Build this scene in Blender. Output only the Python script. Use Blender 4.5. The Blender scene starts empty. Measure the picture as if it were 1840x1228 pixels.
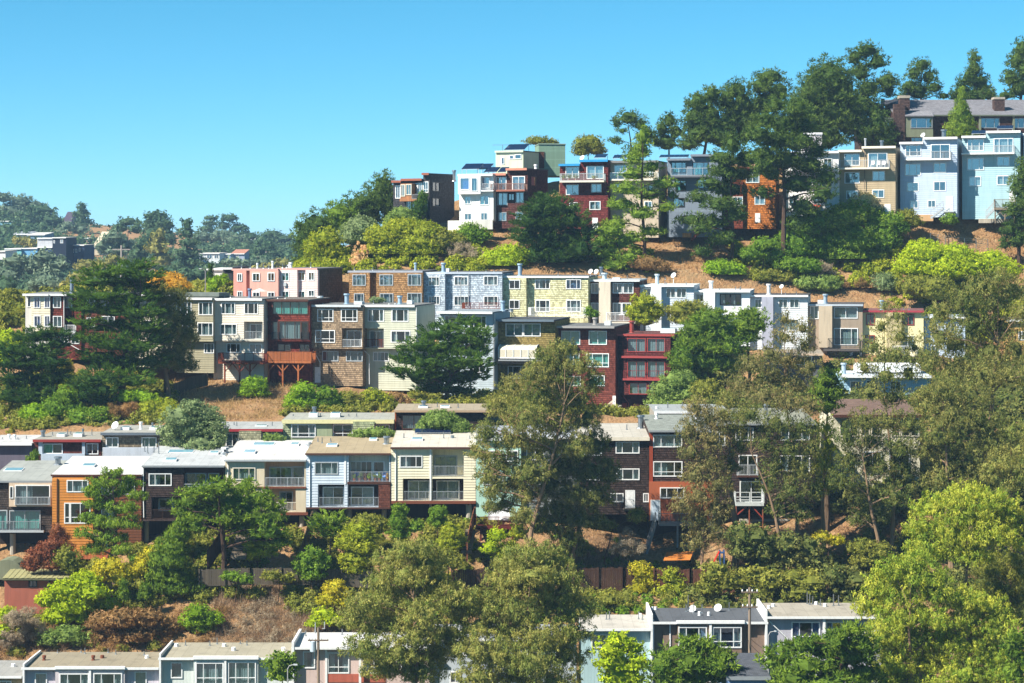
import bpy, math, random
import numpy as np
from mathutils import Vector
random.seed(7)
S = bpy.context.scene
COL = S.collection
R = math.radians

# ------------------------------------------------------------------ camera, sky, sun, exposure
FOC, CX, HY = 3985.0, 920.0, 480.0          # focal length, principal column and horizon row of the 1840 x 1228 photograph
cam = bpy.data.cameras.new('camera')
cam.sensor_width = 36.0
cam.lens = 36.0 * FOC / 1840.0
cam.shift_y = -(614.0 - HY) / 1840.0
cam.clip_start, cam.clip_end = 1.0, 20000.0
camo = bpy.data.objects.new('camera', cam)
camo.rotation_euler = (R(90), 0, 0)
COL.objects.link(camo)
S.camera = camo

SUN_AZ, SUN_EL = 60.0, 44.0                  # degrees towards the left of the line from the hill to the camera, and above the horizon
to_sun = Vector((-math.sin(R(SUN_AZ)) * math.cos(R(SUN_EL)), -math.cos(R(SUN_AZ)) * math.cos(R(SUN_EL)), math.sin(R(SUN_EL))))
W = bpy.data.worlds.new('World'); S.world = W; W.use_nodes = True
nt = W.node_tree
bg = nt.nodes['Background']
sky = nt.nodes.new('ShaderNodeTexSky')
sky.sky_type = 'NISHITA'; sky.sun_disc = False
sky.sun_elevation = R(SUN_EL)
sky.sun_rotation = math.atan2(to_sun.x, to_sun.y)
sky.altitude = 100; sky.air_density = 0.5; sky.dust_density = 0.0; sky.ozone_density = 6.0
hsv = nt.nodes.new('ShaderNodeHueSaturation')
hsv.inputs['Hue'].default_value = 0.468
hsv.inputs['Saturation'].default_value = 1.18
nt.links.new(sky.outputs[0], hsv.inputs['Color'])
nt.links.new(hsv.outputs[0], bg.inputs[0])
bg.inputs[1].default_value = 0.079
sl = bpy.data.lights.new('sun', 'SUN'); sl.energy = 5.0; sl.angle = R(0.53); sl.color = (1.0, 0.93, 0.82)
so = bpy.data.objects.new('sun', sl); COL.objects.link(so)
so.rotation_euler = to_sun.to_track_quat('Z', 'Y').to_euler()
S.view_settings.view_transform = 'Standard'; S.view_settings.look = 'None'
S.view_settings.exposure = 1.08; S.view_settings.gamma = 1.0
S.cycles.max_bounces = 6; S.cycles.diffuse_bounces = 2; S.cycles.glossy_bounces = 2
S.cycles.transmission_bounces = 2; S.cycles.transparent_max_bounces = 8; S.cycles.volume_bounces = 0
S.cycles.caustics_reflective = False; S.cycles.caustics_refractive = False

HAZE = 0.00017
# ------------------------------------------------------------------ helpers
def P(px, py, Y):
    """Point of the place at distance Y on the line of sight of a photograph pixel."""
    return Vector(((px - CX) * Y / FOC, Y, (HY - py) * Y / FOC))
def lin(c):
    return tuple(((v / 255.0) / 12.92 if v <= 10 else ((v / 255.0 + 0.055) / 1.055) ** 2.4) for v in c)
def tag(o, label, cat=None, group=None, kind=None):
    o['label'] = label
    if cat: o['category'] = cat
    if group: o['group'] = group
    if kind: o['kind'] = kind
    return o
def empty(name, loc, rz=0.0):
    o = bpy.data.objects.new(name, None); o.empty_display_size = 0.5
    o.location = loc; o.rotation_euler = (0, 0, rz); COL.objects.link(o)
    return o
class MB:
    """Collects faces and links them as one mesh object."""
    def __init__(s): s.v = []; s.f = []
    def poly(s, pts):
        n = len(s.v); s.v += [tuple(p) for p in pts]; s.f.append(tuple(range(n, n + len(pts))))
    def hexa(s, p):
        n = len(s.v); s.v += [tuple(q) for q in p]
        for f in ((0, 3, 2, 1), (4, 5, 6, 7), (0, 1, 5, 4), (1, 2, 6, 5), (2, 3, 7, 6), (3, 0, 4, 7)):
            s.f.append(tuple(n + i for i in f))
    def box(s, x0, x1, y0, y1, z0, z1):
        s.hexa([(x0, y0, z0), (x1, y0, z0), (x1, y1, z0), (x0, y1, z0), (x0, y0, z1), (x1, y0, z1), (x1, y1, z1), (x0, y1, z1)])
    def bar(s, a, b, w, t=None):
        """Square bar from a to b."""
        a, b = Vector(a), Vector(b); d = (b - a).normalized()
        u = d.cross(Vector((0, 0, 1)))
        if u.length < 1e-3: u = Vector((1, 0, 0))
        u.normalize(); v = d.cross(u); t = t or w
        u *= w / 2; v *= t / 2
        s.hexa([a - u - v, a + u - v, a + u + v, a - u + v, b - u - v, b + u - v, b + u + v, b - u + v])
    def tube(s, pts, rad, n=8, cap=True):
        base = len(s.v); pts = [Vector(p) for p in pts]
        for i, p in enumerate(pts):
            d = (pts[min(i + 1, len(pts) - 1)] - pts[max(i - 1, 0)]).normalized()
            u = d.cross(Vector((0, 1, 0)) if abs(d.y) < 0.9 else Vector((1, 0, 0))).normalized(); w = d.cross(u)
            for k in range(n):
                a = 2 * math.pi * k / n
                s.v.append(tuple(p + (u * math.cos(a) + w * math.sin(a)) * rad[i]))
        for i in range(len(pts) - 1):
            for k in range(n):
                s.f.append((base + i * n + k, base + i * n + (k + 1) % n, base + (i + 1) * n + (k + 1) % n, base + (i + 1) * n + k))
        if cap:
            s.f.append(tuple(base + k for k in range(n - 1, -1, -1)))
            s.f.append(tuple(base + (len(pts) - 1) * n + k for k in range(n)))
    def build(s, name, mat, parent=None):
        me = bpy.data.meshes.new(name); me.from_pydata(s.v, [], s.f)
        if mat: me.materials.append(mat)
        o = bpy.data.objects.new(name, me); COL.objects.link(o)
        if parent: o.parent = parent
        return o

# ------------------------------------------------------------------ materials
MATS = {}
def nodes_for(name):
    m = bpy.data.materials.new(name); m.use_nodes = True
    t = m.node_tree; return m, t, t.nodes['Principled BSDF']
def N(t, typ, **kw):
    n = t.nodes.new(typ)
    for k, v in kw.items(): setattr(n, k, v)
    return n
def math_node(t, op, a, b=None):
    n = N(t, 'ShaderNodeMath', operation=op)
    for i, v in enumerate((a, b)):
        if v is None: continue
        if isinstance(v, (int, float)): n.inputs[i].default_value = v
        else: t.links.new(v, n.inputs[i])
    return n.outputs[0]
def mixc(t, fac, a, b, mode='MIX'):
    n = N(t, 'ShaderNodeMix', data_type='RGBA', blend_type=mode)
    for i, v in ((0, fac), (6, a), (7, b)):
        if isinstance(v, (int, float)): n.inputs[i].default_value = v
        elif isinstance(v, tuple): n.inputs[i].default_value = (*v, 1)
        else: t.links.new(v, n.inputs[i])
    return n.outputs[2]
def sc(c, k): return tuple(min(v * k, 0.95) for v in c)

def wall(kind, rgb, dirt=0.25):
    """Painted wall: plain stucco, horizontal lap siding, shingles or vertical boards. rgb is the paint colour, sRGB 0-255."""
    key = (kind, rgb, dirt)
    if key in MATS: return MATS[key]
    c = lin(rgb)
    m, t, b = nodes_for('wall_' + kind)
    b.inputs['Roughness'].default_value = 0.85
    b.inputs['Specular IOR Level'].default_value = 0.25
    tc = N(t, 'ShaderNodeTexCoord')
    sx = N(t, 'ShaderNodeSeparateXYZ'); t.links.new(tc.outputs['Object'], sx.inputs[0])
    x, y, z = sx.outputs
    h = math_node(t, 'ADD', x, y)
    # streaks and blotches of weathering
    mp = N(t, 'ShaderNodeMapping'); mp.inputs['Scale'].default_value = (1.2, 1.2, 0.28); t.links.new(tc.outputs['Object'], mp.inputs[0])
    n1 = N(t, 'ShaderNodeTexNoise'); n1.inputs['Scale'].default_value = 1.3; n1.inputs['Detail'].default_value = 5; t.links.new(mp.outputs[0], n1.inputs[0])
    n2 = N(t, 'ShaderNodeTexNoise'); n2.inputs['Scale'].default_value = 9; n2.inputs['Detail'].default_value = 3; t.links.new(tc.outputs['Object'], n2.inputs[0])
    r1 = N(t, 'ShaderNodeMapRange'); r1.inputs[1].default_value = 0.38; r1.inputs[2].default_value = 0.72; t.links.new(n1.outputs[0], r1.inputs[0])
    base = c
    bump_h = n2.outputs[0]; strength, dist = 0.25, 0.01
    if kind == 'shingle':
        cb = N(t, 'ShaderNodeCombineXYZ'); t.links.new(h, cb.inputs[0]); t.links.new(z, cb.inputs[1])
        br = N(t, 'ShaderNodeTexBrick'); t.links.new(cb.outputs[0], br.inputs[0])
        br.inputs['Scale'].default_value = 1.0; br.inputs['Brick Width'].default_value = 0.22; br.inputs['Row Height'].default_value = 0.24
        br.inputs['Mortar Size'].default_value = 0.012; br.inputs['Mortar Smooth'].default_value = 0.3; br.inputs['Bias'].default_value = 0.0
        br.offset_frequency = 2; br.offset = 0.43; br.squash = 1.0
        br.inputs['Color1'].default_value = (*(min(.95, v * 1.35 + .012) for v in c), 1); br.inputs['Color2'].default_value = (*sc(c, 0.55), 1); br.inputs['Mortar'].default_value = (*sc(c, 0.35), 1)
        n3 = N(t, 'ShaderNodeTexNoise'); n3.inputs['Scale'].default_value = 5.5; n3.inputs['Detail'].default_value = 3; t.links.new(cb.outputs[0], n3.inputs[0])
        r3 = N(t, 'ShaderNodeMapRange'); r3.inputs[1].default_value = 0.52; r3.inputs[2].default_value = 0.66; t.links.new(n3.outputs[0], r3.inputs[0])
        f3 = math_node(t, 'MULTIPLY', r3.outputs[0], 0.4)
        base = mixc(t, f3, br.outputs['Color'], sc(c, 0.5))
        bump_h = math_node(t, 'MULTIPLY', br.outputs['Fac'], -1.0)
        strength, dist = 0.9, 0.03
    elif kind in ('siding', 'vertical'):
        pitch = 0.28 if kind == 'siding' else 0.3
        q = math_node(t, 'DIVIDE', z if kind == 'siding' else h, pitch)
        wn = N(t, 'ShaderNodeTexWhiteNoise', noise_dimensions='1D'); t.links.new(math_node(t, 'FLOOR', q), wn.inputs['W'])
        base = mixc(t, math_node(t, 'MULTIPLY', wn.outputs[0], 0.22), c, sc(c, 0.72))
        fr = math_node(t, 'FRACT', q)
        if kind == 'vertical': bump_h = math_node(t, 'GREATER_THAN', fr, 0.12)
        strength, dist = (1.0, 0.035) if kind == 'vertical' else (.25, .01)
    elif kind == 'panel':
        cb = N(t, 'ShaderNodeCombineXYZ'); t.links.new(h, cb.inputs[0]); t.links.new(z, cb.inputs[1])
        br = N(t, 'ShaderNodeTexBrick'); t.links.new(cb.outputs[0], br.inputs[0])
        br.inputs['Scale'].default_value = 1.0; br.inputs['Brick Width'].default_value = 2.4; br.inputs['Row Height'].default_value = 1.2; br.offset = 0.0
        br.inputs['Mortar Size'].default_value = 0.02; br.inputs['Color1'].default_value = (*c, 1); br.inputs['Color2'].default_value = (*sc(c, 0.9), 1); br.inputs['Mortar'].default_value = (*sc(c, 1.5), 1)
        base = br.outputs['Color']
    m4 = N(t, 'ShaderNodeMapping'); m4.inputs['Scale'].default_value = (5.5, 5.5, 0.22); t.links.new(tc.outputs['Object'], m4.inputs[0])
    n4 = N(t, 'ShaderNodeTexNoise'); n4.inputs['Scale'].default_value = 1.0; n4.inputs['Detail'].default_value = 3; t.links.new(m4.outputs[0], n4.inputs[0])
    r4 = N(t, 'ShaderNodeMapRange'); r4.inputs[1].default_value = 0.55; r4.inputs[2].default_value = 0.75; t.links.new(n4.outputs[0], r4.inputs[0])
    base = mixc(t, math_node(t, 'MULTIPLY', r4.outputs[0], 0.3 + dirt * .5), base, tuple(v * .5 + .02 for v in c))
    d = mixc(t, math_node(t, 'MULTIPLY', r1.outputs[0], dirt + .15), base, sc(c, 0.6))
    fine = N(t, 'ShaderNodeMapRange'); fine.inputs[3].default_value = 0.9; fine.inputs[4].default_value = 1.08; t.links.new(n2.outputs[0], fine.inputs[0])
    col = mixc(t, 1.0, d, fine.outputs[0], 'MULTIPLY')
    t.links.new(col, b.inputs['Base Color'])
    bp = N(t, 'ShaderNodeBump'); bp.inputs['Strength'].default_value = strength; bp.inputs['Distance'].default_value = dist
    t.links.new(bump_h, bp.inputs['Height']); t.links.new(bp.outputs[0], b.inputs['Normal'])
    MATS[key] = m
    return m

def roofm(rgb, kind='gravel'):
    key = ('roof', rgb, kind)
    if key in MATS: return MATS[key]
    c = lin(rgb)
    m, t, b = nodes_for('roofing_' + kind); b.inputs['Roughness'].default_value = 0.9; b.inputs['Specular IOR Level'].default_value = 0.2
    tc = N(t, 'ShaderNodeTexCoord')
    n1 = N(t, 'ShaderNodeTexNoise'); n1.inputs['Scale'].default_value = 0.5; n1.inputs['Detail'].default_value = 6; n1.inputs['Roughness'].default_value = 0.65; t.links.new(tc.outputs['Object'], n1.inputs[0])
    n2 = N(t, 'ShaderNodeTexNoise'); n2.inputs['Scale'].default_value = 14; n2.inputs['Detail'].default_value = 2; t.links.new(tc.outputs['Object'], n2.inputs[0])
    r1 = N(t, 'ShaderNodeMapRange'); r1.inputs[1].default_value = 0.45; r1.inputs[2].default_value = 0.7; t.links.new(n1.outputs[0], r1.inputs[0])
    base = mixc(t, math_node(t, 'MULTIPLY', r1.outputs[0], 0.45), c, sc(c, 0.62))
    if kind == 'gravel':        # rolled sheets with lapped seams and patches
        sx = N(t, 'ShaderNodeSeparateXYZ'); t.links.new(tc.outputs['Object'], sx.inputs[0]); q = math_node(t, 'DIVIDE', sx.outputs[0], 0.95)
        wn = N(t, 'ShaderNodeTexWhiteNoise', noise_dimensions='1D'); t.links.new(math_node(t, 'FLOOR', q), wn.inputs['W'])
        base = mixc(t, math_node(t, 'MULTIPLY', wn.outputs[0], 0.22), base, sc(c, 0.7)); base = mixc(t, math_node(t, 'MULTIPLY', math_node(t, 'LESS_THAN', math_node(t, 'FRACT', q), .07), .35), base, sc(c, 0.5))
        n5 = N(t, 'ShaderNodeTexNoise'); n5.inputs['Scale'].default_value = 0.9; n5.inputs['Detail'].default_value = 2; mp = N(t, 'ShaderNodeMapping'); mp.inputs['Location'].default_value = (7, 3, 1); t.links.new(tc.outputs['Object'], mp.inputs[0]); t.links.new(mp.outputs[0], n5.inputs[0])
        r5 = N(t, 'ShaderNodeMapRange'); r5.inputs[1].default_value = 0.6; r5.inputs[2].default_value = 0.64; t.links.new(n5.outputs[0], r5.inputs[0]); base = mixc(t, math_node(t, 'MULTIPLY', r5.outputs[0], .35), base, sc(c, 0.55))
    if kind == 'tile':
        sx = N(t, 'ShaderNodeSeparateXYZ'); t.links.new(tc.outputs['Object'], sx.inputs[0])
        wn = N(t, 'ShaderNodeTexBrick'); cb = N(t, 'ShaderNodeCombineXYZ'); t.links.new(sx.outputs[0], cb.inputs[0]); t.links.new(sx.outputs[1], cb.inputs[1]); t.links.new(cb.outputs[0], wn.inputs[0])
        wn.inputs['Scale'].default_value = 1; wn.inputs['Brick Width'].default_value = 0.35; wn.inputs['Row Height'].default_value = 0.3; wn.inputs['Mortar Size'].default_value = 0.015
        wn.inputs['Color1'].default_value = (*sc(c, 1.2), 1); wn.inputs['Color2'].default_value = (*sc(c, 0.8), 1); wn.inputs['Mortar'].default_value = (*sc(c, 0.5), 1)
        base = mixc(t, math_node(t, 'MULTIPLY', r1.outputs[0], 0.4), wn.outputs['Color'], sc(c, 0.65))
    fine = N(t, 'ShaderNodeMapRange'); fine.inputs[3].default_value = 0.85; fine.inputs[4].default_value = 1.12; t.links.new(n2.outputs[0], fine.inputs[0])
    t.links.new(mixc(t, 1.0, base, fine.outputs[0], 'MULTIPLY'), b.inputs['Base Color'])
    bp = N(t, 'ShaderNodeBump'); bp.inputs['Strength'].default_value = 0.4; bp.inputs['Distance'].default_value = 0.03
    t.links.new(n2.outputs[0], bp.inputs['Height']); t.links.new(bp.outputs[0], b.inputs['Normal'])
    MATS[key] = m
    return m

def paint(rgb, rough=0.55, metal=0.0, name='paint', grain=0.12):
    key = ('paint', rgb, rough, metal)
    if key in MATS: return MATS[key]
    m, t, b = nodes_for(name); c = lin(rgb)
    tc = N(t, 'ShaderNodeTexCoord'); n = N(t, 'ShaderNodeTexNoise'); n.inputs['Scale'].default_value = 4; n.inputs['Detail'].default_value = 4
    t.links.new(tc.outputs['Object'], n.inputs[0])
    t.links.new(mixc(t, n.outputs[0], sc(c, 1 + grain), sc(c, 1 - 2 * grain)), b.inputs['Base Color'])
    b.inputs['Roughness'].default_value = rough; b.inputs['Metallic'].default_value = metal
    MATS[key] = m
    return m

def wood(rgb):
    key = ('wood', rgb)
    if key in MATS: return MATS[key]
    m, t, b = nodes_for('wood'); c = lin(rgb); b.inputs['Roughness'].default_value = 0.8; b.inputs['Specular IOR Level'].default_value = 0.25
    tc = N(t, 'ShaderNodeTexCoord'); sx = N(t, 'ShaderNodeSeparateXYZ'); t.links.new(tc.outputs['Object'], sx.inputs[0])
    q = math_node(t, 'DIVIDE', math_node(t, 'ADD', sx.outputs[0], math_node(t, 'MULTIPLY', sx.outputs[1], 0.7)), 0.16)
    wn = N(t, 'ShaderNodeTexWhiteNoise', noise_dimensions='1D'); t.links.new(math_node(t, 'FLOOR', q), wn.inputs['W'])
    n = N(t, 'ShaderNodeTexNoise'); n.inputs['Scale'].default_value = 3; n.inputs['Detail'].default_value = 5; t.links.new(tc.outputs['Object'], n.inputs[0])
    a = mixc(t, wn.outputs[0], sc(c, 1.25), sc(c, 0.7))
    t.links.new(mixc(t, math_node(t, 'MULTIPLY', n.outputs[0], 0.6), a, sc(c, 0.6)), b.inputs['Base Color'])
    MATS[key] = m
    return m

def glass(tint=(0.46, 0.58, 0.62), refl=0.26):
    key = ('glass', tint, refl)
    if key in MATS: return MATS[key]
    m, t, b = nodes_for('window_glass'); t.nodes.remove(b)
    out = t.nodes['Material Output']
    tr = N(t, 'ShaderNodeBsdfTransparent'); tr.inputs[0].default_value = (*tint, 1)
    gl = N(t, 'ShaderNodeBsdfGlossy'); gl.inputs['Roughness'].default_value = 0.03; gl.inputs[0].default_value = (0.9, 0.95, 1, 1)
    # old panes are never quite flat
    tc = N(t, 'ShaderNodeTexCoord'); n = N(t, 'ShaderNodeTexNoise'); n.inputs['Scale'].default_value = 0.9; t.links.new(tc.outputs['Object'], n.inputs[0])
    bp = N(t, 'ShaderNodeBump'); bp.inputs['Strength'].default_value = 0.15; bp.inputs['Distance'].default_value = 0.05
    t.links.new(n.outputs[0], bp.inputs['Height']); t.links.new(bp.outputs[0], gl.inputs['Normal'])
    mx = N(t, 'ShaderNodeMixShader'); mx.inputs[0].default_value = refl
    t.links.new(tr.outputs[0], mx.inputs[1]); t.links.new(gl.outputs[0], mx.inputs[2]); t.links.new(mx.outputs[0], out.inputs[0])
    MATS[key] = m
    return m

WHITE = paint((236, 238, 238)); OFFW = paint((222, 214, 196)); GREY = paint((140, 146, 150)); DARK = paint((34, 36, 40)); ALU = paint((176, 182, 186), 0.45)
REDT = paint((150, 52, 46)); STEEL = paint((150, 156, 160), 0.4, 0.8, 'galvanised_steel'); RUST = paint((120, 66, 42)); BRNT = paint((78, 44, 28))
CONC = wall('plain', (172, 164, 150), 0.5)
CURT = paint((226, 226, 220), 0.9, 0.0, 'curtain_cloth'); CURTD = paint((150, 150, 150), 0.9, 0.0, 'curtain_cloth'); CURTP = paint((214, 180, 176), 0.9, 0.0, 'curtain_cloth'); CURTB = paint((110, 140, 190), 0.9, 0.0, 'curtain_cloth')
FRAMES = {'w': WHITE, 'd': DARK, 'a': ALU, 'g': GREY, 'r': REDT, 'b': BRNT, 'o': OFFW}
GLS = glass(); GLT = glass((0.35, 0.72, 0.70), 0.28); GLB = glass((0.25, 0.42, 0.75), 0.3); GLD = glass((0.3, 0.34, 0.38), 0.22)  # teal and blue tints put reflected sky into the glass colour
REDW = wood((128, 62, 40)); ORW = wood((168, 100, 58)); GRW = wood((128, 116, 100)); DKW = wood((70, 48, 36)); MARW = wood((104, 40, 34))
# ------------------------------------------------------------------ houses
ZM = {'Z1': (0, 300, 3.837), 'Z2': (400, 430, 3.837), 'Z3': (840, 430, 3.837), 'Z4': (1240, 430, 2.923), 'Z5': (640, 230, 3.837), 'Z6': (1080, 180, 3.8375),
      'Z7': (1400, 80, 3.07), 'Z8': (0, 680, 3.837), 'Y1': (0, 560, 3.837), 'Y2': (380, 720, 3.833), 'Y3': (800, 720, 3.833), 'Y4': (1240, 640, 2.79),
      'Y5': (0, 900, 3.743), 'Y6': (400, 900, 3.743), 'Y7': (860, 900, 3.743), 'Y8': (1300, 840, 3.165), 'F': (0, 0, 1.0), 'FA': (0, 320, 6.133), 'FB': (260, 340, 6.133), 'LO': (1540, 100, 6.133)}
def lapof(m):
    k = m.name.split('.')[0]
    return {'wall_siding': (.28, .04), 'wall_shingle': (.24, .028)}.get(k)
class Panel:
    """A flat run of wall with openings. side F: the street-side face, R: the right-hand side wall."""
    def __init__(s, h, u0, w0, u1, w1, off, side='F'):
        s.h, s.u0, s.w0, s.u1, s.w1, s.off, s.side, s.holes = h, u0, w0, u1, w1, off, side, []
    def loc(s, u, w, o):
        o += s.off
        return (u, o, w) if s.side == 'F' else (s.h.W - o, u, w)
    def uv(s, x, y): return s.h.uv(x, y, s.off, s.side)
    def rect(s, x0, y0, x1, y1):
        u0, w1 = s.uv(x0, y0); u1, w0 = s.uv(x1, y1)
        u0, u1 = max(u0, s.u0 + .03), min(u1, s.u1 - .03); w0, w1 = max(w0, s.w0 + .03), min(w1, s.w1 - .03)
        return u0, w0, u1, w1
    def faces(s, mb, reveal=0.14, lap=None):
        us = sorted({s.u0, s.u1, *[v for q in s.holes for v in (q[0], q[2])]}); ws = sorted({s.w0, s.w1, *[v for q in s.holes for v in (q[1], q[3])]})
        for i in range(len(us) - 1):
            for j in range(len(ws) - 1):
                uc, wc = (us[i] + us[i + 1]) / 2, (ws[j] + ws[j + 1]) / 2
                if any(q[0] < uc < q[2] and q[1] < wc < q[3] for q in s.holes): continue
                if not lap:
                    mb.poly([s.loc(us[i], ws[j], 0), s.loc(us[i + 1], ws[j], 0), s.loc(us[i + 1], ws[j + 1], 0), s.loc(us[i], ws[j + 1], 0)]); continue
                # lapped courses: each leans out to its lower edge and drips onto the one below
                pt, pr = lap; k = math.floor(ws[j] / pt + 1e-4); a = ws[j]
                while a < ws[j + 1] - 1e-4:
                    b = min((k + 1) * pt, ws[j + 1]); oa = -pr * ((k + 1) * pt - a) / pt; ob = -pr * ((k + 1) * pt - b) / pt
                    mb.poly([s.loc(us[i], a, oa), s.loc(us[i + 1], a, oa), s.loc(us[i + 1], b, ob), s.loc(us[i], b, ob)])
                    mb.poly([s.loc(us[i], a, oa), s.loc(us[i + 1], a, oa), s.loc(us[i + 1], a, 0), s.loc(us[i], a, 0)])
                    a = b; k += 1
        for u0, w0, u1, w1, dp in s.holes:
            dp = dp or reveal
            for a, b in (((u0, w0), (u1, w0)), ((u1, w0), (u1, w1)), ((u1, w1), (u0, w1)), ((u0, w1), (u0, w0))):
                mb.poly([s.loc(*a, 0), s.loc(*b, 0), s.loc(*b, dp), s.loc(*a, dp)])
    def bx(s, mb, u0, u1, o0, o1, w0, w1):
        L = s.loc
        mb.hexa([L(u0, w0, o0), L(u1, w0, o0), L(u1, w0, o1), L(u0, w0, o1), L(u0, w1, o0), L(u1, w1, o0), L(u1, w1, o1), L(u0, w1, o1)])

class House:
    def __init__(s, z, label, x0, x1, top, base, Y, yaw, mat, dep=9.0, name='house', cat='house', group=None, fo=0.35, pitch=0.02, roof=(150, 148, 142), rk='gravel', fas=None, ft=0.28,
                 segs=None, thick=0.16, sideo=0.06):
        s.z = ZM[z]; s.mat = mat; s.Y = Y; s.dep = dep; s.pitch = pitch; s.over = fo
        th = R(yaw); s.ex = Vector((math.cos(th), -math.sin(th), 0)); s.ey = Vector((math.sin(th), math.cos(th), 0))
        s.O = P(s.z[0] + x0 / s.z[2], s.z[1] + base / s.z[2], Y)
        s.root = empty(name, s.O, -th); tag(s.root, label, cat, group)
        s.W = s.uv(x1, base)[0]; s.H = s.uv(x0, top)[1]
        s.main = Panel(s, 0, 0, s.W, s.H, 0.0); s.right = Panel(s, 0, 0, dep, s.H, 0.0, 'R')
        s.right.w1 = s.H
        s.panels = [(s.main, None)]
        s.fas = fas or WHITE; s.segs = []
        for g in (segs or [(x0, x1, top)]):
            ua = 0.0 if g[0] <= x0 else s.uv(g[0], g[2])[0]; ub = s.W if g[1] >= x1 else s.uv(g[1], g[2])[0]
            s.segs.append((ua, ub, s.uv(g[0], g[2], 0)[1]))
        s.H = s.main.w1 = s.right.w1 = min(q[2] for q in s.segs)
        rm = roofm(roof, rk)
        for k, (ua, ub, hh) in enumerate(s.segs):
            mb = MB(); d1 = dep + 0.1; lo = -s.over
            a = sideo if k == 0 else 0.0; b = sideo if k == len(s.segs) - 1 else 0.0
            dz = k * 0.004
            zf = lambda y: hh + pitch * y + dz
            mb.hexa([(ua - a, lo, zf(lo)), (ub + b, lo, zf(lo)), (ub + b, d1, zf(d1)), (ua - a, d1, zf(d1)), (ua - a, lo, zf(lo) + thick), (ub + b, lo, zf(lo) + thick), (ub + b, d1, zf(d1) + thick), (ua - a, d1, zf(d1) + thick)])
            ro = mb.build('roof', rm, s.root)
            fb = MB(); fb.box(ua - a - .01, ub + b + .01, lo - 0.06, lo - 0.003, zf(lo) + thick - ft + .04, zf(lo) + thick + 0.05)
            fb.build('fascia', s.fas, ro)
    def uv(s, x, y, off=0.0, side='F'):
        px, py = s.z[0] + x / s.z[2], s.z[1] + y / s.z[2]
        d = Vector(((px - CX) / FOC, 1.0, (HY - py) / FOC))
        if side == 'F':
            n, q, e = s.ey, s.O + s.ey * off, s.ex
        else:
            n, q, e = s.ex, s.O + s.ex * (s.W - off), s.ey
        p = d * (q.dot(n) / d.dot(n)) - s.O
        return p.dot(e), p.z
    def roofz(s, u, y):
        for ua, ub, hh in s.segs:
            if ua - .1 <= u <= ub + .1: return hh + s.pitch * y + 0.16
        return s.H + s.pitch * y + 0.16
    # -- windows: n panes across, an optional lower row, frame colour, curtains
    def win(s, x0, y0, x1, y1, n=2, cur='r', fr='w', t=0, on=None, gl=None, name='window', tw=0.072):
        p = on or s.main
        u0, w0, u1, w1 = p.rect(x0, y0, x1, y1)
        if u1 - u0 < .15 or w1 - w0 < .15: return None
        p.holes.append((u0, w0, u1, w1, 0))
        f = FRAMES[fr]; mb = MB(); k = min(tw, (u1 - u0) * .13)
        o0, o1 = -0.075, 0.07
        p.bx(mb, u0 - .03, u1 + .03, o0, o1, w0 - .03, w0 + k); p.bx(mb, u0 - .03, u1 + .03, o0, o1, w1 - k, w1 + .03)
        p.bx(mb, u0 - .03, u0 + k, o0, o1, w0 + k, w1 - k); p.bx(mb, u1 - k, u1 + .03, o0, o1, w0 + k, w1 - k)
        iu0, iu1, iw0, iw1 = u0 + k, u1 - k, w0 + k, w1 - k
        if n == 3: cuts = [iu0, iu0 + (iu1 - iu0) * .26, iu0 + (iu1 - iu0) * .74, iu1]
        elif n == 31: cuts = [iu0, iu0 + (iu1 - iu0) * .33, iu1]
        else: cuts = [iu0 + (iu1 - iu0) * i / n for i in range(n + 1)]
        rows = [iw0, iw0 + (iw1 - iw0) * .28, iw1] if t else [iw0, iw1]
        for c in cuts[1:-1]: p.bx(mb, c - k * .4, c + k * .4, o0 + .02, o1 - .005, iw0, iw1)
        for r in rows[1:-1]: p.bx(mb, iu0, iu1, o0 + .025, o1 - .01, r - k * .4, r + k * .4)
        wo = mb.build(name, f, s.root)
        g = gl or GLS
        for i in range(len(cuts) - 1):
            for j in range(len(rows) - 1):
                m2 = MB(); m2.poly([p.loc(cuts[i], rows[j], .02), p.loc(cuts[i + 1], rows[j], .02), p.loc(cuts[i + 1], rows[j + 1], .02), p.loc(cuts[i], rows[j + 1], .02)])
                m2.build('pane', g, wo)
        if cur == 'r': cur = random.choice('ccsslhd')
        spans = {'c': [(0, 1)], 's': [(0, .3), (.7, 1)], 'l': [(0, .48)], 'h': [(.5, 1)], 'd': [], 'p': [(0, 1)], 'g': [(0, 1)], 'b': [(0, 1)]}[cur]
        cm = {'p': CURTP, 'g': CURTD, 'b': CURTB}.get(cur, CURT)
        for a, b in spans:
            m3 = MB(); A, B = iu0 + (iu1 - iu0) * a, iu0 + (iu1 - iu0) * b
            m = max(4, int((B - A) / .11)); pts = [(A + (B - A) * i / m, .17 + (.035 if i % 2 else 0) + random.uniform(0, .02)) for i in range(m + 1)]
            for (ua, oa), (ub, ob) in zip(pts, pts[1:]):
                m3.poly([p.loc(ua, w0 - .02, oa), p.loc(ub, w0 - .02, ob), p.loc(ub, w1 + .02, ob), p.loc(ua, w1 + .02, oa)])
            m3.build('curtain', cm, wo)
        return wo
    def wins(s, rows, **kw):
        for q in rows:
            s.win(*q[:4], **{**kw, **(q[4] if len(q) > 4 else {})})
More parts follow.
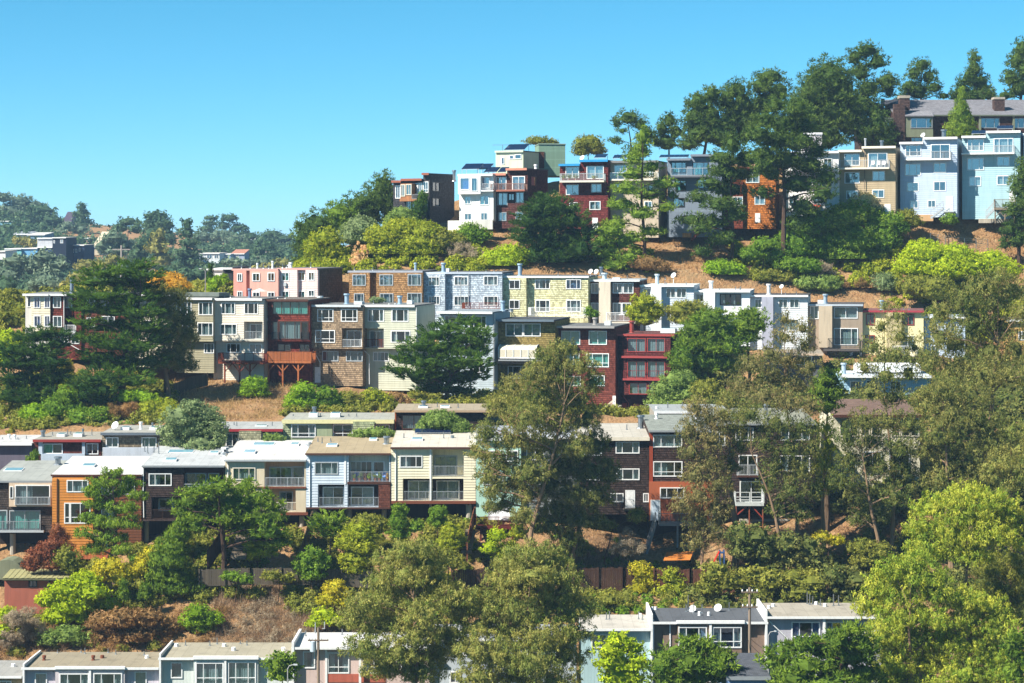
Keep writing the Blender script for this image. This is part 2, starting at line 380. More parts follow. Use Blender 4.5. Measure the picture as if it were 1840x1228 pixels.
    def door(s, x0, y0, x1, y1, mat=None, on=None):
        p = on or s.main; u0, w0, u1, w1 = p.rect(x0, y0, x1, y1)
        mb = MB(); p.bx(mb, u0, u1, -.06, -.004, w0, w1); p.bx(mb, u0 + .1, u1 - .1, -.072, -.061, w0 + .15, (w0 + w1) / 2 - .08); p.bx(mb, u0 + .1, u1 - .1, -.072, -.061, (w0 + w1) / 2 + .08, w1 - .12)
        d = mb.build('door', mat or WHITE, s.root)
        k = MB(); p.bx(k, u1 - .14, u1 - .07, -.12, -.062, (w0 + w1) / 2 - .04, (w0 + w1) / 2 + .04); k.build('handle', STEEL, d)
        t = MB(); p.bx(t, u0 - .09, u0 - .005, -.07, -.003, w0, w1 + .09); p.bx(t, u1 + .005, u1 + .09, -.07, -.003, w0, w1 + .09); p.bx(t, u0 - .004, u1 + .004, -.07, -.003, w1 + .005, w1 + .09); t.build('frame', WHITE, d)
    def bay(s, x0, y0, x1, y1, d, mat=None, name='bay'):
        """A box that stands d in front of the main wall; returns its front for windows."""
        u0, w1 = s.uv(x0, y0, -d); u1, w0 = s.uv(x1, y1, -d)
        p = Panel(s, u0, w0, u1, w1, -d); s.panels.append((p, (mat or s.mat, name, d)))
        q = (max(u0 + .12, .05), max(w0 + .12, .05), min(u1 - .12, s.W - .05), min(w1 - .12, s.main.w1 - .05))
        if q[2] > q[0] and q[3] > q[1]: s.main.holes.append((*q, .02))
        return p
    def loggia(s, x0, y0, x1, y1, d, mat=None, on=None):
        """A balcony set back into the house; returns its rear wall for the doors."""
        p = on or s.main; u0, w0, u1, w1 = p.rect(x0, y0, x1, y1)
        p.holes.append((u0, w0, u1, w1, d))
        q = Panel(s, u0, w0, u1, w1, p.off + d); s.panels.append((q, (mat or s.mat, 'loggia', None)))
        return q
    def finish(s):
        dep = s.dep
        for p, extra in s.panels:
            mb = MB(); p.faces(mb, lap=lapof(s.mat if extra is None else extra[0]))
            if extra is None:
                # end walls and rear wall; the tops follow the roof
                for ua, ub, hh in s.segs:
                    if hh > s.H + .01: mb.poly([(ua, 0, s.H), (ub, 0, s.H), (ub, 0, hh), (ua, 0, hh)])
                    for u in (ua, ub):
                        if ua < u < ub or (u not in (0.0, s.W) and hh > s.H + .01): mb.poly([(u, 0, s.H), (u, dep, s.H), (u, dep, hh + s.pitch * dep), (u, 0, hh)])
                    mb.poly([(ua, dep, 0), (ub, dep, 0), (ub, dep, hh + s.pitch * dep), (ua, dep, hh + s.pitch * dep)])
                h0, h1 = s.segs[0][2], s.segs[-1][2]
                mb.poly([(0, 0, 0), (0, dep, 0), (0, dep, h0 + s.pitch * dep), (0, 0, h0)])
                s.right.faces(mb, lap=lapof(s.mat))
                mb.poly([(s.W, 0, s.H), (s.W, dep, s.H), (s.W, dep, h1 + s.pitch * dep), (s.W, 0, h1)])
                mb.poly([(0, 0, 0), (s.W, 0, 0), (s.W, dep, 0), (0, dep, 0)])
                mb.build('wall', s.mat, s.root)
            else:
                m, name, d = extra
                if d is not None:
                    L = p.loc; e = d - .003
                    for a, b in (((p.u0, p.w0), (p.u1, p.w0)), ((p.u1, p.w0), (p.u1, p.w1)), ((p.u1, p.w1), (p.u0, p.w1)), ((p.u0, p.w1), (p.u0, p.w0))):
                        mb.poly([L(*a, 0), L(*b, 0), L(*b, e), L(*a, e)])
                mb.build(name, m, s.root)
        return s
    # -- trim and fittings
    def box(s, name, x0, y0, x1, y1, o0, o1, mat, parent=None):
        """Box between two pixels on the plane o0, running back to o1 (metres behind the front wall)."""
        u0, w1 = s.uv(x0, y0, o0); u1, w0 = s.uv(x1, y1, o0)
        mb = MB(); mb.box(u0, u1, o0, o1, w0, w1)
        return mb.build(name, mat, parent or s.root)
    def rail(s, x0, y0, x1, y1, off=0.0, mat=None, kind='bars', ret=0.0, step=.14, parent=None):
        mat = mat or WHITE; u0, w1 = s.uv(x0, y0, off); u1, w0 = s.uv(x1, y1, off); mb = MB()
        runs = [((u0, off), (u1, off))]
        if ret: runs += [((u0, off + .05), (u0, off + ret)), ((u1, off + .05), (u1, off + ret))]
        for (a, b), (c, d) in runs:
            A, B = Vector((a, b, 0)), Vector((c, d, 0)); ln = (B - A).length
            up = Vector((0, 0, 1))
            mb.bar(A + up * (w1 - .03), B + up * (w1 - .03), .06)
            mb.bar(A + up * (w0 + .08), B + up * (w0 + .08), .05)
            if kind == 'bars':
                m = max(2, int(ln / step))
                for i in range(m + 1):
                    q = A.lerp(B, i / m); th = .06 if i % 8 == 0 or i == m else .028
                    mb.bar(q + up * (w0 + (.0 if th > .05 else .1)), q + up * (w1 - .06), th)
            elif kind == 'boards':
                m = max(2, int(ln / .16))
                for i in range(m):
                    q = A.lerp(B, (i + .5) / m); mb.bar(q + up * (w0 - .02), q + up * (w1 - .07), .125, .025)
                for i in range(0, int(ln / 1.5) + 2):
                    q = A.lerp(B, min(1, i * 1.5 / ln)); mb.bar(q + up * (w0 - .05), q + up * (w1 + .03), .1)
            elif kind == 'bars3':
                for k in (.3, .55): mb.bar(A + up * (w0 + (w1 - w0) * k), B + up * (w0 + (w1 - w0) * k), .07)
                for i in range(3): q = A.lerp(B, i / 2); mb.bar(q + up * w0, q + up * w1, .09)
            else:
                for i in range(0, int(ln / 1.1) + 2):
                    q = A.lerp(B, min(1, i * 1.1 / ln)); mb.bar(q + up * w0, q + up * (w1 - .06), .05)
        o = mb.build('railing', mat, parent or s.root)
        if kind == 'glass':
            for (a, b), (c, d) in runs:
                g = MB(); g.poly([(a, b, w0 + .1), (c, d, w0 + .1), (c, d, w1 - .07), (a, b, w1 - .07)]); g.build('pane', glass((.8, .86, .88), .1), o)
        return o
    def slab(s, x0, x1, y, o0, o1, mat=None, t=.18, name='balcony_floor'):
        u0, w = s.uv(x0, y, o0); u1 = s.uv(x1, y, o0)[0]
        mb = MB(); mb.box(u0, u1, o0, o1, w - t, w); return mb.build(name, mat or s.fas, s.root)
    def post(s, x, y0, y1, off, r=.22, mat=None, name='stilt', n=10):
        u, w1 = s.uv(x, y0, off); w0 = s.uv(x, y1, off)[1]
        mb = MB(); mb.tube([(u, off, w0 - .6), (u, off, w1)], [r, r], n); return mb.build(name, mat or CONC, s.root)
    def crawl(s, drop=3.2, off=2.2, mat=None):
        """Boarded wall closing the crawl space, its brown darkened to carry the shade there."""
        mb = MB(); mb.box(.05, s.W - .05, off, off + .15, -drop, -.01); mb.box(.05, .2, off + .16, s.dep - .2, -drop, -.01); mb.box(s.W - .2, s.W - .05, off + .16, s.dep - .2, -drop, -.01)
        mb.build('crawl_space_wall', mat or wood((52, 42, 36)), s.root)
    def pipe(s, x, ytop, d=3.0, r=.16, mat=None, name='vent_pipe'):
        u, w1 = s.uv(x, ytop, d); w0 = s.roofz(u, d) - .1
        w1 = max(w1, w0 + .35)
        mb = MB(); mb.tube([(u, d, w0), (u, d, w0 + .14), (u, d, w0 + .15), (u, d, w1 - .22), (u, d, w1 - .2), (u, d, w1)], [r * 1.7, r * 1.5, r, r, r * 1.45, r * 1.35], 10)
        return mb.build(name, mat or STEEL, s.root)
    def stubs(s, xs, d=3.0, h=.5):
        for x in xs:
            u, _ = s.uv(x, 0, d); q = d + random.uniform(-.8, .8); hh = h * random.uniform(.6, 1.3); z0 = s.roofz(u, q) - .05
            mb = MB(); mb.tube([(u, q, z0), (u, q, z0 + hh)], [.05, .05], 6); mb.tube([(u, q, z0), (u, q, z0 + .12)], [.14, .07], 6); mb.build('vent_stub', STEEL, s.root)
    def skylight(s, x0, x1, d0, d1, h=.22, tint=None):
        u0 = s.uv(x0, 0, d0)[0]; u1 = s.uv(x1, 0, d0)[0]; z0 = s.roofz(u0, d0) - .05; z1 = s.roofz(u0, d1) - .05
        mb = MB(); mb.hexa([(u0, d0, z0), (u1, d0, z0), (u1, d1, z1), (u0, d1, z1), (u0, d0, z0 + h), (u1, d0, z0 + h), (u1, d1, z1 + h), (u0, d1, z1 + h)])
        o = mb.build('skylight', WHITE, s.root)
        g = MB(); e = .09; g.hexa([(u0 + e, d0 + e, z0 + h - .02), (u1 - e, d0 + e, z0 + h - .02), (u1 - e, d1 - e, z1 + h - .02), (u0 + e, d1 - e, z1 + h - .02), (u0 + e, d0 + e, z0 + h + .03), (u1 - e, d0 + e, z0 + h + .03), (u1 - e, d1 - e, z1 + h + .03), (u0 + e, d1 - e, z1 + h + .03)])
        g.build('pane', paint((120, 165, 185), .12), o)
    def dish(s, x, y, d=3.0, r=.4):
        u, w = s.uv(x, y, d); z0 = s.roofz(u, d) - .05; mb = MB()
        mb.tube([(u, d, z0), (u, d, w)], [.04, .04], 6)
        c = Vector((u, d - .08, w)); nrm = Vector((-.45, -.75, .5)).normalized(); a = nrm.cross(Vector((0, 0, 1))).normalized(); b = a.cross(nrm)
        n0 = len(mb.v); rings = 3; k = 14
        mb.v.append(tuple(c - nrm * .1))
        for i in range(1, rings + 1):
            q = i / rings
            for j in range(k): mb.v.append(tuple(c + (a * math.cos(2 * math.pi * j / k) + b * math.sin(2 * math.pi * j / k)) * r * q - nrm * (.1 - .1 * q * q)))
        for j in range(k): mb.f.append((n0, n0 + 1 + j, n0 + 1 + (j + 1) % k))
        for i in range(rings - 1):
            for j in range(k): mb.f.append((n0 + 1 + i * k + j, n0 + 1 + i * k + (j + 1) % k, n0 + 1 + (i + 1) * k + (j + 1) % k, n0 + 1 + (i + 1) * k + j))
        mb.bar(c - b * r * .9, c + nrm * r * .8, .03); mb.build('satellite_dish', WHITE, s.root)
    def solar(s, x0, x1, y, d=1.2, ln=1.7, n=3, h=.25, tilt=.45):
        u0, w = s.uv(x0, y, d); u1 = s.uv(x1, y, d)[0]; z0 = max(w, s.roofz(u0, d) + h)
        o = None
        fr = MB(); fr.bar((u0, d, z0 - .04), (u1, d, z0 - .04), .05); fr.bar((u0, d + ln, z0 + ln * tilt - .04), (u1, d + ln, z0 + ln * tilt - .04), .05)
        for u in (u0 + .1, u1 - .1):
            fr.bar((u, d + .05, s.roofz(u, d) - .1), (u, d + .05, z0), .05); fr.bar((u, d + ln - .05, s.roofz(u, d + ln) - .1), (u, d + ln - .05, z0 + ln * tilt), .05); fr.bar((u, d, z0 - .05), (u, d + ln, z0 + ln * tilt - .05), .05)
        o = fr.build('solar_array', ALU, s.root)
        for i in range(n):
            a, b = u0 + (u1 - u0) * i / n + .01, u0 + (u1 - u0) * (i + 1) / n - .01
            m = MB(); m.hexa([(a, d, z0), (b, d, z0), (b, d + ln, z0 + ln * tilt), (a, d + ln, z0 + ln * tilt), (a, d, z0 + .04), (b, d, z0 + .04), (b, d + ln, z0 + ln * tilt + .04), (a, d + ln, z0 + ln * tilt + .04)])
            m.build('solar_panel', SOLAR, o)
    def drain(s, pts, off=-.09, mat=None):
        mb = MB(); q = [(s.uv(x, y, off)[0], off, s.uv(x, y, off)[1]) for x, y in pts]
        mb.tube(q, [.05] * len(q), 6); mb.build('drainpipe', mat or WHITE, s.root)
    def deck(s, x0, x1, yr, yf, d, mat, posts=(), kind='boards', braces=True, rmat=None):
        """Timber deck d metres deep in front of the wall, with railing, posts down to the given rows and braces."""
        u0, w = s.uv(x0, yf, -d); u1 = s.uv(x1, yf, -d)[0]; mb = MB()
        n = max(3, int((u1 - u0) / .16))
        for i in range(n): mb.box(u0 + (u1 - u0) * i / n + .008, u0 + (u1 - u0) * (i + 1) / n - .008, -d, -.01, w - .05, w)
        mb.box(u0, u1, -d - .04, -d - .002, w - .28, w - .002)
        for i in range(4):
            q = u0 + (u1 - u0 - .06) * i / 3; mb.box(q, q + .06, -d, -.01, w - .26, w - .052)
        o = mb.build('deck', mat, s.root)
        s.rail(x0, yr, x1, yf, -d + .04, rmat or mat, kind, d - .12, parent=o)
        for x, y in posts:
            u = s.uv(x, yf, -d + .2)[0]; w0 = s.uv(x, y, -d + .2)[1]; pb = MB(); pb.box(u - .09, u + .09, -d + .11, -d + .29, w0 - .8, w - .285)
            if braces:
                for k in (-1, 1):
                    if u0 < u + k * .9 < u1: pb.bar((u, -d + .2, w - 1.3), (u + k * .9, -d + .2, w - .3), .1)
            pb.build('post', mat, o)
    def stairs(s, x0, y0, x1, y1, off, width, mat, steps=10, rail=True):
        """Outside stair from (x0,y0) up to (x1,y1) on the plane off."""
        u0, w0 = s.uv(x0, y0, off); u1, w1 = s.uv(x1, y1, off); mb = MB()
        for i in range(steps):
            a, b = u0 + (u1 - u0) * i / steps, u0 + (u1 - u0) * (i + 1) / steps; z = w0 + (w1 - w0) * (i + 1) / steps
            mb.box(min(a, b), max(a, b), off, off + width, z - .06, z)
        for o in (off - .04, off + width): mb.bar((u0, o, w0 - .1), (u1, o, w1 - .1), .05, .25)
        if rail:
            for o in (off - .04, off + width):
                mb.bar((u0, o, w0 + .9), (u1, o, w1 + .9), .06)
                for i in range(5): mb.bar((u0 + (u1 - u0) * i / 4, o, w0 + (w1 - w0) * i / 4), (u0 + (u1 - u0) * i / 4, o, w0 + (w1 - w0) * i / 4 + .9), .05)
        mb.build('stairs', mat, s.root)
SOLAR = paint((24, 34, 62), .12, 0.0, 'solar_cell')
# ------------------------------------------------------------------ terrain: the hillside as rows of ground height at successive distances
PROF = [
    (212, [(-300, 1195), (300, 1168), (600, 1152), (900, 1130), (1200, 1098), (1600, 1092), (2200, 1120)]),
    (221, [(-300, 1085), (0, 1085), (150, 1075), (380, 1044), (640, 1048), (850, 1052), (1050, 1045), (1300, 1055), (1500, 1015), (1840, 1010), (2200, 1000)]),
    (228, [(-300, 1000), (0, 1000), (100, 1000), (250, 985), (400, 962), (550, 950), (700, 948), (860, 940), (1050, 950), (1170, 985), (1300, 945), (1460, 935), (1650, 900), (1900, 880), (2200, 870)]),
    (239, [(-300, 905), (600, 885), (1200, 880), (1500, 850), (2200, 830)]),
    (243, [(-300, 858), (600, 845), (1200, 845), (1500, 825), (2200, 800)]),
    (253, [(-300, 790), (0, 785), (200, 772), (500, 757), (700, 745), (900, 738), (1200, 755), (1500, 745), (1840, 730), (2200, 715)]),
    (275, [(-300, 690), (0, 680), (140, 655), (300, 690), (390, 682), (520, 688), (680, 700), (760, 712), (900, 708), (1100, 745), (1215, 742), (1400, 700), (1600, 690), (1840, 670), (2200, 650)]),
    (284, [(-300, 640), (0, 640), (300, 640), (800, 640), (1300, 645), (1840, 640), (2200, 630)]),
    (289, [(-300, 600), (0, 580), (420, 592), (1000, 596), (1500, 610), (2200, 610)]),
    (298, [(-300, 565), (0, 552), (400, 548), (520, 498), (640, 490), (900, 488), (1250, 492), (1400, 512), (1840, 532), (2200, 540)]),
    (309, [(-300, 560), (0, 550), (420, 535), (530, 490), (640, 447), (700, 412), (800, 412), (880, 416), (1000, 404), (1200, 428), (1330, 424), (1500, 410), (1610, 392), (1730, 396), (1840, 404), (2200, 410)]),
    (323, [(-300, 560), (0, 555), (420, 540), (520, 500), (600, 455), (700, 400), (800, 365), (1000, 325), (1200, 315), (1500, 282), (1840, 262), (2200, 250)]),
    (345, [(-300, 570), (0, 565), (500, 530), (700, 430), (1000, 340), (1500, 272), (1840, 255), (2200, 240)]),
    (400, [(-300, 580), (500, 570), (1000, 480), (1840, 450), (2200, 440)]),
    (460, [(-300, 580), (1000, 565), (2200, 540)]),
    (600, [(-300, 505), (0, 515), (250, 525), (530, 525), (1000, 540), (2200, 540)]),
    (750, [(-300, 430), (0, 448), (120, 455), (250, 478), (530, 478), (1000, 500), (2200, 500)]),
    (900, [(-300, 370), (0, 392), (130, 416), (170, 430), (300, 448), (530, 446), (800, 475), (2200, 480)]),
    (1000, [(-300, 365), (0, 385), (80, 398), (180, 428), (400, 432), (540, 442), (1000, 470), (2200, 478)]),
    (1250, [(-300, 470), (2200, 486)]),
]
YS = np.array([-4000., -300, -40, 0, 30, 70, 120, 170, 205] + [p[0] for p in PROF] + [2000., 5000.])
FLAT = {-4000.: -3., -300.: -3., -40.: -1.7, 0.: -1.7, 30.: -9., 70.: -27., 120.: -42., 170.: -43., 205.: -43., 2000.: -18., 5000.: -25.}
def _rowz(i, x):
    Y = YS[i]
    if Y in FLAT: return np.full_like(x, FLAT[Y])
    pr = [p for p in PROF if p[0] == Y][0][1]
    px = CX + FOC * x / Y
    return (HY - np.interp(px, [q[0] for q in pr], [q[1] for q in pr])) * Y / FOC
def gz(x, y):
    """Ground height."""
    xa = np.atleast_1d(np.asarray(x, float)); ya = np.atleast_1d(np.asarray(y, float)) + 0 * xa; xa = xa + 0 * ya
    k = np.clip(np.searchsorted(YS, ya) - 1, 0, len(YS) - 2); out = np.zeros_like(xa)
    for i in np.unique(k):
        m = k == i; t = (ya[m] - YS[i]) / (YS[i + 1] - YS[i])
        out[m] = _rowz(i, xa[m]) * (1 - t) + _rowz(i + 1, xa[m]) * t
    b = (np.sin(xa * .9 + ya * .37) + np.sin(xa * .31 - ya * .83 + 2) + np.sin(xa * 2.1 + ya * 1.7)) * .08
    out += b * np.clip((ya - 200) / 20, 0, 1)
    return out if np.ndim(x) or np.ndim(y) else float(out[0])
def soil():
    m, t, b = nodes_for('dry_soil'); b.inputs['Roughness'].default_value = 1.0; b.inputs['Specular IOR Level'].default_value = 0.1
    g = N(t, 'ShaderNodeNewGeometry')
    def noise(s, d=6):
        n = N(t, 'ShaderNodeTexNoise'); n.inputs['Scale'].default_value = s; n.inputs['Detail'].default_value = d; n.inputs['Roughness'].default_value = .65; t.links.new(g.outputs['Position'], n.inputs[0]); return n.outputs[0]
    def ramp(v, a, b_):
        r = N(t, 'ShaderNodeMapRange'); r.inputs[1].default_value = a; r.inputs[2].default_value = b_; t.links.new(v, r.inputs[0]); return r.outputs[0]
    c = mixc(t, ramp(noise(.22), .4, .62), (.40, .235, .115), (.30, .17, .08))
    c = mixc(t, math_node(t, 'MULTIPLY', ramp(noise(1.3), .5, .66), .7), c, (.42, .29, .15))
    c = mixc(t, math_node(t, 'MULTIPLY', ramp(noise(4.5, 4), .52, .68), .6), c, (.14, .08, .045))
    c = mixc(t, math_node(t, 'MULTIPLY', ramp(noise(.55, 8), .5, .62), .55), c, (.25, .185, .10))
    t.links.new(c, b.inputs['Base Color'])
    bp = N(t, 'ShaderNodeBump'); bp.inputs['Strength'].default_value = 1.0; bp.inputs['Distance'].default_value = .5
    t.links.new(noise(2.2, 8), bp.inputs['Height']); t.links.new(bp.outputs[0], b.inputs['Normal'])
    return m
def valley():
    """Gardens, trees and streets of the valley floor on the camera's side, seen only from above or mirrored in windows."""
    m, t, b = nodes_for('valley_ground'); b.inputs['Roughness'].default_value = 1.0
    g = N(t, 'ShaderNodeNewGeometry'); n = N(t, 'ShaderNodeTexNoise'); n.inputs['Scale'].default_value = .08; n.inputs['Detail'].default_value = 6; t.links.new(g.outputs['Position'], n.inputs[0])
    r = N(t, 'ShaderNodeMapRange'); r.inputs[1].default_value = .42; r.inputs[2].default_value = .6; t.links.new(n.outputs[0], r.inputs[0])
    t.links.new(mixc(t, r.outputs[0], (.035, .055, .022), (.075, .075, .07)), b.inputs['Base Color'])
    return m
def sheet(name, label, xs, ys, mat):
    X, Yg = np.meshgrid(xs, ys); Z = gz(X.ravel(), Yg.ravel())
    v = np.column_stack([X.ravel(), Yg.ravel(), Z]); nx, ny = len(xs), len(ys)
    i = (np.arange(ny - 1)[:, None] * nx + np.arange(nx - 1)[None, :]).ravel()
    f = np.column_stack([i, i + 1, i + nx + 1, i + nx])
    me = bpy.data.meshes.new(name); me.from_pydata(v.tolist(), [], f.tolist()); me.materials.append(mat)
    me.polygons.foreach_set('use_smooth', [True] * len(f))
    o = bpy.data.objects.new(name, me); COL.objects.link(o); o['kind'] = 'structure'; tag(o, label)
XS = np.unique(np.concatenate([np.linspace(-3500, -90, 26), np.linspace(-90, 90, 151), np.linspace(90, 3500, 26)]))
YG = np.unique(np.concatenate([YS, np.linspace(205, 350, 117), np.linspace(350, 1250, 61)]))
sheet('hillside_terrain', 'dry brown hillside falling towards the valley, with bare soil slopes', XS, YG[YG >= 205], soil())
sheet('valley_ground', 'green and grey floor of the valley below the bottom row', XS, YG[YG <= 205], valley())
# ------------------------------------------------------------------ the bottom row, seen from above at the foot of the hill
EB = dict(dep=6.8, group='flat-roofed row houses at the foot of the hill', name='row_house', fo=.5, ft=.2, thick=.14)
def zb(z, py): return (py - ZM[z][1]) * ZM[z][2]
h = House('Y5', 'ochre row house cut off by the corner of the photo, leftmost of the bottom row', -200, 148, 1186, zb('Y5', 1340), 199, 0, wall('vertical', (196, 170, 128)), roof=(150, 150, 146), **EB)
h.wins([(-30, 1212, 75, 1290)], n=3); h.pipe(90, 1112, 4, .14, WHITE); h.finish()
h = House('Y5', 'lavender row house with a gravel roof and three-part windows at the bottom edge', 155, 1068, 1128, zb('Y5', 1340), 199, 0, wall('vertical', (208, 202, 212)), roof=(146, 137, 118), **EB)
h.wins([(237, 1160, 315, 1262, dict(n=1)), (907, 1150, 985, 1252, dict(n=1))], cur='c')
p = h.bay(372, 1135, 838, 1330, .45, wall('vertical', (210, 202, 206)))
h.wins([(402, 1163, 597, 1285, dict(n=3)), (630, 1160, 820, 1285, dict(n=3))], on=p, cur='s', t=0)
h.box('post', 597, 1135, 612, 1330, -.62, -.46, WHITE); h.box('canopy_trim', 368, 1116, 840, 1134, -.7, -.45, WHITE)
h.box('parapet', 152, 1098, 164, 1330, -.55, 6.6, WHITE)
for x in (297, 627, 688): h.pipe(x, 1040, 3 + (x % 3), .13, RUST)
h.pipe(988, 1045, 4, .13, WHITE); h.stubs((535, 570, 720, 782, 380, 978), 6, .5); h.finish()
h = House('Y5', 'pale green row house with a cream roof and tall three-part windows at the bottom edge', 1076, 1960, 1062, zb('Y5', 1340), 199, 0, wall('vertical', (214, 222, 216)), roof=(158, 152, 134), **EB)
h.wins([(1150, 1088, 1225, 1192, dict(n=1)), (1800, 1088, 1870, 1192, dict(n=1))], cur='g')
p = h.bay(1302, 1070, 1735, 1330, .45, wall('vertical', (214, 222, 218)))
h.wins([(1318, 1090, 1502, 1235), (1535, 1085, 1720, 1235)], n=3, t=1, on=p, cur='c')
h.box('post', 1508, 1070, 1522, 1330, -.62, -.46, WHITE); h.box('canopy_trim', 1298, 1046, 1738, 1068, -.7, -.45, WHITE)
h.box('parapet', 1070, 1030, 1082, 1330, -.55, 6.6, WHITE)
for x in (1187, 1508, 1572, 1905): h.pipe(x, 985, 3 + x % 3, .14, WHITE)
h.stubs((1255, 1418, 1460, 1615, 1665), 6, .5); h.finish()
h = House('Y6', 'dusty pink row house with a bright white roof behind the bottom utility pole', 472, 1395, 992, zb('Y6', 1340), 199, 0, wall('plain', (206, 184, 176)), roof=(205, 205, 203), **EB)
h.wins([(543, 1015, 620, 1125, dict(n=1)), (708, 1022, 850, 1160, dict(n=2, t=1)), (945, 1022, 1092, 1160, dict(n=2, t=1)), (1200, 1022, 1340, 1160, dict(n=2, t=1))], cur='s')
h.box('panel', 706, 1166, 1095, 1222, -.06, -.01, wall('plain', (176, 96, 76))); h.box('post', 916, 1000, 932, 1330, -.5, -.3, WHITE); h.box('post', 690, 990, 704, 1330, -.12, -.01, WHITE)
h.box('parapet', 464, 950, 480, 1330, -.6, 6.6, WHITE); h.stubs((560, 800, 1100, 1250), 5, .5); h.finish()
h = House('Y6', 'blue-grey row house mostly hidden behind the two eucalyptus trees at the bottom', 1405, 2380, 935, zb('Y6', 1340), 199.5, 0, wall('plain', (188, 198, 206)), roof=(150, 154, 158), **EB)
h.wins([(1545, 955, 1600, 1040, dict(n=2)), (1620, 955, 1690, 1040, dict(n=2)), (1900, 960, 2050, 1080, dict(n=3)), (1530, 1150, 1600, 1225)], cur='r'); h.post(1755, 980, 1300, -.3, .08, WHITE, 'post'); h.finish()
h = House('Y7', 'light aqua row house with a white roof beside the brown row house', 690, 1160, 868, zb('Y7', 1340), 199, 0, wall('vertical', (176, 206, 212)), roof=(178, 174, 166), **EB)
h.wins([(760, 900, 860, 990, dict(n=2))]); h.stubs((752, 858, 878, 1075, 1100), 5, .6); h.pipe(1085, 790, 6, .12, WHITE); h.finish()
h = House('Y7', 'brown row house with a dark roof, satellite dishes and tall white-framed windows', 1168, 1938, 822, zb('Y7', 1340), 199, 0, wall('vertical', (132, 112, 98)), roof=(88, 92, 98), **EB)
p = h.bay(1338, 832, 1770, 1330, .45, wall('vertical', (140, 118, 102)))
h.wins([(1345, 850, 1533, 988), (1575, 850, 1767, 988)], n=3, t=1, on=p, cur='s')
h.box('post', 1552, 830, 1568, 1330, -.62, -.46, WHITE); h.box('canopy_trim', 1330, 808, 1790, 828, -.7, -.45, WHITE); h.box('corner_board', 1163, 800, 1180, 1330, -.12, -.01, WHITE); h.box('corner_board', 1283, 828, 1292, 1000, -.08, -.01, WHITE)
h.box('parapet', 1158, 765, 1172, 1330, -.55, 6.6, WHITE)
h.dish(1437, 725, 5, .36); h.dish(1608, 718, 5, .38); h.stubs((1412, 1443, 1498, 1395, 1690), 5, 1.2); h.pipe(1485, 745, 3, .1, WHITE); h.pipe(1548, 748, 3, .1, WHITE); h.pipe(1168, 742, 6, .1, WHITE); h.pipe(1190, 742, 6, .1, WHITE); h.finish()
h = House('Y8', 'lavender grey row house with a cream roof beside the pines at the bottom', 246, 900, 855, zb('Y8', 1340), 199, 0, wall('vertical', (188, 186, 196)), roof=(160, 154, 142), **EB)
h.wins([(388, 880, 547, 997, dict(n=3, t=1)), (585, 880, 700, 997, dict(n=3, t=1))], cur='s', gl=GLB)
h.box('post', 566, 860, 580, 1200, -.4, -.2, WHITE); h.box('parapet', 238, 815, 250, 1300, -.55, 6.6, WHITE)
h.drain([(255, 870), (375, 985)], -.2, WHITE)  # white diagonal pipe added for a strip of sunlight on the wall
for x in (258, 283, 527, 577, 815, 843): h.pipe(x, 790, 4 + x % 3, .12, WHITE)
h.stubs((480, 510, 548, 490, 620, 650), 6, .9); h.finish()
# the near roof at the very bottom
h = House('Y8', 'dark grey hipped roof in front of the lavender grey row house', 20, 262, 1200, zb('Y8', 1400), 184, 0, wall('plain', (120, 150, 190)), dep=9, name='hipped_house', fo=.3, pitch=.04, roof=(82, 86, 94), rk='tile', fas=GREY)
h.finish()

# ------------------------------------------------------------------ the middle row on stilts
CB = dict(dep=11, group='stilt houses of the middle row', name='stilt_house', fo=.35, thick=.14, ft=.18)
h = House('Z8', 'grey-roofed dark shingle stilt house with balcony glass tinted teal as reflected sky at the left edge', -80, 357, 715, 1062, 228, 0, wall('shingle', (66, 56, 50)), pitch=.10, roof=(150, 154, 150), fas=GREY, **CB)
p = h.bay(62, 722, 357, 885, .5, wall('plain', (206, 184, 160))); h.win(105, 737, 345, 872, n=31, cur='l', fr='w', on=p); h.rail(105, 818, 345, 874, -.62, ALU); h.win(68, 747, 90, 826, n=1, on=p, cur='d')
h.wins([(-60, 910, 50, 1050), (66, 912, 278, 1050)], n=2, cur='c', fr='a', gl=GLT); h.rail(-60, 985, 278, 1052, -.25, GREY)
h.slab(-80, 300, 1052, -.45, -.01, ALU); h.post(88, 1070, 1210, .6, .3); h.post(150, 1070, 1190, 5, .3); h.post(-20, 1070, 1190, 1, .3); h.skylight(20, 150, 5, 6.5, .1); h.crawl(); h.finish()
h = House('Z8', 'orange wood-sided house with white windows behind the drooping conifer', 360, 975, 672, 1246, 228, 0, wall('siding', (110, 66, 40), .3), pitch=.085, roof=(205, 205, 203), fas=BRNT, **CB)
p = h.bay(360, 690, 640, 1240, 1.1, wall('siding', (198, 130, 58), .2)); h.wins([(462, 703, 608, 784, dict(n=3, cur='c')), (445, 860, 481, 1000, dict(n=1, t=1)), (486, 860, 622, 1000, dict(n=2, t=1))], on=p, cur='d')
h.wins([(700, 720, 790, 800, dict(n=2)), (830, 715, 930, 800, dict(n=2)), (700, 880, 800, 1000), (630, 1120, 740, 1225, dict(n=2, cur='s'))], cur='r'); h.skylight(560, 650, 4, 5.4); h.pipe(400, 540, 6, .3); h.drain([(394, 690), (394, 1020)], -1.2, BRNT)
h.box('bargeboard', 640, 676, 975, 700, -.3, -.02, BRNT); h.deck(470, 740, 1190, 1228, 2.2, wood((190, 110, 70)), [], 'bars', False); h.finish()
h = House('Z8', 'dark brown shingle stilt house with a pale roof behind the spreading pine', 985, 1545, 610, 985, 228, 0, wall('shingle', (62, 46, 40)), pitch=.10, roof=(172, 176, 178), fas=GREY, **CB)
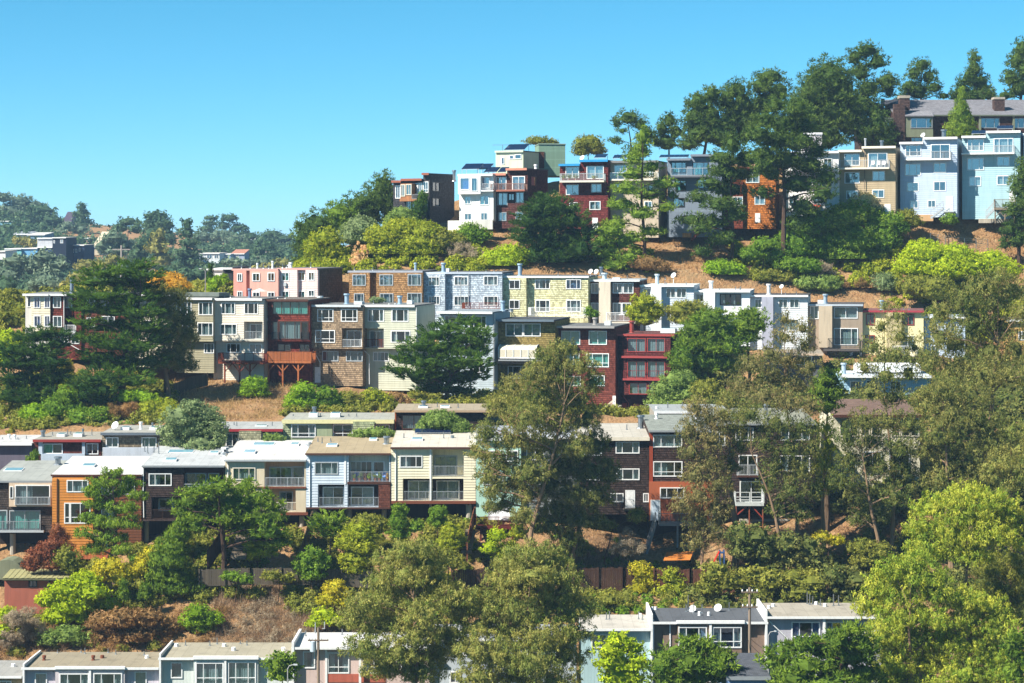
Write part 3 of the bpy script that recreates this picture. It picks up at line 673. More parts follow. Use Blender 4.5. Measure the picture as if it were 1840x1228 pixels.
q = h.loggia(1266, 618, 1540, 752, 1.3, wall('plain', (84, 50, 36))); h.wins([(1275, 655, 1422, 745, dict(n=2)), (1435, 655, 1510, 722, dict(n=1))], on=q, cur='d', fr='a'); h.rail(1266, 728, 1540, 752, .06, ALU, 'plain')
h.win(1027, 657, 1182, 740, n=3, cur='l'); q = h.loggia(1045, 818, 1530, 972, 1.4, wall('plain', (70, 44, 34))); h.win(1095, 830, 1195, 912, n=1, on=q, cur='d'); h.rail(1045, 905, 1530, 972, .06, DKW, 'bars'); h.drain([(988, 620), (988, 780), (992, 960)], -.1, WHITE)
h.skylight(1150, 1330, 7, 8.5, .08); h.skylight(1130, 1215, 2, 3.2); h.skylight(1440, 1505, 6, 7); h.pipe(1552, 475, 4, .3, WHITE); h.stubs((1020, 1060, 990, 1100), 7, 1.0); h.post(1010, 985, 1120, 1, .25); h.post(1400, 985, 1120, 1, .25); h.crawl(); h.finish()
h = House('Y2', 'beige and peach stilt house with two balconies beside the spreading pine', 95, 650, 415, 785, 228, 0, wall('plain', (214, 200, 172)), pitch=.10, roof=(196, 195, 192), fas=ALU, **CB)
h.win(147, 463, 301, 545, n=3, fr='o', cur='c'); q = h.loggia(365, 424, 640, 594, 1.3, wall('plain', (212, 170, 140))); h.wins([(400, 458, 553, 588, dict(n=2, cur='s')), (560, 455, 635, 588, dict(n=1, cur='p'))], on=q, fr='a'); h.rail(370, 530, 638, 594, .06, ALU)
q = h.loggia(400, 606, 580, 765, 1.3, wall('plain', (208, 170, 140))); h.win(470, 628, 560, 760, n=2, on=q, cur='l', fr='a'); h.rail(400, 700, 582, 765, .06, OFFW); h.box('floor_trim', 95, 594, 650, 606, -.12, -.01, RUST); h.box('floor_trim', 380, 770, 664, 790, -.12, -.01, RUST)
h.drain([(113, 425), (113, 600)], -.1, WHITE); h.skylight(215, 300, 3, 4.4); h.skylight(280, 430, 8, 9.5, .08); h.skylight(540, 600, 7.5, 8.8); h.skylight(625, 672, 8, 9); h.pipe(95, 322, 4, .3); h.pipe(660, 285, 6, .3, WHITE); h.post(622, 795, 885, .6, .26); h.post(430, 795, 900, 1, .26)
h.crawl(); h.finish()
h = House('Y2', 'pale blue-white lap-sided stilt house with potted plants on its balcony', 652, 1232, 372, 738, 228, 0, wall('siding', (206, 218, 230), .12), pitch=.08, roof=(158, 144, 118), fas=BRNT, **CB)
h.win(712, 425, 871, 508, n=3, cur='c', fr='a'); q = h.loggia(945, 376, 1226, 560, 1.2, wall('plain', (226, 222, 210))); h.wins([(955, 418, 1107, 556, dict(n=4, cur='l')), (1114, 420, 1190, 492, dict(n=1, cur='d'))], on=q); h.rail(945, 490, 1226, 560, .06, GREY)
h.box('floor_trim', 935, 560, 1232, 577, -.14, -.01, BRNT)
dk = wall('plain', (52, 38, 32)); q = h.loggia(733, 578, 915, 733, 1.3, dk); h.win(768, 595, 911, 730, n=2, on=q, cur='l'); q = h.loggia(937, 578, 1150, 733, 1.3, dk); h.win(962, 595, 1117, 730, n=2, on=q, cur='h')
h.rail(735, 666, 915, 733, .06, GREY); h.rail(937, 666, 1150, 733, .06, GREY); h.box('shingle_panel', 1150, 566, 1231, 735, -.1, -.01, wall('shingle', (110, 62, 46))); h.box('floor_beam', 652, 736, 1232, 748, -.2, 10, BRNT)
h.drain([(676, 390), (676, 730)], -.1, WHITE); h.box('corner_board', 915, 372, 927, 578, -.08, -.01, WHITE); h.pipe(1206, 245, 6, .28); h.skylight(790, 865, 4, 5.2); h.skylight(1085, 1140, 8, 9); h.stubs((730, 765, 820), 7, .5)
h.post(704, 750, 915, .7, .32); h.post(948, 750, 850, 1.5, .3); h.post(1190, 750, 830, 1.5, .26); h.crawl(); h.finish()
# chairs and pots on that balcony stand there by themselves
def patio_chair(hh, x, y, off, label, mat):
    u, w = hh.uv(x, y, off); p = hh.O + hh.ex * u + hh.ey * off + Vector((0, 0, w)); r = empty('patio_chair', p, -.3); tag(r, label, 'chair', 'chairs on the balconies')
    b = MB(); b.box(-.25, .25, -.25, .25, .4, .44); b.build('seat', mat, r); b = MB(); b.hexa([(-.25, .2, .45), (.25, .2, .45), (.25, .25, .45), (-.25, .25, .45), (-.25, .34, .95), (.25, .34, .95), (.25, .39, .95), (-.25, .39, .95)]); b.build('backrest', mat, r)
    for sx in (-.22, .22):
        for sy in (-.22, .22): b = MB(); b.box(sx - .02, sx + .02, sy - .02, sy + .02, 0, .4); b.build('leg', mat, r)
def pot(hh, x, y, off, label, tint='bright', r=.16):
    u, w = hh.uv(x, y, off); p = hh.O + hh.ex * u + hh.ey * off + Vector((0, 0, w)); e = empty('potted_plant', p); tag(e, label, 'potted plant', 'potted plants on the balconies')
    b = MB(); b.tube([(0, 0, 0), (0, 0, .28), (0, 0, .3), (0, 0, .33)], [r * .7, r, r * 1.12, r * 1.12], 10); b.build('pot', paint((168, 96, 66), .8), e)
    Q, T = leaves([(0, 0, .5, r * 1.3, r * 1.3, .25)], 'clip', tint, RNG, .8); leafmesh('foliage', Q, T, e)
BALC = h
h = House('Y2', 'cream lap-sided stilt house with wide dark balconies left of the tall eucalyptus', 1238, 1820, 330, 692, 228, 0, wall('siding', (232, 224, 196), .12), pitch=.08, roof=(190, 184, 172), fas=BRNT, **CB)
h.win(1298, 382, 1451, 460, n=3, cur='l'); q = h.loggia(1522, 338, 1738, 522, 1.2, wall('plain', (232, 222, 186))); h.win(1538, 380, 1692, 518, n=2, on=q, cur='c', fr='a'); h.rail(1524, 450, 1738, 522, .06, GREY)
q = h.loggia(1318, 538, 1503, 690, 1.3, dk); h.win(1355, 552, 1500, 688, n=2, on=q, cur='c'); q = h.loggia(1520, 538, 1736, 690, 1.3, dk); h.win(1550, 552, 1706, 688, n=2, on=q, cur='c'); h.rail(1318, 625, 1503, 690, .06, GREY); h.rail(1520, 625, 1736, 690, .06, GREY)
h.box('floor_beam', 1238, 692, 1820, 712, -.2, 10, RUST); h.box('corner_board', 1503, 330, 1514, 690, -.08, -.01, WHITE); h.drain([(1268, 345), (1268, 690)], -.1, WHITE); h.post(1772, 715, 860, .6, .3); h.post(1510, 715, 770, .8, .14); h.post(1300, 715, 830, 1.5, .26)
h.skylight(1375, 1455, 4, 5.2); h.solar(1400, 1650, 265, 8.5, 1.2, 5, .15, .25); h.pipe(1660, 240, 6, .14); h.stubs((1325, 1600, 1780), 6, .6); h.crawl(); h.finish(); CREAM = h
h = House('Y3', 'mint green house with a red-brown deck behind the tall eucalyptus', 212, 522, 272, 800, 228, 0, wall('plain', (176, 214, 200)), pitch=.05, roof=(150, 156, 164), **CB)
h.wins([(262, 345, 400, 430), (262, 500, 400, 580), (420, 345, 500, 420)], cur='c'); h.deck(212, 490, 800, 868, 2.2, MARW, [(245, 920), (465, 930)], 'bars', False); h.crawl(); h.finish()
h = House('Y3', 'slate grey house half hidden between the tall eucalyptus and the white-roofed house', 528, 905, 262, 790, 228.5, 0, wall('siding', (120, 126, 128)), pitch=.05, roof=(170, 176, 186), **CB)
h.wins([(560, 330, 680, 410), (740, 330, 860, 410), (560, 500, 680, 580), (590, 720, 600, 780)], cur='r'); h.crawl(); h.finish()
h = House('Y3', 'dark shingle house with a broad white roof and a white back door', 910, 1402, 262, 785, 228, 0, wall('shingle', (58, 44, 38)), pitch=.06, roof=(176, 172, 162), fas=OFFW, ft=.35, **{k: v for k, v in CB.items() if k != 'ft'})
h.wins([(918, 292, 1077, 377), (1175, 285, 1336, 363), (930, 465, 1062, 548), (1180, 470, 1336, 546)], n=3, cur='s'); h.wins([(945, 620, 1026, 698), (1138, 640, 1226, 698), (1365, 640, 1400, 698)], n=2, cur='d'); h.door(1246, 623, 1301, 750)
h.pipe(1347, 100, 7, .3); h.stubs((1000, 1060, 1250), 6, .5); h.box('landing', 1230, 750, 1310, 762, -1.2, -.01, GRW); h.finish()
h = House('Y3', 'dark shingle house with a grey shingle roof over an orange lower storey', 1406, 1850, 215, 832, 228, 0, wall('shingle', (64, 46, 40)), pitch=.08, roof=(132, 138, 132), rk='tile', fas=GREY, **CB)
h.box('corner_board', 1406, 222, 1430, 570, -.1, -.01, wood((150, 66, 40))); p = h.bay(1405, 560, 1850, 828, .25, wall('plain', (168, 92, 58)), 'lower_wall'); h.wins([(1433, 237, 1630, 320, dict(n=3, cur='c')), (1433, 420, 1632, 522, dict(n=3, t=1, cur='l'))]); h.win(1480, 600, 1645, 672, n=3, on=p, cur='d'); h.door(1420, 690, 1475, 828, paint((196, 212, 226)), on=p)
h.deck(1475, 1850, 775, 845, 1.8, GREY, [(1600, 960), (1780, 960)], 'bars', False); h.stairs(1375, 1090, 1452, 835, -1.6, 1.0, GREY, 14); h.pipe(1455, 85, 8, .14, WHITE); h.pipe(1720, 85, 8, .2, WHITE); h.crawl(); h.finish()
h = House('Y4', 'dark brown shingle house with a white balcony on posts among the eucalyptus', 105, 632, 345, 742, 228, 0, wall('shingle', (66, 50, 44)), pitch=.08, roof=(136, 138, 124), rk='tile', fas=GREY, **CB)
h.wins([(228, 360, 317, 423, dict(n=3)), (455, 365, 600, 422, dict(n=3)), (244, 497, 335, 598, dict(n=2, cur='d')), (450, 500, 600, 577, dict(n=3)), (120, 380, 175, 450), (250, 628, 362, 735, dict(n=2, cur='d'))], cur='s'); h.rail(238, 545, 340, 600, -.6, ALU, 'bars', .55); h.slab(238, 345, 600, -.65, -.01, BRNT)
h.deck(228, 370, 682, 738, 1.5, paint((200, 206, 206)), [], 'bars3', False)
for x in (232, 298, 366): h.post(x, 748, 865, -1.3, .09, RUST, 'post', 4)
b = MB(); b.bar((h.uv(237, 795, -1.3)[0], -1.3, h.uv(237, 795, -1.3)[1]), (h.uv(282, 760, -1.3)[0], -1.3, h.uv(282, 755, -1.3)[1]), .12); b.bar((h.uv(362, 810, -1.3)[0], -1.3, h.uv(362, 810, -1.3)[1]), (h.uv(312, 758, -1.3)[0], -1.3, h.uv(312, 755, -1.3)[1]), .12); b.build('brace', paint((150, 60, 42)), h.root)
h.box('foundation', 250, 820, 497, 870, .2, 6, CONC); h.pipe(380, 240, 6, .2); h.crawl(); h.finish()
h = House('Y4', 'cream board house with a brown pitched roof behind the eucalyptus trunks', 716, 1152, 300, 705, 232, 0, wall('vertical', (216, 210, 184)), dep=10, pitch=.1, roof=(112, 92, 82), rk='tile', fas=BRNT, name='stilt_house', group='stilt houses of the middle row', fo=.6)
h.wins([(x, 310, x + 42, 402, dict(n=1)) for x in (750, 800, 858, 910, 1010, 1060, 1105)], cur='r', fr='o'); h.wins([(745, 500, 830, 590), (870, 480, 960, 590), (1000, 480, 1100, 590)], cur='d', fr='a'); h.rail(722, 520, 790, 580, -.5, WHITE, 'bars', .4); h.finish()

# ------------------------------------------------------------------ the row of low houses behind it
DB = dict(dep=9, group='low houses behind the middle row', name='low_house', fo=.5)
h = House('Z8', 'purple-grey stucco house with a white roof edge at the left border', -120, 222, 455, 700, 243, 0, wall('plain', (104, 98, 112)), roof=(184, 184, 184), **DB); h.pipe(62, 385, 4, .14, WHITE); h.pipe(100, 388, 4, .14, WHITE); h.stubs((20, 130, 180), 4, .4); h.finish()
h = House('Z8', 'red-brown house with a red roof edge and pale blue columns', 237, 697, 432, 700, 243, 0, wall('shingle', (96, 44, 34)), roof=(152, 149, 140), fas=REDT, **DB)
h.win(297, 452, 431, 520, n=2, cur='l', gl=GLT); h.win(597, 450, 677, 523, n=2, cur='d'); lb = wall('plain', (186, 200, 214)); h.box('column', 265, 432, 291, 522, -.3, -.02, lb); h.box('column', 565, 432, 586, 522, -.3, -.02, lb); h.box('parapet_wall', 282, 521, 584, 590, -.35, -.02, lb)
h.pipe(297, 358, 3, .22); h.skylight(390, 445, 3, 4.5, .35); h.skylight(505, 565, 3, 4.5, .4); h.pipe(572, 347, 4, .1); h.stubs((372, 468, 485, 640), 5, .7); h.finish()
h = House('Z8', 'taupe stucco house with a white parapet left of the round grey-green tree', 703, 1180, 385, 700, 243, 0, wall('shingle', (140, 126, 104)), roof=(156, 156, 150), fas=paint((96, 106, 116)), **DB)
h.wins([(732, 408, 816, 476), (978, 408, 1078, 476)], n=2, cur='g', gl=GLT); h.box('parapet_wall', 707, 478, 1110, 540, -.9, -.6, wall('plain', (196, 204, 214))); h.dish(793, 322, 3, .45); h.pipe(971, 300, 4, .16, WHITE); h.pipe(1052, 305, 4, .1); h.skylight(830, 890, 3, 4.4, .35); h.skylight(1030, 1085, 3, 4.4, .35); h.finish()
h = House('Y2', 'sage shingle house with a dark red roof edge right of the round grey-green tree', -50, 490, 206, 420, 243, 0, wall('shingle', (156, 154, 124)), roof=(158, 162, 162), fas=paint((156, 40, 48)), **DB)
p = h.bay(190, 210, 342, 400, .9, wall('shingle', (172, 170, 138))); h.wins([(100, 228, 189, 316, dict(n=2, cur='l')), (346, 230, 446, 316, dict(n=2, cur='s'))]); h.skylight(300, 380, 3, 4.2, .15); h.stubs((150, 180, 420), 4, .4); h.finish()
h = House('Y2', 'light green house with a pale yellow roof edge above the orange roof', 492, 1255, 142, 400, 243, 0, wall('shingle', (162, 172, 134), .2), roof=(156, 158, 150), fas=paint((222, 216, 164)), ft=.42, **DB)
st = wall('plain', (156, 168, 134)); p = h.bay(546, 146, 832, 400, .25, st); h.win(551, 165, 716, 252, n=3, t=1, on=p, cur='s'); h.win(838, 165, 971, 252, n=2, t=1, cur='d'); p = h.bay(975, 146, 1122, 400, .8); h.win(1130, 166, 1226, 197, n=3, cur='l')
h.pipe(708, 42, 4, .2); h.skylight(670, 730, 3, 4.6, .5); h.skylight(820, 885, 3, 4.6, .5); h.stubs((560, 750, 945, 1000), 4, .4); h.finish()
h = House('Y2', 'dark brown house with a tan roof edge behind the round clipped tree', 1262, 1900, 78, 330, 243, 0, wall('shingle', (58, 42, 36)), roof=(156, 145, 126), fas=paint((176, 150, 122)), ft=.22, **DB)
h.win(1313, 100, 1475, 197, n=2, cur='c', fr='b'); h.box('corner_board', 1262, 80, 1272, 200, -.08, -.01, wood((150, 84, 50))); h.skylight(1425, 1490, 3, 4.2, .25); h.pipe(1462, 0, 3.6, .22); h.skylight(1575, 1640, 3, 4, .3); h.stubs((1555, 1700), 4, .6); h.finish()
h = House('Y2', 'orange-tiled low roof between the light green house and the cream stilt house', 830, 1400, 292, 420, 241, 0, wall('plain', (170, 120, 90)), dep=1.2, name='low_house', roof=(186, 110, 74), rk='tile', pitch=.25, fas=RUST, group='low houses behind the middle row'); h.finish()
h = House('Z3', 'grey-roofed house behind the treetops right of the dark red house', 1290, 1800, 1195, 1420, 243, 0, wall('plain', (150, 146, 136)), roof=(150, 156, 158), **DB); h.pipe(1305, 1188, 3, .12, WHITE); h.pipe(1640, 1180, 3, .16, WHITE); h.stubs((1380, 1480, 1560), 4, .6); h.finish()

# ------------------------------------------------------------------ the tall houses across the slope
BB = dict(dep=8.2, group='tall houses across the slope', name='tall_house', fo=1.0, ft=.26)
h = House('Z1', 'cream corner house with narrow windows at the left end of the slope row', 175, 346, 885, 1320, 275, 4, wall('plain', (206, 204, 198)), roof=(120, 122, 122), **BB)
p = h.bay(215, 890, 346, 1142, .6, wall('siding', (232, 222, 196))); h.wins([(235, 897, 277, 972), (307, 897, 344, 972), (235, 1027, 280, 1102), (307, 1027, 344, 1102)], n=2, on=p, cur='c', gl=GLB); h.win(190, 892, 213, 966, n=1, cur='b'); h.finish()
h = House('Z1', 'red-brown shingle house with a white balcony left of the big dark cypress', 347, 560, 885, 1330, 275, 4, wall('shingle', (116, 50, 36)), roof=(120, 122, 122), **BB)
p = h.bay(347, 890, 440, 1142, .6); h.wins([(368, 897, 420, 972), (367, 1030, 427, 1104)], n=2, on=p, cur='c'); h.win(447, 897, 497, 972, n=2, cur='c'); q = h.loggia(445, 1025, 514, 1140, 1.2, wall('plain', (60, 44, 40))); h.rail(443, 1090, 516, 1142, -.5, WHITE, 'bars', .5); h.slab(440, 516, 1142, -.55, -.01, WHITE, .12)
h.wins([(418, 1156, 470, 1220), (490, 1156, 547, 1220), (345, 1156, 395, 1220)], n=2, cur='c'); h.drain([(441, 890), (441, 1150), (490, 1230), (552, 1265)], -.7, WHITE); h.pipe(495, 762, 3, .24, paint((110, 126, 140)), 'chimney'); h.finish()
h = House('Z1', 'brown and cream house almost hidden behind the big dark cypress', 562, 905, 885, 1330, 275, 6, wall('shingle', (112, 58, 42)), roof=(120, 122, 122), **BB); h.wins([(600, 900, 655, 970), (690, 900, 760, 970), (600, 1040, 655, 1105), (700, 1030, 790, 1105), (830, 900, 890, 970)], cur='c'); h.finish()
h = House('Z1', 'cream house behind the orange-topped tree and the big dark cypress', 908, 1212, 890, 1380, 275, 8, wall('siding', (204, 196, 170)), roof=(120, 122, 122), **BB); h.wins([(915, 910, 950, 980), (1000, 905, 1050, 975), (1100, 910, 1180, 985), (1000, 1060, 1060, 1130)], cur='c'); h.finish()
h = House('Z1', 'grey-green house dappled by tree shade left of the cream house with the deck', 1215, 1476, 912, 1420, 275, 10, wall('siding', (164, 158, 132)), roof=(130, 134, 130), **BB)
p = h.bay(1215, 915, 1470, 1205, .7); h.wins([(1217, 935, 1320, 1020), (1370, 935, 1467, 1021), (1363, 1075, 1470, 1163), (1235, 1075, 1320, 1150)], n=3, on=p, cur='c'); h.win(1408, 1218, 1507, 1285, n=3, cur='c'); h.box('roof_hatch', 1235, 868, 1510, 895, 1.5, 6, wall('plain', (120, 128, 122))); h.finish()
h = House('Z2', 'cream lap-sided house with a red-brown deck on posts above the dry slope', -63, 286, 418, 975, 275, 12, wall('siding', (222, 214, 198)), roof=(128, 128, 126), **BB)
p = h.bay(-63, 421, 282, 705, .7); h.wins([(-8, 440, 86, 516, dict(n=3)), (150, 440, 244, 516, dict(n=3, cur='d')), (-17, 585, 98, 658, dict(n=3))], on=p, cur='c'); q = h.loggia(148, 568, 276, 692, 1.0, wall('plain', (206, 192, 172)), on=p); h.win(190, 585, 273, 688, n=2, on=q, cur='h'); h.rail(148, 635, 276, 692, -.62, GREY, 'bars')
h.wins([(28, 720, 123, 782, dict(n=3)), (185, 722, 271, 782, dict(n=2, cur='c'))], cur='d'); h.deck(-30, 282, 783, 843, 2.0, REDW, [(-95 + 110, 945), (118, 955), (188, 945)], 'bars', True); h.pipe(187, 340, 3, .2, paint((110, 130, 160))); h.stubs((-20, 20, 60), 3, .5); h.finish(); DECKH = h
h = House('Z2', 'red-brown shingle house with teal sky reflection tinted into its glass and an orange timber deck', 287, 604, 424, 990, 275, 12, wall('shingle', (122, 50, 34)), roof=(110, 104, 98), fas=BRNT, **BB)
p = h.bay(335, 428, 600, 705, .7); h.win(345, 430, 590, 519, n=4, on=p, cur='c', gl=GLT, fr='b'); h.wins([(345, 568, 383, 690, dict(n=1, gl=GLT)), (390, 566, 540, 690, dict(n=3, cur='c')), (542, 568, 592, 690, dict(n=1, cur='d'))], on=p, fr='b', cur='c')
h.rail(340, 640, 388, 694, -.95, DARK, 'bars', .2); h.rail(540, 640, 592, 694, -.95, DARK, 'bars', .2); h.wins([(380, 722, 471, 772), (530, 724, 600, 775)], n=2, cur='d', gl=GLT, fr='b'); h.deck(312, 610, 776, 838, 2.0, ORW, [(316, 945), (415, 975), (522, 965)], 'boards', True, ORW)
h.box('wall_lamp', 290, 543, 306, 562, -.3, -.01, WHITE); h.stubs((320, 380, 430), 3, .5); h.finish(); DECKO = h
h = House('Z2', 'taupe shingle house with a white side door, centre of the slope row', 606, 966, 462, 1010, 275, 13, wall('shingle', (156, 134, 108), .15), roof=(110, 112, 112), fas=paint((200, 208, 214)), **BB)
p = h.bay(606, 465, 966, 757, .7); h.wins([(655, 483, 763, 568), (818, 483, 929, 568), (641, 628, 774, 713)], n=3, t=1, on=p, cur='d', gl=GLD); q = h.loggia(823, 615, 960, 746, 1.0, wall('plain', (150, 134, 112)), on=p); h.win(858, 630, 958, 742, n=2, on=q, cur='d', gl=GLD); h.rail(823, 690, 960, 746, -.62, ALU, 'bars')
h.wins([(688, 772, 798, 841), (853, 775, 964, 842)], n=3, cur='g', fr='a'); h.door(641, 886, 671, 990); h.drain([(625, 765), (645, 800), (672, 850), (672, 990)], -.1, WHITE); h.drain([(604, 470), (606, 760)], -.8, OFFW); h.pipe(856, 375, 3, .28, paint((150, 176, 196)), 'chimney'); h.skylight(905, 960, 2, 3.2, .4); h.pipe(672, 392, 4, .3, paint((196, 206, 212))); h.finish(); TAUPE = h
h = House('Z2', 'pale sage lap-sided house right of the taupe shingle house', 967, 1336, 462, 1040, 275, 14, wall('siding', (196, 198, 178)), roof=(118, 120, 120), **BB)
p = h.bay(970, 465, 1334, 757, .7); h.wins([(1003, 483, 1112, 568), (1168, 483, 1281, 568), (1162, 632, 1294, 713)], n=3, on=p, cur='s'); q = h.loggia(975, 615, 1112, 750, 1.0, wall('plain', (186, 184, 164)), on=p); h.win(1014, 632, 1110, 742, n=2, on=q, cur='s'); h.rail(975, 690, 1112, 750, -.62, REDW, 'bars')
h.wins([(1040, 778, 1146, 841), (1205, 778, 1300, 841)], n=3, cur='l'); h.drain([(966, 470), (966, 760), (1010, 800), (1012, 1000)], -.85, WHITE); h.drain([(1336, 470), (1336, 660)], -.85, WHITE); h.pipe(1222, 390, 3, .26, paint((150, 176, 196)), 'chimney'); h.skylight(1370 - 100, 1400 - 95, 3, 4, .5); h.stubs((1038, 1155, 1190), 3, .6); h.finish()
h = House('Z3', 'light blue-grey house partly behind the windswept cypress', -195, 182, 508, 1090, 274, 14, wall('siding', (178, 192, 200)), roof=(130, 140, 148), **BB)
h.wins([(-158, 528, -48, 602), (12, 530, 129, 613), (12, 690, 125, 765), (-150, 690, -50, 765), (12, 850, 110, 920)], n=3, cur='d'); h.pipe(243, 425, 4, .25, paint((150, 176, 196))); h.pipe(300, 480, 3, .2); h.box('side_board', 176, 520, 184, 1080, -.1, -.01, GREY); h.finish()
h = House('Z3', 'olive shingle house with a curved glass sunroom', 212, 605, 562, 1150, 274, 14, wall('shingle', (146, 128, 72)), roof=(70, 74, 80), fas=paint((96, 112, 124)), **BB)
h.wins([(265, 583, 381, 669), (388, 583, 504, 669)], n=2, cur='c'); h.wins([(280, 875, 400, 960), (430, 880, 520, 955)], n=3, cur='d'); u0, w1 = h.uv(212, 745, -1.3); u1, w0 = h.uv(472, 818, -1.3)
mb = MB()
for i in range(6):
    u = u0 + (u1 - u0) * i / 5; mb.tube([(u, -1.3, w0), (u, -1.3, w1 - .3), (u, -1.1, w1), (u, -.7, w1 + .22), (u, -.05, w1 + .3)], [.05] * 5, 5)
mb.box(u0, u1, -1.32, -.01, w0 - .12, w0); sr = mb.build('sunroom', WHITE, h.root)
for i in range(5):
    a, b = u0 + (u1 - u0) * i / 5 + .04, u0 + (u1 - u0) * (i + 1) / 5 - .04; m = MB(); q = [(-1.28, w0), (-1.28, w1 - .3), (-1.08, w1 - .02), (-.7, w1 + .2), (-.05, w1 + .28)]
    for (ya, za), (yb_, zb_) in zip(q, q[1:]): m.poly([(a, ya, za), (b, ya, za), (b, yb_, zb_), (a, yb_, zb_)])
    m.build('pane', paint((206, 200, 182), .25), sr)
h.slab(212, 520, 830, -1.6, -.01, GREY); h.rail(212, 822, 520, 862, -1.5, DARK, 'bars', 1.4); h.finish()
h = House('Z3', 'red-brown shingle house with white stairs behind the tall eucalyptus', 615, 1020, 607, 1215, 274, 14, wall('shingle', (118, 58, 44)), roof=(104, 106, 108), fas=paint((150, 148, 146)), **BB)
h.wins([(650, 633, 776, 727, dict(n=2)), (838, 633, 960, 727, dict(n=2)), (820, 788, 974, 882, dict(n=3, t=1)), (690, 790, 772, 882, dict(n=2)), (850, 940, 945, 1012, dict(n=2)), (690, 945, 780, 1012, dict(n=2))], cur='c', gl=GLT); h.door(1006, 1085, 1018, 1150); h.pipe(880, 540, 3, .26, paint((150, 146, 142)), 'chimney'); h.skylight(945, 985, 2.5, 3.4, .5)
h.stairs(905, 1240, 1010, 1155, -1.8, 1.0, OFFW, 9); h.box('landing', 1005, 1150, 1045, 1160, -1.8, -.01, OFFW); h.finish()
h = House('Z3', 'dark red shingle house with red balcony edges and tall curtained windows', 1022, 1432, 662, 1235, 274, 14, wall('shingle', (76, 38, 36)), roof=(96, 60, 58), fas=paint((158, 62, 56)), **BB)
for y0, y1, yw0, yw1, x0, x1 in ((668, 812, 683, 778, 1066, 1400), (824, 965, 840, 960, 1075, 1400), (985, 1075, 990, 1070, 1080, 1330)):
    p = h.bay(x0, y0, x1, y1, .9, wall('shingle', (92, 36, 32))); h.wins([(1103, yw0, 1228, yw1), (1240, yw0, 1362, yw1)] if y0 < 900 else [(1115, yw0, 1240, yw1), (1248, yw0, 1325, yw1)], n=2, on=p, cur='c', fr='r')
rm = paint((158, 62, 60))
for x0, x1, y in ((1062, 1378, 806), (1070, 1378, 960)): h.slab(x0, x1, y, -1.35, -.01, rm, .24)
h.rail(1075, 905, 1378, 958, -1.28, paint((120, 46, 44)), 'plain'); h.pipe(1133, 562, 3, .28, paint((150, 62, 54)), 'chimney'); h.skylight(1330, 1430, 3, 4.5, .6); h.drain([(1072, 1080), (1110, 1130), (1112, 1210)], -.15, rm); h.box('red_hatch', 1065, 1130, 1098, 1190, -.3, -.01, paint((150, 56, 46))); h.wins([(1228, 1138, 1248, 1185)], n=1); h.finish()
h = House('Z4', 'low grey house with a tan roof edge behind the eucalyptus tops', 390, 696, 606, 800, 274, 6, wall('plain', (92, 92, 96)), roof=(150, 140, 126), fas=paint((196, 172, 148)), **BB); h.wins([(430, 615, 500, 660), (560, 615, 640, 660)], cur='d'); h.finish()
h = House('Z4', 'pale blue house with a long white roof edge behind the eucalyptus trunk', 792, 1262, 722, 930, 262, 4, wall('siding', (150, 186, 206)), roof=(190, 200, 208), **BB)
h.wins([(925, 740, 990, 802, dict(n=2)), (1050, 745, 1107, 802, dict(n=2)), (840, 745, 900, 800)], cur='s'); h.box('upper_roof', 875, 657, 1212, 700, 3, 7.5, WHITE); h.pipe(787 + 20, 650, 2, .26, paint((170, 190, 204)), 'chimney'); h.finish()

# ------------------------------------------------------------------ the two-storey row above
AB = dict(dep=8.5, group='two-storey houses of the upper street', name='terrace_house', fo=.45, ft=.24)
def bottom(h, x0, x1): pass
h = House('Z2', 'salmon pink house at the left end of the upper street', 75, 386, 214, 620, 289, 12, wall('plain', (216, 150, 136), .12), roof=(110, 110, 112), fas=paint((216, 164, 152)), **AB)
p = h.bay(75, 216, 163, 600, .5); h.wins([(102, 238, 134, 291), (102, 360, 136, 398)], n=2, on=p, cur='c'); p = h.bay(187, 216, 384, 600, .5, wall('plain', (224, 168, 152), .12)); h.wins([(207, 235, 256, 289), (312, 232, 358, 289), (208, 365, 256, 415), (312, 365, 358, 415)], n=2, on=p, cur='l')
h.pipe(345, 150, 3, .14, WHITE); h.pipe(240, 165, 3, .12, WHITE); h.stubs((120, 180, 290, 330), 3, .6); h.finish()
h = House('Z2', 'pale pink lap-sided house with a dark brown side wall carrying painted shade', 387, 658, 210, 620, 288.4, 17, wall('siding', (226, 204, 198), .12), roof=(110, 110, 112), fas=paint((212, 160, 150)), **AB)
p = h.bay(387, 213, 515, 600, .5); h.wins([(408, 230, 458, 288), (408, 358, 458, 405)], n=2, on=p, cur='h', gl=GLT); h.wins([(521, 228, 568, 286), (520, 358, 569, 405)], n=2, cur='h', gl=GLT); p = h.bay(572, 213, 656, 600, .5); h.wins([(592, 228, 633, 284), (592, 352, 633, 395)], n=2, on=p, cur='c')
b = MB(); b.poly([(h.W + .05, .02, .1), (h.W + .05, h.dep, .1), (h.W + .05, h.dep, h.H + .15), (h.W + .05, .02, h.H)]); b.build('shaded_shingle_side', wall('shingle', (96, 78, 60)), h.root)  # brown side shingles, the wall's shadow put into their dark colour
h.pipe(470, 160, 3, .2, WHITE); h.pipe(458, 175, 4, .14, WHITE); h.stubs((400, 430, 600), 3, .6); h.box('air_conditioner', 420, 300, 438, 325, -.75, -.5, ALU); h.finish()
h = House('Z2', 'golden brown shingle house above the taupe house', 872, 1380, 228, 640, 289, 10, wall('shingle', (176, 134, 88)), roof=(100, 102, 106), fas=paint((160, 168, 180)), **AB)
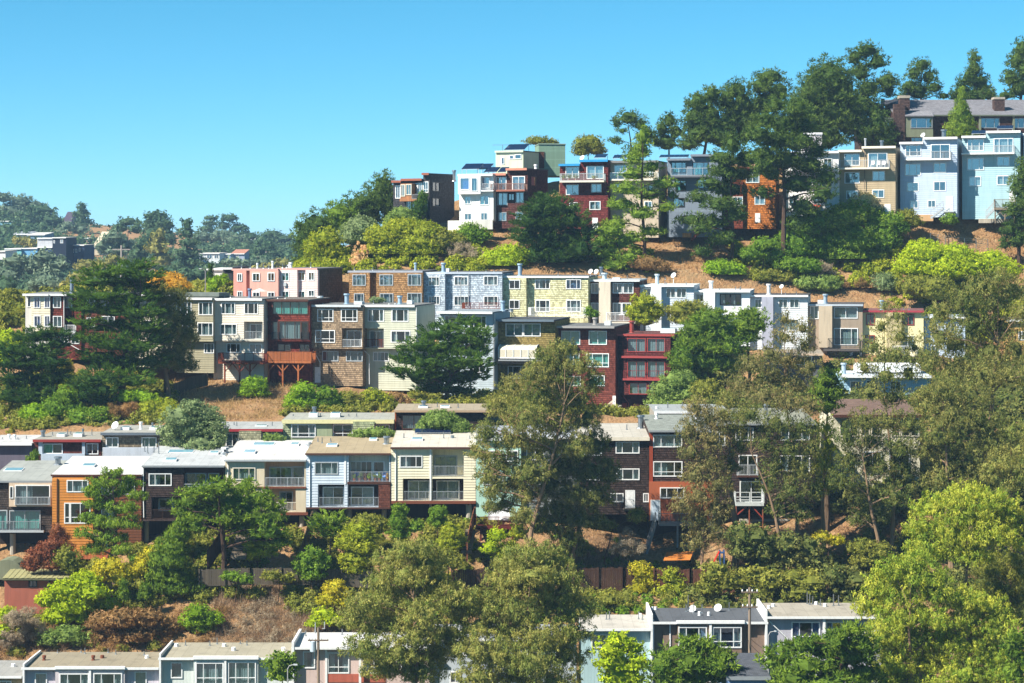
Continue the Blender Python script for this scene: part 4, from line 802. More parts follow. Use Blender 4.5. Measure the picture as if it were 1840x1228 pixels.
p = h.bay(872, 231, 1014, 620, .8); h.wins([(897, 245, 986, 320), (908, 375, 974, 430)], n=3, on=p, cur='c', fr='a'); p = h.bay(1060, 231, 1378, 620, .8); h.wins([(1083, 245, 1174, 319), (1278, 242, 1368, 319), (1085, 375, 1176, 445), (1275, 372, 1371, 445)], n=3, on=p, cur='c', fr='a')
h.pipe(755, 148, 4, .24) if False else None; h.pipe(1330, 162, 3, .16, paint((150, 176, 196))); h.stubs((900, 1040, 1180), 3, .4); h.finish()
h = House('Z5', 'light blue shingle house above the pale sage house', 464, 1008, 1005, 1420, 288.6, 10, wall('shingle', (196, 210, 226), .12), roof=(100, 102, 106), fas=paint((186, 196, 208)), **AB)
p = h.bay(464, 1008, 612, 1400, .9); h.wins([(500, 1028, 574, 1089), (500, 1160, 576, 1218)], n=3, on=p, cur='c'); p = h.bay(665, 1008, 1006, 1400, .35); h.wins([(677, 1025, 771, 1086), (880, 1022, 976, 1086), (675, 1160, 776, 1225), (880, 1160, 978, 1225)], n=3, on=p, cur='c')
h.drain([(775, 1010), (775, 1230)], -.5, GREY); h.pipe(601, 930, 3, .24, paint((150, 176, 196)), 'chimney'); h.skylight(590, 640, 3, 4, .5); h.rail(730, 1205, 1000, 1250, -2.2, REDW, 'bars', 1.8); h.slab(725, 1005, 1252, -2.3, -.4, REDW); h.stubs((700, 900, 950), 3, .4); h.finish()
h = House('Z3', 'pale yellow shingle house with a white deck railing on the upper street', 242, 836, 264, 650, 288, 10, wall('shingle', (228, 220, 172), .12), roof=(90, 92, 96), **AB)
p = h.bay(244, 267, 405, 630, .8); h.wins([(288, 282, 361, 343), (288, 420, 358, 480)], n=2, on=p, cur='d'); p = h.bay(570, 267, 832, 630, .3); h.win(467, 280, 568, 343, n=3, cur='l'); h.win(470, 420, 568, 500, n=3, cur='s'); h.wins([(680, 278, 781, 343, dict(cur='b')), (683, 420, 781, 500)], n=3, on=p, cur='c')
h.rail(420, 470, 800, 530, -2.2, WHITE, 'bars', 1.8); h.slab(415, 805, 534, -2.3, -.85, OFFW); h.pipe(362, 168, 3, .26, paint((150, 176, 196)), 'chimney'); h.dish(848, 222, 3, .35); h.dish(886, 224, 3, .38); h.pipe(922, 190, 5, .22); h.stubs((160, 290, 620, 725), 3, .5); h.finish()
h = House('Z3', 'dark brown shingle house with a cream column and white balcony', 840, 1186, 290, 640, 287.5, 10, wall('shingle', (98, 52, 40)), roof=(150, 160, 168), **AB)
p = h.bay(906, 293, 985, 600, .9, wall('plain', (218, 206, 186))); h.wins([(853, 305, 903, 374), (853, 440, 905, 516), (1003, 303, 1068, 373), (1075, 303, 1143, 373), (1003, 440, 1061, 522), (1066, 440, 1127, 522)], n=2, cur='c'); h.rail(958, 505, 1160, 566, -1.5, WHITE, 'bars', 1.4); h.slab(955, 1162, 570, -1.55, -.01, OFFW); h.pipe(945, 232, 3, .3, paint((190, 206, 216))); h.skylight(1000, 1050, 2, 3, .3); h.stubs((1100, 1200, 1365), 3, .5); h.finish()
h = House('Z3', 'pale blue house with a white column between two round green trees', 1190, 1560, 326, 680, 287, 10, wall('siding', (204, 214, 224), .1), roof=(196, 206, 212), **AB)
p = h.bay(1266, 329, 1336, 640, .9, wall('plain', (230, 234, 238), .1)); h.wins([(1210, 340, 1264, 406), (1370, 338, 1434, 404), (1441, 338, 1509, 404), (1370, 480, 1430, 545), (1450, 480, 1510, 545)], n=2, cur='c'); h.pipe(1308, 240, 3, .24, paint((190, 206, 216)), 'chimney'); h.dish(1420, 248, 4, .38); h.stubs((1210, 1360, 1370, 1510), 3, .5); h.finish()
h = House('Z4', 'white house with dark-framed windows on the upper street', 15, 314, 277, 560, 286.5, 10, wall('plain', (232, 236, 236), .1), roof=(206, 210, 212), **AB)
p = h.bay(70, 280, 130, 520, .9); h.wins([(33, 290, 70, 329, dict(fr='a')), (158, 288, 211, 346), (213, 288, 266, 346)], n=2, cur='l', fr='d'); h.wins([(160, 395, 265, 455)], n=3, cur='c'); h.pipe(110, 218, 3, .26, WHITE, 'chimney'); h.stubs((155, 260, 265, 240), 3, .4); h.finish()
h = House('Z4', 'white and lavender-grey house on the upper street behind eucalyptus twigs', 316, 618, 301, 590, 286, 10, wall('siding', (214, 218, 220), .1), roof=(70, 70, 74), **AB)
p = h.bay(376, 304, 436, 570, .9, wall('plain', (172, 174, 188))); h.wins([(340, 315, 375, 361), (465, 315, 512, 361), (523, 315, 573, 361), (470, 420, 570, 480)], n=2, cur='c'); h.pipe(413, 235, 3, .24, WHITE, 'chimney'); h.dish(480, 248, 4, .3); h.stubs((500, 560), 3, .4); h.finish()
h = House('Z4', 'taupe house with a dark balcony over a garage on the upper street', 620, 906, 349, 645, 285.5, 10, wall('plain', (158, 142, 124)), roof=(80, 80, 84), fas=paint((176, 186, 196)), **AB)
p = h.bay(676, 352, 746, 570, .9, wall('plain', (192, 176, 152))); h.wins([(630, 352, 674, 419, dict(n=2)), (756, 358, 879, 416, dict(n=2)), (756, 468, 881, 556, dict(n=3)), (722, 590, 905, 627, dict(n=4, cur='d', fr='d'))], cur='c'); h.rail(725, 522, 890, 572, -1.4, DARK, 'bars', 1.3); h.slab(700, 892, 576, -1.5, -.01, paint((86, 80, 76)), .3); h.pipe(711, 288, 2.5, .26, paint((150, 170, 186)), 'chimney'); h.skylight(670, 700, 2.5, 3.4, .5); h.finish()
h = House('Z4', 'pale yellow house with a dark red roof edge on the upper street', 908, 1226, 382, 660, 285, 10, wall('plain', (228, 218, 170), .12), roof=(120, 84, 84), fas=paint((164, 56, 66)), **AB)
p = h.bay(1030, 385, 1110, 640, .7, wall('plain', (196, 182, 140))); h.wins([(925, 393, 969, 451, dict(fr='r')), (1117, 393, 1176, 451, dict(fr='r')), (920, 505, 969, 546, dict(fr='r')), (1112, 508, 1174, 586)], n=2, cur='c'); h.rail(1065, 560, 1192, 606, -1.4, WHITE, 'bars', 1.3); h.slab(1062, 1195, 608, -1.45, -.01, OFFW); h.pipe(1006, 320, 3, .24, paint((150, 176, 190)), 'chimney'); h.stubs((930, 1120, 1150), 3, .5); h.finish()
h = House('Z4', 'light blue house behind the bare eucalyptus branches at the right of the upper street', 1228, 1445, 414, 680, 284.5, 10, wall('siding', (186, 204, 222), .1), roof=(170, 182, 192), **AB); h.wins([(1265, 450, 1302, 520), (1340, 440, 1400, 510), (1265, 560, 1310, 610)], n=2, cur='c'); h.finish()
h = House('Z4', 'ochre house with a small timber deck at the right border', 1665, 1850, 430, 740, 282, 8, wall('siding', (196, 160, 96)), roof=(110, 100, 92), **AB); h.wins([(1725, 485, 1760, 530)], n=2); h.deck(1690, 1800, 640, 685, 1.8, ORW, [], 'bars', False); h.finish()

# ------------------------------------------------------------------ the houses on the crest
TB = dict(dep=8.5, group='tall houses on the crest', name='crest_house', fo=.5, ft=.3)
h = House('Z5', 'dark shingle house with jutting bays at the left end of the crest', 256, 508, 372, 660, 309, 22, wall('shingle', (64, 62, 66)), roof=(80, 80, 84), fas=paint((150, 84, 60)), segs=[(256, 318, 374), (318, 462, 362), (462, 508, 322)], **TB)
tr = wood((168, 116, 78)); p = h.bay(305, 385, 385, 492, 1.1, tr); h.wins([(309, 392, 336, 472), (344, 390, 381, 462)], n=2, on=p, cur='c', fr='o'); h.wins([(272, 397, 305, 486, dict(fr='w')), (388, 385, 422, 456), (426, 380, 456, 456), (464, 372, 498, 446, dict(t=1)), (468, 490, 492, 546), (350, 505, 380, 562), (388, 505, 417, 572)], n=2, cur='d'); h.slab(300, 460, 492, -1.3, -.01, tr, .3); h.rail(385, 460, 460, 492, -1.2, GREY, 'bars')
h.wins([(524, 372, 576, 440, dict(n=2)), (524, 483, 576, 545, dict(n=2))], on=h.right, cur='d', fr='d'); h.pipe(675, 292, 5, .22); h.finish()
h = House('Z5', 'white three-storey house with solar panels on the crest', 712, 946, 330, 645, 309, 20, wall('plain', (238, 238, 236), .08), roof=(200, 200, 198), **TB)
p = h.bay(702, 334, 856, 456, .8); h.wins([(717, 345, 781, 426, dict(n=1, gl=GLB, cur='b')), (795, 345, 836, 437, dict(n=1, cur='l'))], on=p, cur='d'); h.wins([(857, 340, 921, 416, dict(n=2, gl=GLB)), (748, 473, 791, 526, dict(gl=GLT)), (853, 470, 916, 531, dict(gl=GLT)), (748, 590, 796, 636), (860, 585, 906, 636)], n=2, cur='l'); h.rail(858, 385, 940, 425, -.6, ALU, 'bars', .55); h.slab(856, 945, 430, -.7, -.01, WHITE)
h.solar(725, 848, 285, 1.2, 1.8, 4); h.solar(830, 918, 285, 3.2, 1.8, 3); h.box('terrace_wall', 632, 640, 800, 716, -2.6, -2.3, wall('plain', (232, 230, 224), .2)); h.box('terrace_wall', 800, 634, 940, 700, -1.8, -1.5, wall('vertical', (206, 204, 198), .3)); h.box('terrace_wall', 556, 655, 632, 712, -1.2, -1.0, GRW); h.finish()
h = House('Z5', 'dark red-brown shingle house with a rusty balcony on the crest', 948, 1182, 322, 695, 308.4, 20, wall('shingle', (90, 50, 44)), roof=(96, 84, 80), fas=paint((196, 128, 104)), segs=[(948, 1040, 325), (1040, 1182, 290)], **TB)
h.wins([(968, 340, 1036, 428), (1078, 335, 1163, 428)], n=2, cur='p'); h.slab(926, 1162, 430, -1.3, -.01, paint((150, 88, 66)), .2); h.rail(930, 385, 1160, 430, -1.2, paint((150, 112, 96)), 'bars', 1.1); h.wins([(975, 450, 1044, 533), (1100, 445, 1156, 516), (983, 583, 1036, 641), (1100, 580, 1152, 632)], n=2, cur='c', fr='g'); h.win(1050, 455, 1090, 500, n=2, cur='d', fr='d'); h.win(1203, 333, 1241, 402, n=1, on=h.right, cur='p', fr='b')
h.solar(880, 970, 305, 1.2, 1.6, 3); h.solar(975, 1030, 305, 1.4, 1.6, 2); h.pipe(1238, 252, 5, .2, WHITE); h.finish()
h = House('Z5', 'pale sage rooftop house with solar panels and a television aerial', 962, 1152, 168, 330, 318, 20, wall('plain', (204, 214, 184), .12), roof=(90, 100, 96), fas=paint((190, 204, 180)), dep=7, name='crest_house', group='tall houses on the crest', fo=.2)
h.wins([(1003, 205, 1021, 251, dict(n=1)), (1058, 190, 1086, 216, dict(n=1)), (1095, 184, 1139, 214, dict(n=1))], cur='d'); h.solar(1020, 1160, 155, 1.5, 2.2, 5, .2, .4); b = MB(); u, w = h.uv(1010, 118, 3); b.tube([(u, 3, h.H), (u, 3, w)], [.04, .04], 6); b.bar((u - 1.6, 3, w), (u + 1.0, 3, w), .05)
for i in range(5): b.bar((u - 1.5 + i * .5, 2.6, w), (u - 1.5 + i * .5, 3.4, w), .03)
b.build('aerial', STEEL, h.root); h.finish()
h = House('Z5', 'plain grey-green tower block behind the rooftop house on the crest', 1258, 1442, 118, 330, 323, -4, wall('panel', (122, 152, 132), .15), roof=(120, 140, 130), fas=paint((150, 174, 156)), dep=7, name='crest_house', group='tall houses on the crest', fo=.05, ft=.12)
h.box('shingle_face', 1258, 165, 1297, 280, -.1, -.01, wall('shingle', (96, 60, 48))); h.finish()
h = House('Z5', 'red-brown shingle house with bright blue roof edges on the crest', 1404, 1736, 258, 700, 308, 14, wall('shingle', (112, 44, 40)), roof=(90, 92, 96), fas=paint((28, 142, 200)), segs=[(1404, 1545, 260), (1545, 1736, 232)], **TB)
h.wins([(1445, 270, 1536, 345), (1590, 265, 1706, 350), (1448, 393, 1534, 461), (1622, 388, 1691, 443), (1470, 515, 1526, 562), (1610, 507, 1684, 564)], n=2, cur='c'); h.slab(1402, 1708, 366, -1.3, -.01, OFFW, .22); h.rail(1405, 315, 1706, 366, -1.2, ALU, 'bars', 1.1); h.door(1632, 625, 1662, 698); h.dish(1558, 205, 3, .38); h.solar(1640, 1720, 205, 3, 1.8, 3, .2, .3); h.finish(); BLUEH = h
h = House('Z6', 'beige house behind the tall open pine on the crest', 62, 396, 430, 950, 308, 12, wall('plain', (196, 182, 162)), roof=(80, 82, 88), fas=paint((130, 128, 128)), **TB)
h.wins([(90, 450, 176, 522), (98, 578, 182, 632), (270, 450, 360, 522), (280, 590, 360, 640), (300, 700, 352, 752)], n=2, cur='c'); h.slab(60, 390, 548, -1.3, -.01, OFFW); h.rail(62, 500, 388, 548, -1.2, WHITE, 'glass', 1.1); h.solar(80, 190, 400, 2, 1.6, 4, .15, .3); h.finish()
h = House('Z6', 'slate grey panelled house with black-framed windows on the crest', 458, 832, 408, 945, 307.5, 12, wall('panel', (120, 132, 146), .12), roof=(70, 74, 82), fas=paint((120, 128, 140)), segs=[(458, 620, 414), (620, 832, 386)], **TB)
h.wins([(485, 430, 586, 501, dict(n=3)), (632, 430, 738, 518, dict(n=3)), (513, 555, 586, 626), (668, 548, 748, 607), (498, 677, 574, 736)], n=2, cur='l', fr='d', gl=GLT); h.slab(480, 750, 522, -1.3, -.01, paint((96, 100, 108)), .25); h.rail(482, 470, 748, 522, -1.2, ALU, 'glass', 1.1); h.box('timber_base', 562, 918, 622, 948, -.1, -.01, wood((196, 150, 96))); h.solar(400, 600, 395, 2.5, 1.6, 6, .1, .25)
h.stairs(620, 965, 690, 890, -1.6, .9, REDW, 6); h.finish()
h = House('Z6', 'orange shingle house behind the big pines on the crest', 852, 1205, 470, 890, 307.5, 10, wall('shingle', (186, 112, 46), .25), roof=(80, 76, 74), fas=paint((120, 70, 46)), **TB)
p = h.bay(855, 560, 978, 885, .5, wall('shingle', (122, 58, 38))); h.wins([(905, 668, 976, 727)], n=2, on=p, cur='c'); h.wins([(1000, 500, 1090, 570), (1060, 660, 1130, 720)], n=2, cur='c'); h.door(1067, 785, 1093, 845); h.finish()
h = House('Z7', 'white house with a red awning partly behind the big pines on the crest', 25, 328, 600, 948, 307.5, 12, wall('plain', (230, 230, 228), .1), roof=(196, 196, 196), **TB)
h.wins([(90, 625, 150, 690), (245, 630, 292, 690), (60, 740, 110, 790), (230, 740, 290, 790), (185, 830, 267, 882), (55, 835, 102, 882)], n=2, cur='l'); h.slab(40, 310, 690, -1.2, -.01, WHITE); h.rail(45, 650, 308, 690, -1.1, WHITE, 'bars', 1.0); b = MB(); u0, w = h.uv(95, 896, -1.2); u1 = h.uv(225, 896, -1.2)[0]; b.hexa([(u0, -1.2, w - .25), (u1, -1.2, w - .25), (u1, -.01, w + .2), (u0, -.01, w + .2), (u0, -1.2, w - .1), (u1, -1.2, w - .1), (u1, -.01, w + .35), (u0, -.01, w + .35)]); b.build('awning', paint((190, 70, 46)), h.root); h.finish()
h = House('Z7', 'white rooftop block above the white crest house', 130, 236, 495, 640, 322, 4, wall('plain', (206, 204, 206)), roof=(200, 200, 200), dep=4, name='crest_house', group='tall houses on the crest', fo=.05); h.finish()
SG = paint((232, 226, 208))
h = House('Z7', 'tan lap-sided four-storey house on the crest', 330, 642, 590, 940, 308, 16, wall('siding', (184, 166, 136)), roof=(110, 108, 104), fas=SG, segs=[(330, 458, 592), (458, 642, 572)], **TB)
h.wins([(360, 605, 444, 668), (492, 600, 596, 680), (362, 707, 444, 766), (515, 700, 583, 751), (372, 808, 436, 853), (515, 803, 579, 846)], n=2, cur='l'); h.door(585, 885, 611, 938); h.slab(330, 606, 682, -1.3, -.01, SG, .2); h.rail(332, 640, 604, 682, -1.2, ALU, 'bars', 1.1); h.pipe(476, 518, .3, .13, ALU); h.drain([(472, 560), (472, 800)], -.25, paint((110, 100, 90))); h.pipe(566, 530, 4, .22); h.finish(); TANH = h
h = House('Z7', 'light blue lap-sided four-storey house on the crest', 668, 982, 545, 955, 308, 16, wall('siding', (186, 202, 222), .14), roof=(120, 124, 128), segs=[(668, 796, 548), (796, 982, 522)], **TB)
h.wins([(697, 557, 783, 616, dict(n=3)), (838, 553, 941, 632, dict(n=2)), (695, 660, 781, 723, dict(n=3)), (853, 655, 921, 706), (706, 762, 769, 811), (853, 757, 919, 808), (722, 863, 767, 904), (820, 860, 863, 899)], n=2, cur='d'); h.door(925, 842, 956, 920); h.slab(690, 946, 632, -1.3, -.01, WHITE, .2); h.rail(672, 592, 944, 632, -1.2, ALU, 'bars', 1.1); h.stairs(836, 955, 905, 900, -1.8, 1, ALU, 7); h.box('landing', 905, 920, 965, 926, -1.8, -.01, ALU); h.rail(905, 885, 965, 922, -1.75, ALU, 'plain')
h.dish(793, 500, 3, .36); h.pipe(908, 470, 4, .3); h.box('foundation', 755, 940, 850, 975, -.15, -.01, wall('plain', (196, 160, 120))); h.finish()
h = House('Z7', 'aqua lap-sided four-storey house with a grey back deck on the crest', 1010, 1330, 512, 965, 308, 16, wall('siding', (168, 202, 210), .14), roof=(96, 96, 100), segs=[(1010, 1142, 514), (1142, 1330, 487)], **TB)
h.wins([(1038, 523, 1129, 586, dict(n=3)), (1185, 520, 1291, 600, dict(n=3)), (1038, 628, 1129, 693, dict(n=3)), (1202, 620, 1271, 671), (1048, 730, 1113, 781), (1202, 725, 1269, 774)], n=2, cur='c'); h.door(1275, 812, 1302, 870); h.slab(1005, 1297, 600, -1.3, -.01, WHITE, .2); h.rail(1010, 560, 1296, 600, -1.2, ALU, 'bars', 1.1); h.deck(1185, 1300, 855, 902, 2.2, GRW, [(1192, 955), (1245, 955), (1296, 955)], 'bars', True); h.stairs(1140, 955, 1186, 905, -2.0, .9, ALU, 6); h.box('foundation', 1100, 962, 1268, 985, -.4, -.01, CONC); h.solar(1060, 1140, 492, 2.5, 1.6, 4, .1, .3); h.solar(1200, 1290, 465, 2.5, 1.6, 4, .1, .3); h.finish()
h = House('Z7', 'pale house at the right border of the crest, cut by the photo edge', 1347, 1500, 500, 965, 307, 16, wall('siding', (196, 204, 206)), roof=(96, 96, 100), **TB); h.finish()
# long lodge behind
h = House('LO', 'long dark brown lodge with a grey roof and brick chimneys behind the crest houses', 415, 2100, 660, 1110, 338, 0, wall('shingle', (74, 50, 42)), dep=9, name='lodge', cat='building', roof=(118, 118, 124), rk='tile', pitch=.32, fas=paint((96, 104, 88)), ft=.2, fo=.5)
sg = wall('plain', (122, 130, 108)); p = h.bay(535, 672, 838, 900, 1.0, sg); h.win(592, 690, 828, 800, n=3, on=p, cur='d', fr='g', gl=GLB); h.win(598, 890, 720, 950, n=3, cur='d', fr='g')
b = MB(); u0, w = h.uv(530, 665, -1.3); u1 = h.uv(845, 665, -1.3)[0]; b.hexa([(u0, -1.3, w - .1), (u1, -1.3, w - .1), (u1, .6, w + .75), (u0, .6, w + .75), (u0, -1.3, w + .05), (u1, -1.3, w + .05), (u1, .6, w + .9), (u0, .6, w + .9)]); b.build('bay_roof', roofm((128, 128, 134), 'tile'), h.root)
h.wins([(1365, 690, 1568, 800), (1735, 690, 1880, 800)], n=3, cur='d', fr='g'); h.box('post', 1345, 660, 1368, 850, -.35, -.02, sg); h.box('post', 1718, 660, 1738, 850, -.35, -.02, sg)
brk = wall('shingle', (84, 64, 58))
ch = h.box('chimney', 408, 535, 530, 1100, -1.1, -.02, brk); h.box('chimney_stack', 474, 462, 582, 600, -.4, 1.2, brk); h.box('chimney_cap', 468, 440, 586, 470, -.5, 1.3, CONC); h.box('chimney_stack', 1515, 480, 1628, 620, 2, 3.6, brk); h.box('chimney_cap', 1508, 458, 1632, 482, 1.9, 3.7, CONC)
h.finish()
h = House('LO', 'dark wing of the lodge with sage window bays behind the pines', 60, 405, 700, 1110, 340, 0, wall('shingle', (62, 50, 46)), dep=8, name='lodge_wing', cat='building', roof=(96, 98, 104), rk='tile', fas=paint((88, 96, 84)), fo=.4)
p = h.bay(230, 712, 410, 985, .8, wall('plain', (140, 152, 130))); h.wins([(236, 725, 315, 820), (322, 720, 408, 820), (330, 905, 405, 980), (240, 905, 310, 980)], n=2, on=p, cur='d', fr='g')
b = MB(); A = [h.uv(x, y, 2) for x, y in ((215, 550), (430, 470), (430, 500), (215, 585))]; b.hexa([(A[3][0], 1, A[3][1]), (A[2][0], 1, A[2][1]), (A[2][0], 7, A[2][1]), (A[3][0], 7, A[3][1]), (A[0][0], 1, A[0][1]), (A[1][0], 1, A[1][1]), (A[1][0], 7, A[1][1]), (A[0][0], 7, A[0][1])]); b.build('upper_roof', roofm((96, 98, 104), 'tile'), h.root)
u0, w0 = h.uv(225, 700, 2); u1, w1 = h.uv(420, 575, 2); b = MB(); b.box(u0, u1, 2, 6, h.H, w1); b.build('upper_storey', wall('shingle', (70, 46, 40)), h.root); h.box('chimney', 270, 475, 305, 560, 2.5, 3.3, CONC); h.finish()

# ------------------------------------------------------------------ houses on the far hill
def far_house(z, label, x0, x1, top, base, Y, rgb, wins=(), roof=(196, 190, 182), dep=9, pitch=.03, rgb_roof_kind='gravel', yaw=8):
    hh = House(z, label, x0, x1, top, base, Y, yaw, wall('plain', rgb), dep=dep, name='distant_house', group='houses on the far hill', fo=.3, roof=roof, rk=rgb_roof_kind, pitch=pitch)
    for q in wins: hh.win(*q, n=2, cur='d', fr='w', tw=.12)
    hh.finish(); return hh
far_house('FA', 'dark modern box house with a pale grey top storey on the far hill', 412, 578, 768, 960, 640, (66, 84, 110), [(440, 805, 490, 840)])
far_house('FA', 'pale grey top storey of the dark box house on the far hill', 412, 578, 668, 766, 642, (186, 190, 196), dep=7)
far_house('FA', 'black cube house beside the pale grey storey on the far hill', 580, 728, 662, 960, 639, (30, 40, 58), [(665, 680, 695, 720), (590, 690, 605, 720)])
far_house('FA', 'low dark blue house right of the black cube on the far hill', 730, 930, 745, 920, 645, (50, 66, 96), [(795, 785, 815, 825), (830, 785, 850, 825), (870, 775, 888, 810)])
far_house('FA', 'cream flat-roofed house on the far skyline', 972, 1165, 612, 720, 880, (222, 208, 172), [(1050, 625, 1062, 660)])
far_house('FA', 'peach house below the cream one on the far hill', 865, 975, 668, 740, 800, (228, 194, 172), [(900, 700, 912, 725)])
far_house('FA', 'turquoise house at the left of the far hill', 55, 235, 785, 900, 640, (120, 186, 190), roof=(200, 200, 190))
far_house('FA', 'sky blue house between turquoise and dark houses on the far hill', 240, 412, 780, 900, 640, (110, 170, 210), roof=(210, 200, 190))
far_house('FA', 'blue gabled house on the far hill above the bright tree', 120, 310, 625, 690, 780, (120, 150, 170), roof=(150, 156, 164), pitch=.12)
far_house('FA', 'white-roofed grey house on the far hill beside the blue gable', 300, 495, 630, 690, 770, (110, 140, 160), roof=(205, 205, 200), pitch=.1)
far_house('FA', 'teal house high on the far hill under the dark cypress', 0, 220, 480, 560, 860, (110, 160, 176), roof=(210, 190, 150))
far_house('FA', 'dark steep-roofed house on the far skyline beside the conifer', 690, 780, 490, 560, 900, (96, 96, 120), roof=(80, 70, 86), pitch=.7, dep=6)
far_house('FA', 'cream gabled house in front of the grey-blue tree on the far hill', 1020, 1095, 760, 850, 660, (210, 196, 170), roof=(206, 190, 164), pitch=.5)
far_house('FA', 'small white house at the left border of the far hill', -40, 60, 810, 900, 630, (226, 226, 226))
far_house('FB', 'white house with dark square windows on the far hill', 600, 826, 712, 880, 700, (214, 222, 226), [(684, 725, 744, 768), (766, 725, 814, 768), (710, 815, 735, 850), (775, 815, 800, 850)])
far_house('FB', 'blue-grey flat house right of the white house on the far hill', 828, 950, 720, 830, 705, (150, 176, 196), [(845, 740, 870, 765), (895, 740, 920, 765)])
far_house('FB', 'lavender house with an orange hipped roof on the far hill', 952, 1100, 715, 830, 708, (160, 170, 190), [(1005, 740, 1035, 765)], roof=(176, 124, 104), pitch=.22, rgb_roof_kind='tile', dep=6)
far_house('FB', 'small turquoise house among trees on the far hill', 990, 1085, 605, 660, 900, (90, 190, 205))
far_house('FB', 'white gabled house among the far hilltop trees', 1120, 1190, 610, 660, 905, (228, 230, 232), roof=(200, 200, 200), pitch=.5, dep=5)
far_house('FB', 'pale house with terracotta roof far right on the far hill', 1235, 1420, 700, 780, 760, (214, 200, 196), [(1260, 720, 1285, 745)], roof=(206, 150, 130))
far_house('FB', 'white low house just above the roof left of the salmon house', 690, 860, 890, 960, 420, (226, 224, 220), roof=(220, 220, 215))
far_house('FB', 'dark block left of the salmon pink house', 865, 968, 880, 1150, 330, (50, 50, 54), roof=(60, 60, 64))
# ------------------------------------------------------------------ vegetation
RNG = np.random.default_rng(11)
def leafmat():
    m, t, b = nodes_for('foliage'); t.nodes.remove(b); out = t.nodes['Material Output']
    a = N(t, 'ShaderNodeAttribute', attribute_name='tint')
    d = N(t, 'ShaderNodeBsdfDiffuse'); tr = N(t, 'ShaderNodeBsdfTranslucent')
    t.links.new(a.outputs['Color'], d.inputs[0])
    hs = N(t, 'ShaderNodeHueSaturation'); hs.inputs['Saturation'].default_value = 1.15; hs.inputs['Value'].default_value = 1.25; t.links.new(a.outputs['Color'], hs.inputs['Color']); t.links.new(hs.outputs[0], tr.inputs[0])
    mx = N(t, 'ShaderNodeMixShader'); mx.inputs[0].default_value = .34
    t.links.new(d.outputs[0], mx.inputs[1]); t.links.new(tr.outputs[0], mx.inputs[2]); t.links.new(mx.outputs[0], out.inputs[0])
    return m
LEAF = leafmat()
def barkm(rgb):
    key = ('bark', rgb)
    if key in MATS: return MATS[key]
    m, t, b = nodes_for('bark'); c = lin(rgb); b.inputs['Roughness'].default_value = .95; b.inputs['Specular IOR Level'].default_value = .1
    tc = N(t, 'ShaderNodeTexCoord'); mp = N(t, 'ShaderNodeMapping'); mp.inputs['Scale'].default_value = (3, 3, .6); t.links.new(tc.outputs['Object'], mp.inputs[0])
    n = N(t, 'ShaderNodeTexNoise'); n.inputs['Scale'].default_value = 2.5; n.inputs['Detail'].default_value = 5; t.links.new(mp.outputs[0], n.inputs[0])
    t.links.new(mixc(t, n.outputs[0], sc(c, .45), sc(c, 1.6)), b.inputs['Base Color'])
    MATS[key] = m
    return m
TINT = {'pine': ((.021, .044, .011), (.068, .098, .020)), 'pinel': ((.060, .105, .014), (.125, .165, .022)), 'pineg': ((.042, .078, .012), (.105, .145, .018)), 'cyp': ((.012, .032, .009), (.042, .072, .014)), 'cypb': ((.017, .041, .009), (.060, .098, .014)),
        'euc': ((.058, .078, .020), (.158, .145, .045)), 'eucd': ((.042, .062, .016), (.120, .116, .034)), 'eucb': ((.060, .070, .022), (.160, .126, .052)), 'eucg': ((.092, .140, .018), (.240, .238, .034)), 'eucl': ((.085, .108, .026), (.190, .175, .050)),
        'lime': ((.125, .180, .010), (.245, .275, .014)), 'bright': ((.075, .135, .010), (.145, .215, .014)), 'yell': ((.15, .155, .012), (.28, .235, .020)), 'olive': ((.075, .090, .016), (.155, .150, .030)), 'yolive': ((.100, .130, .012), (.195, .200, .020)),
        'green': ((.048, .095, .012), (.105, .155, .018)), 'grey': ((.075, .105, .045), (.155, .185, .085)), 'brown': ((.095, .062, .026), (.190, .115, .050)), 'red': ((.085, .028, .016), (.160, .070, .036)), 'oran': ((.22, .125, .018), (.32, .19, .03)),
        'gbrown': ((.13, .105, .075), (.21, .175, .12)), 'far': ((.028, .055, .030), (.06, .09, .045)), 'farg': ((.06, .09, .06), (.11, .14, .09)), 'fary': ((.10, .105, .03), (.17, .15, .05)), 'mix': ((.075, .115, .028), (.14, .18, .048)), 'cream': ((.30, .26, .13), (.42, .36, .20)), 'tan': ((.32, .21, .11), (.45, .32, .18))}
# leaf length, width, clump radius, clumps per lobe area, leaf layers, orientation, clump squash, shell bias
KIND = {'pine': (.23, .070, .44, 1.25, 1.15, 'star', .8, .62), 'cypress': (.30, .070, .40, 1.3, 1.6, 'spray', .5, .6), 'euc': (.150, .044, .30, 1.1, 1.05, 'droop', 1.1, .35), 'broad': (.135, .075, .32, 1.5, 1.25, 'out', .85, .78),
        'bush': (.115, .066, .23, 1.6, 1.2, 'out', .9, .84), 'clip': (.085, .055, .2, 2.0, 1.6, 'out', .9, .92), 'cone': (.14, .055, .25, 1.7, 1.6, 'up', 1.0, .82), 'wisp': (.22, .022, .40, 1.1, 1.4, 'rand', .9, .5), 'droopc': (.19, .045, .36, 1.1, 1.6, 'droop', .7, .4),
        'far': (.60, .32, 1.2, 1.2, 1.4, 'out', .75, .7)}
CORE = {'pine': .62, 'cypress': .6, 'euc': .38, 'broad': .78, 'bush': .84, 'clip': .92, 'cone': .8, 'far': .75, 'droopc': .3}
LEAFCOUNT = [0]
GROW = {'pine': 1.28, 'euc': 1.26, 'cypress': 1.18, 'broad': 1.2, 'bush': 1.25, 'cone': 1.2, 'droopc': 1.15, 'far': 1.15, 'wisp': 1.15}
BOOST = 2.25
def unit(n, rng):
    v = rng.normal(size=(n, 3)); return v / np.linalg.norm(v, axis=1, keepdims=True)
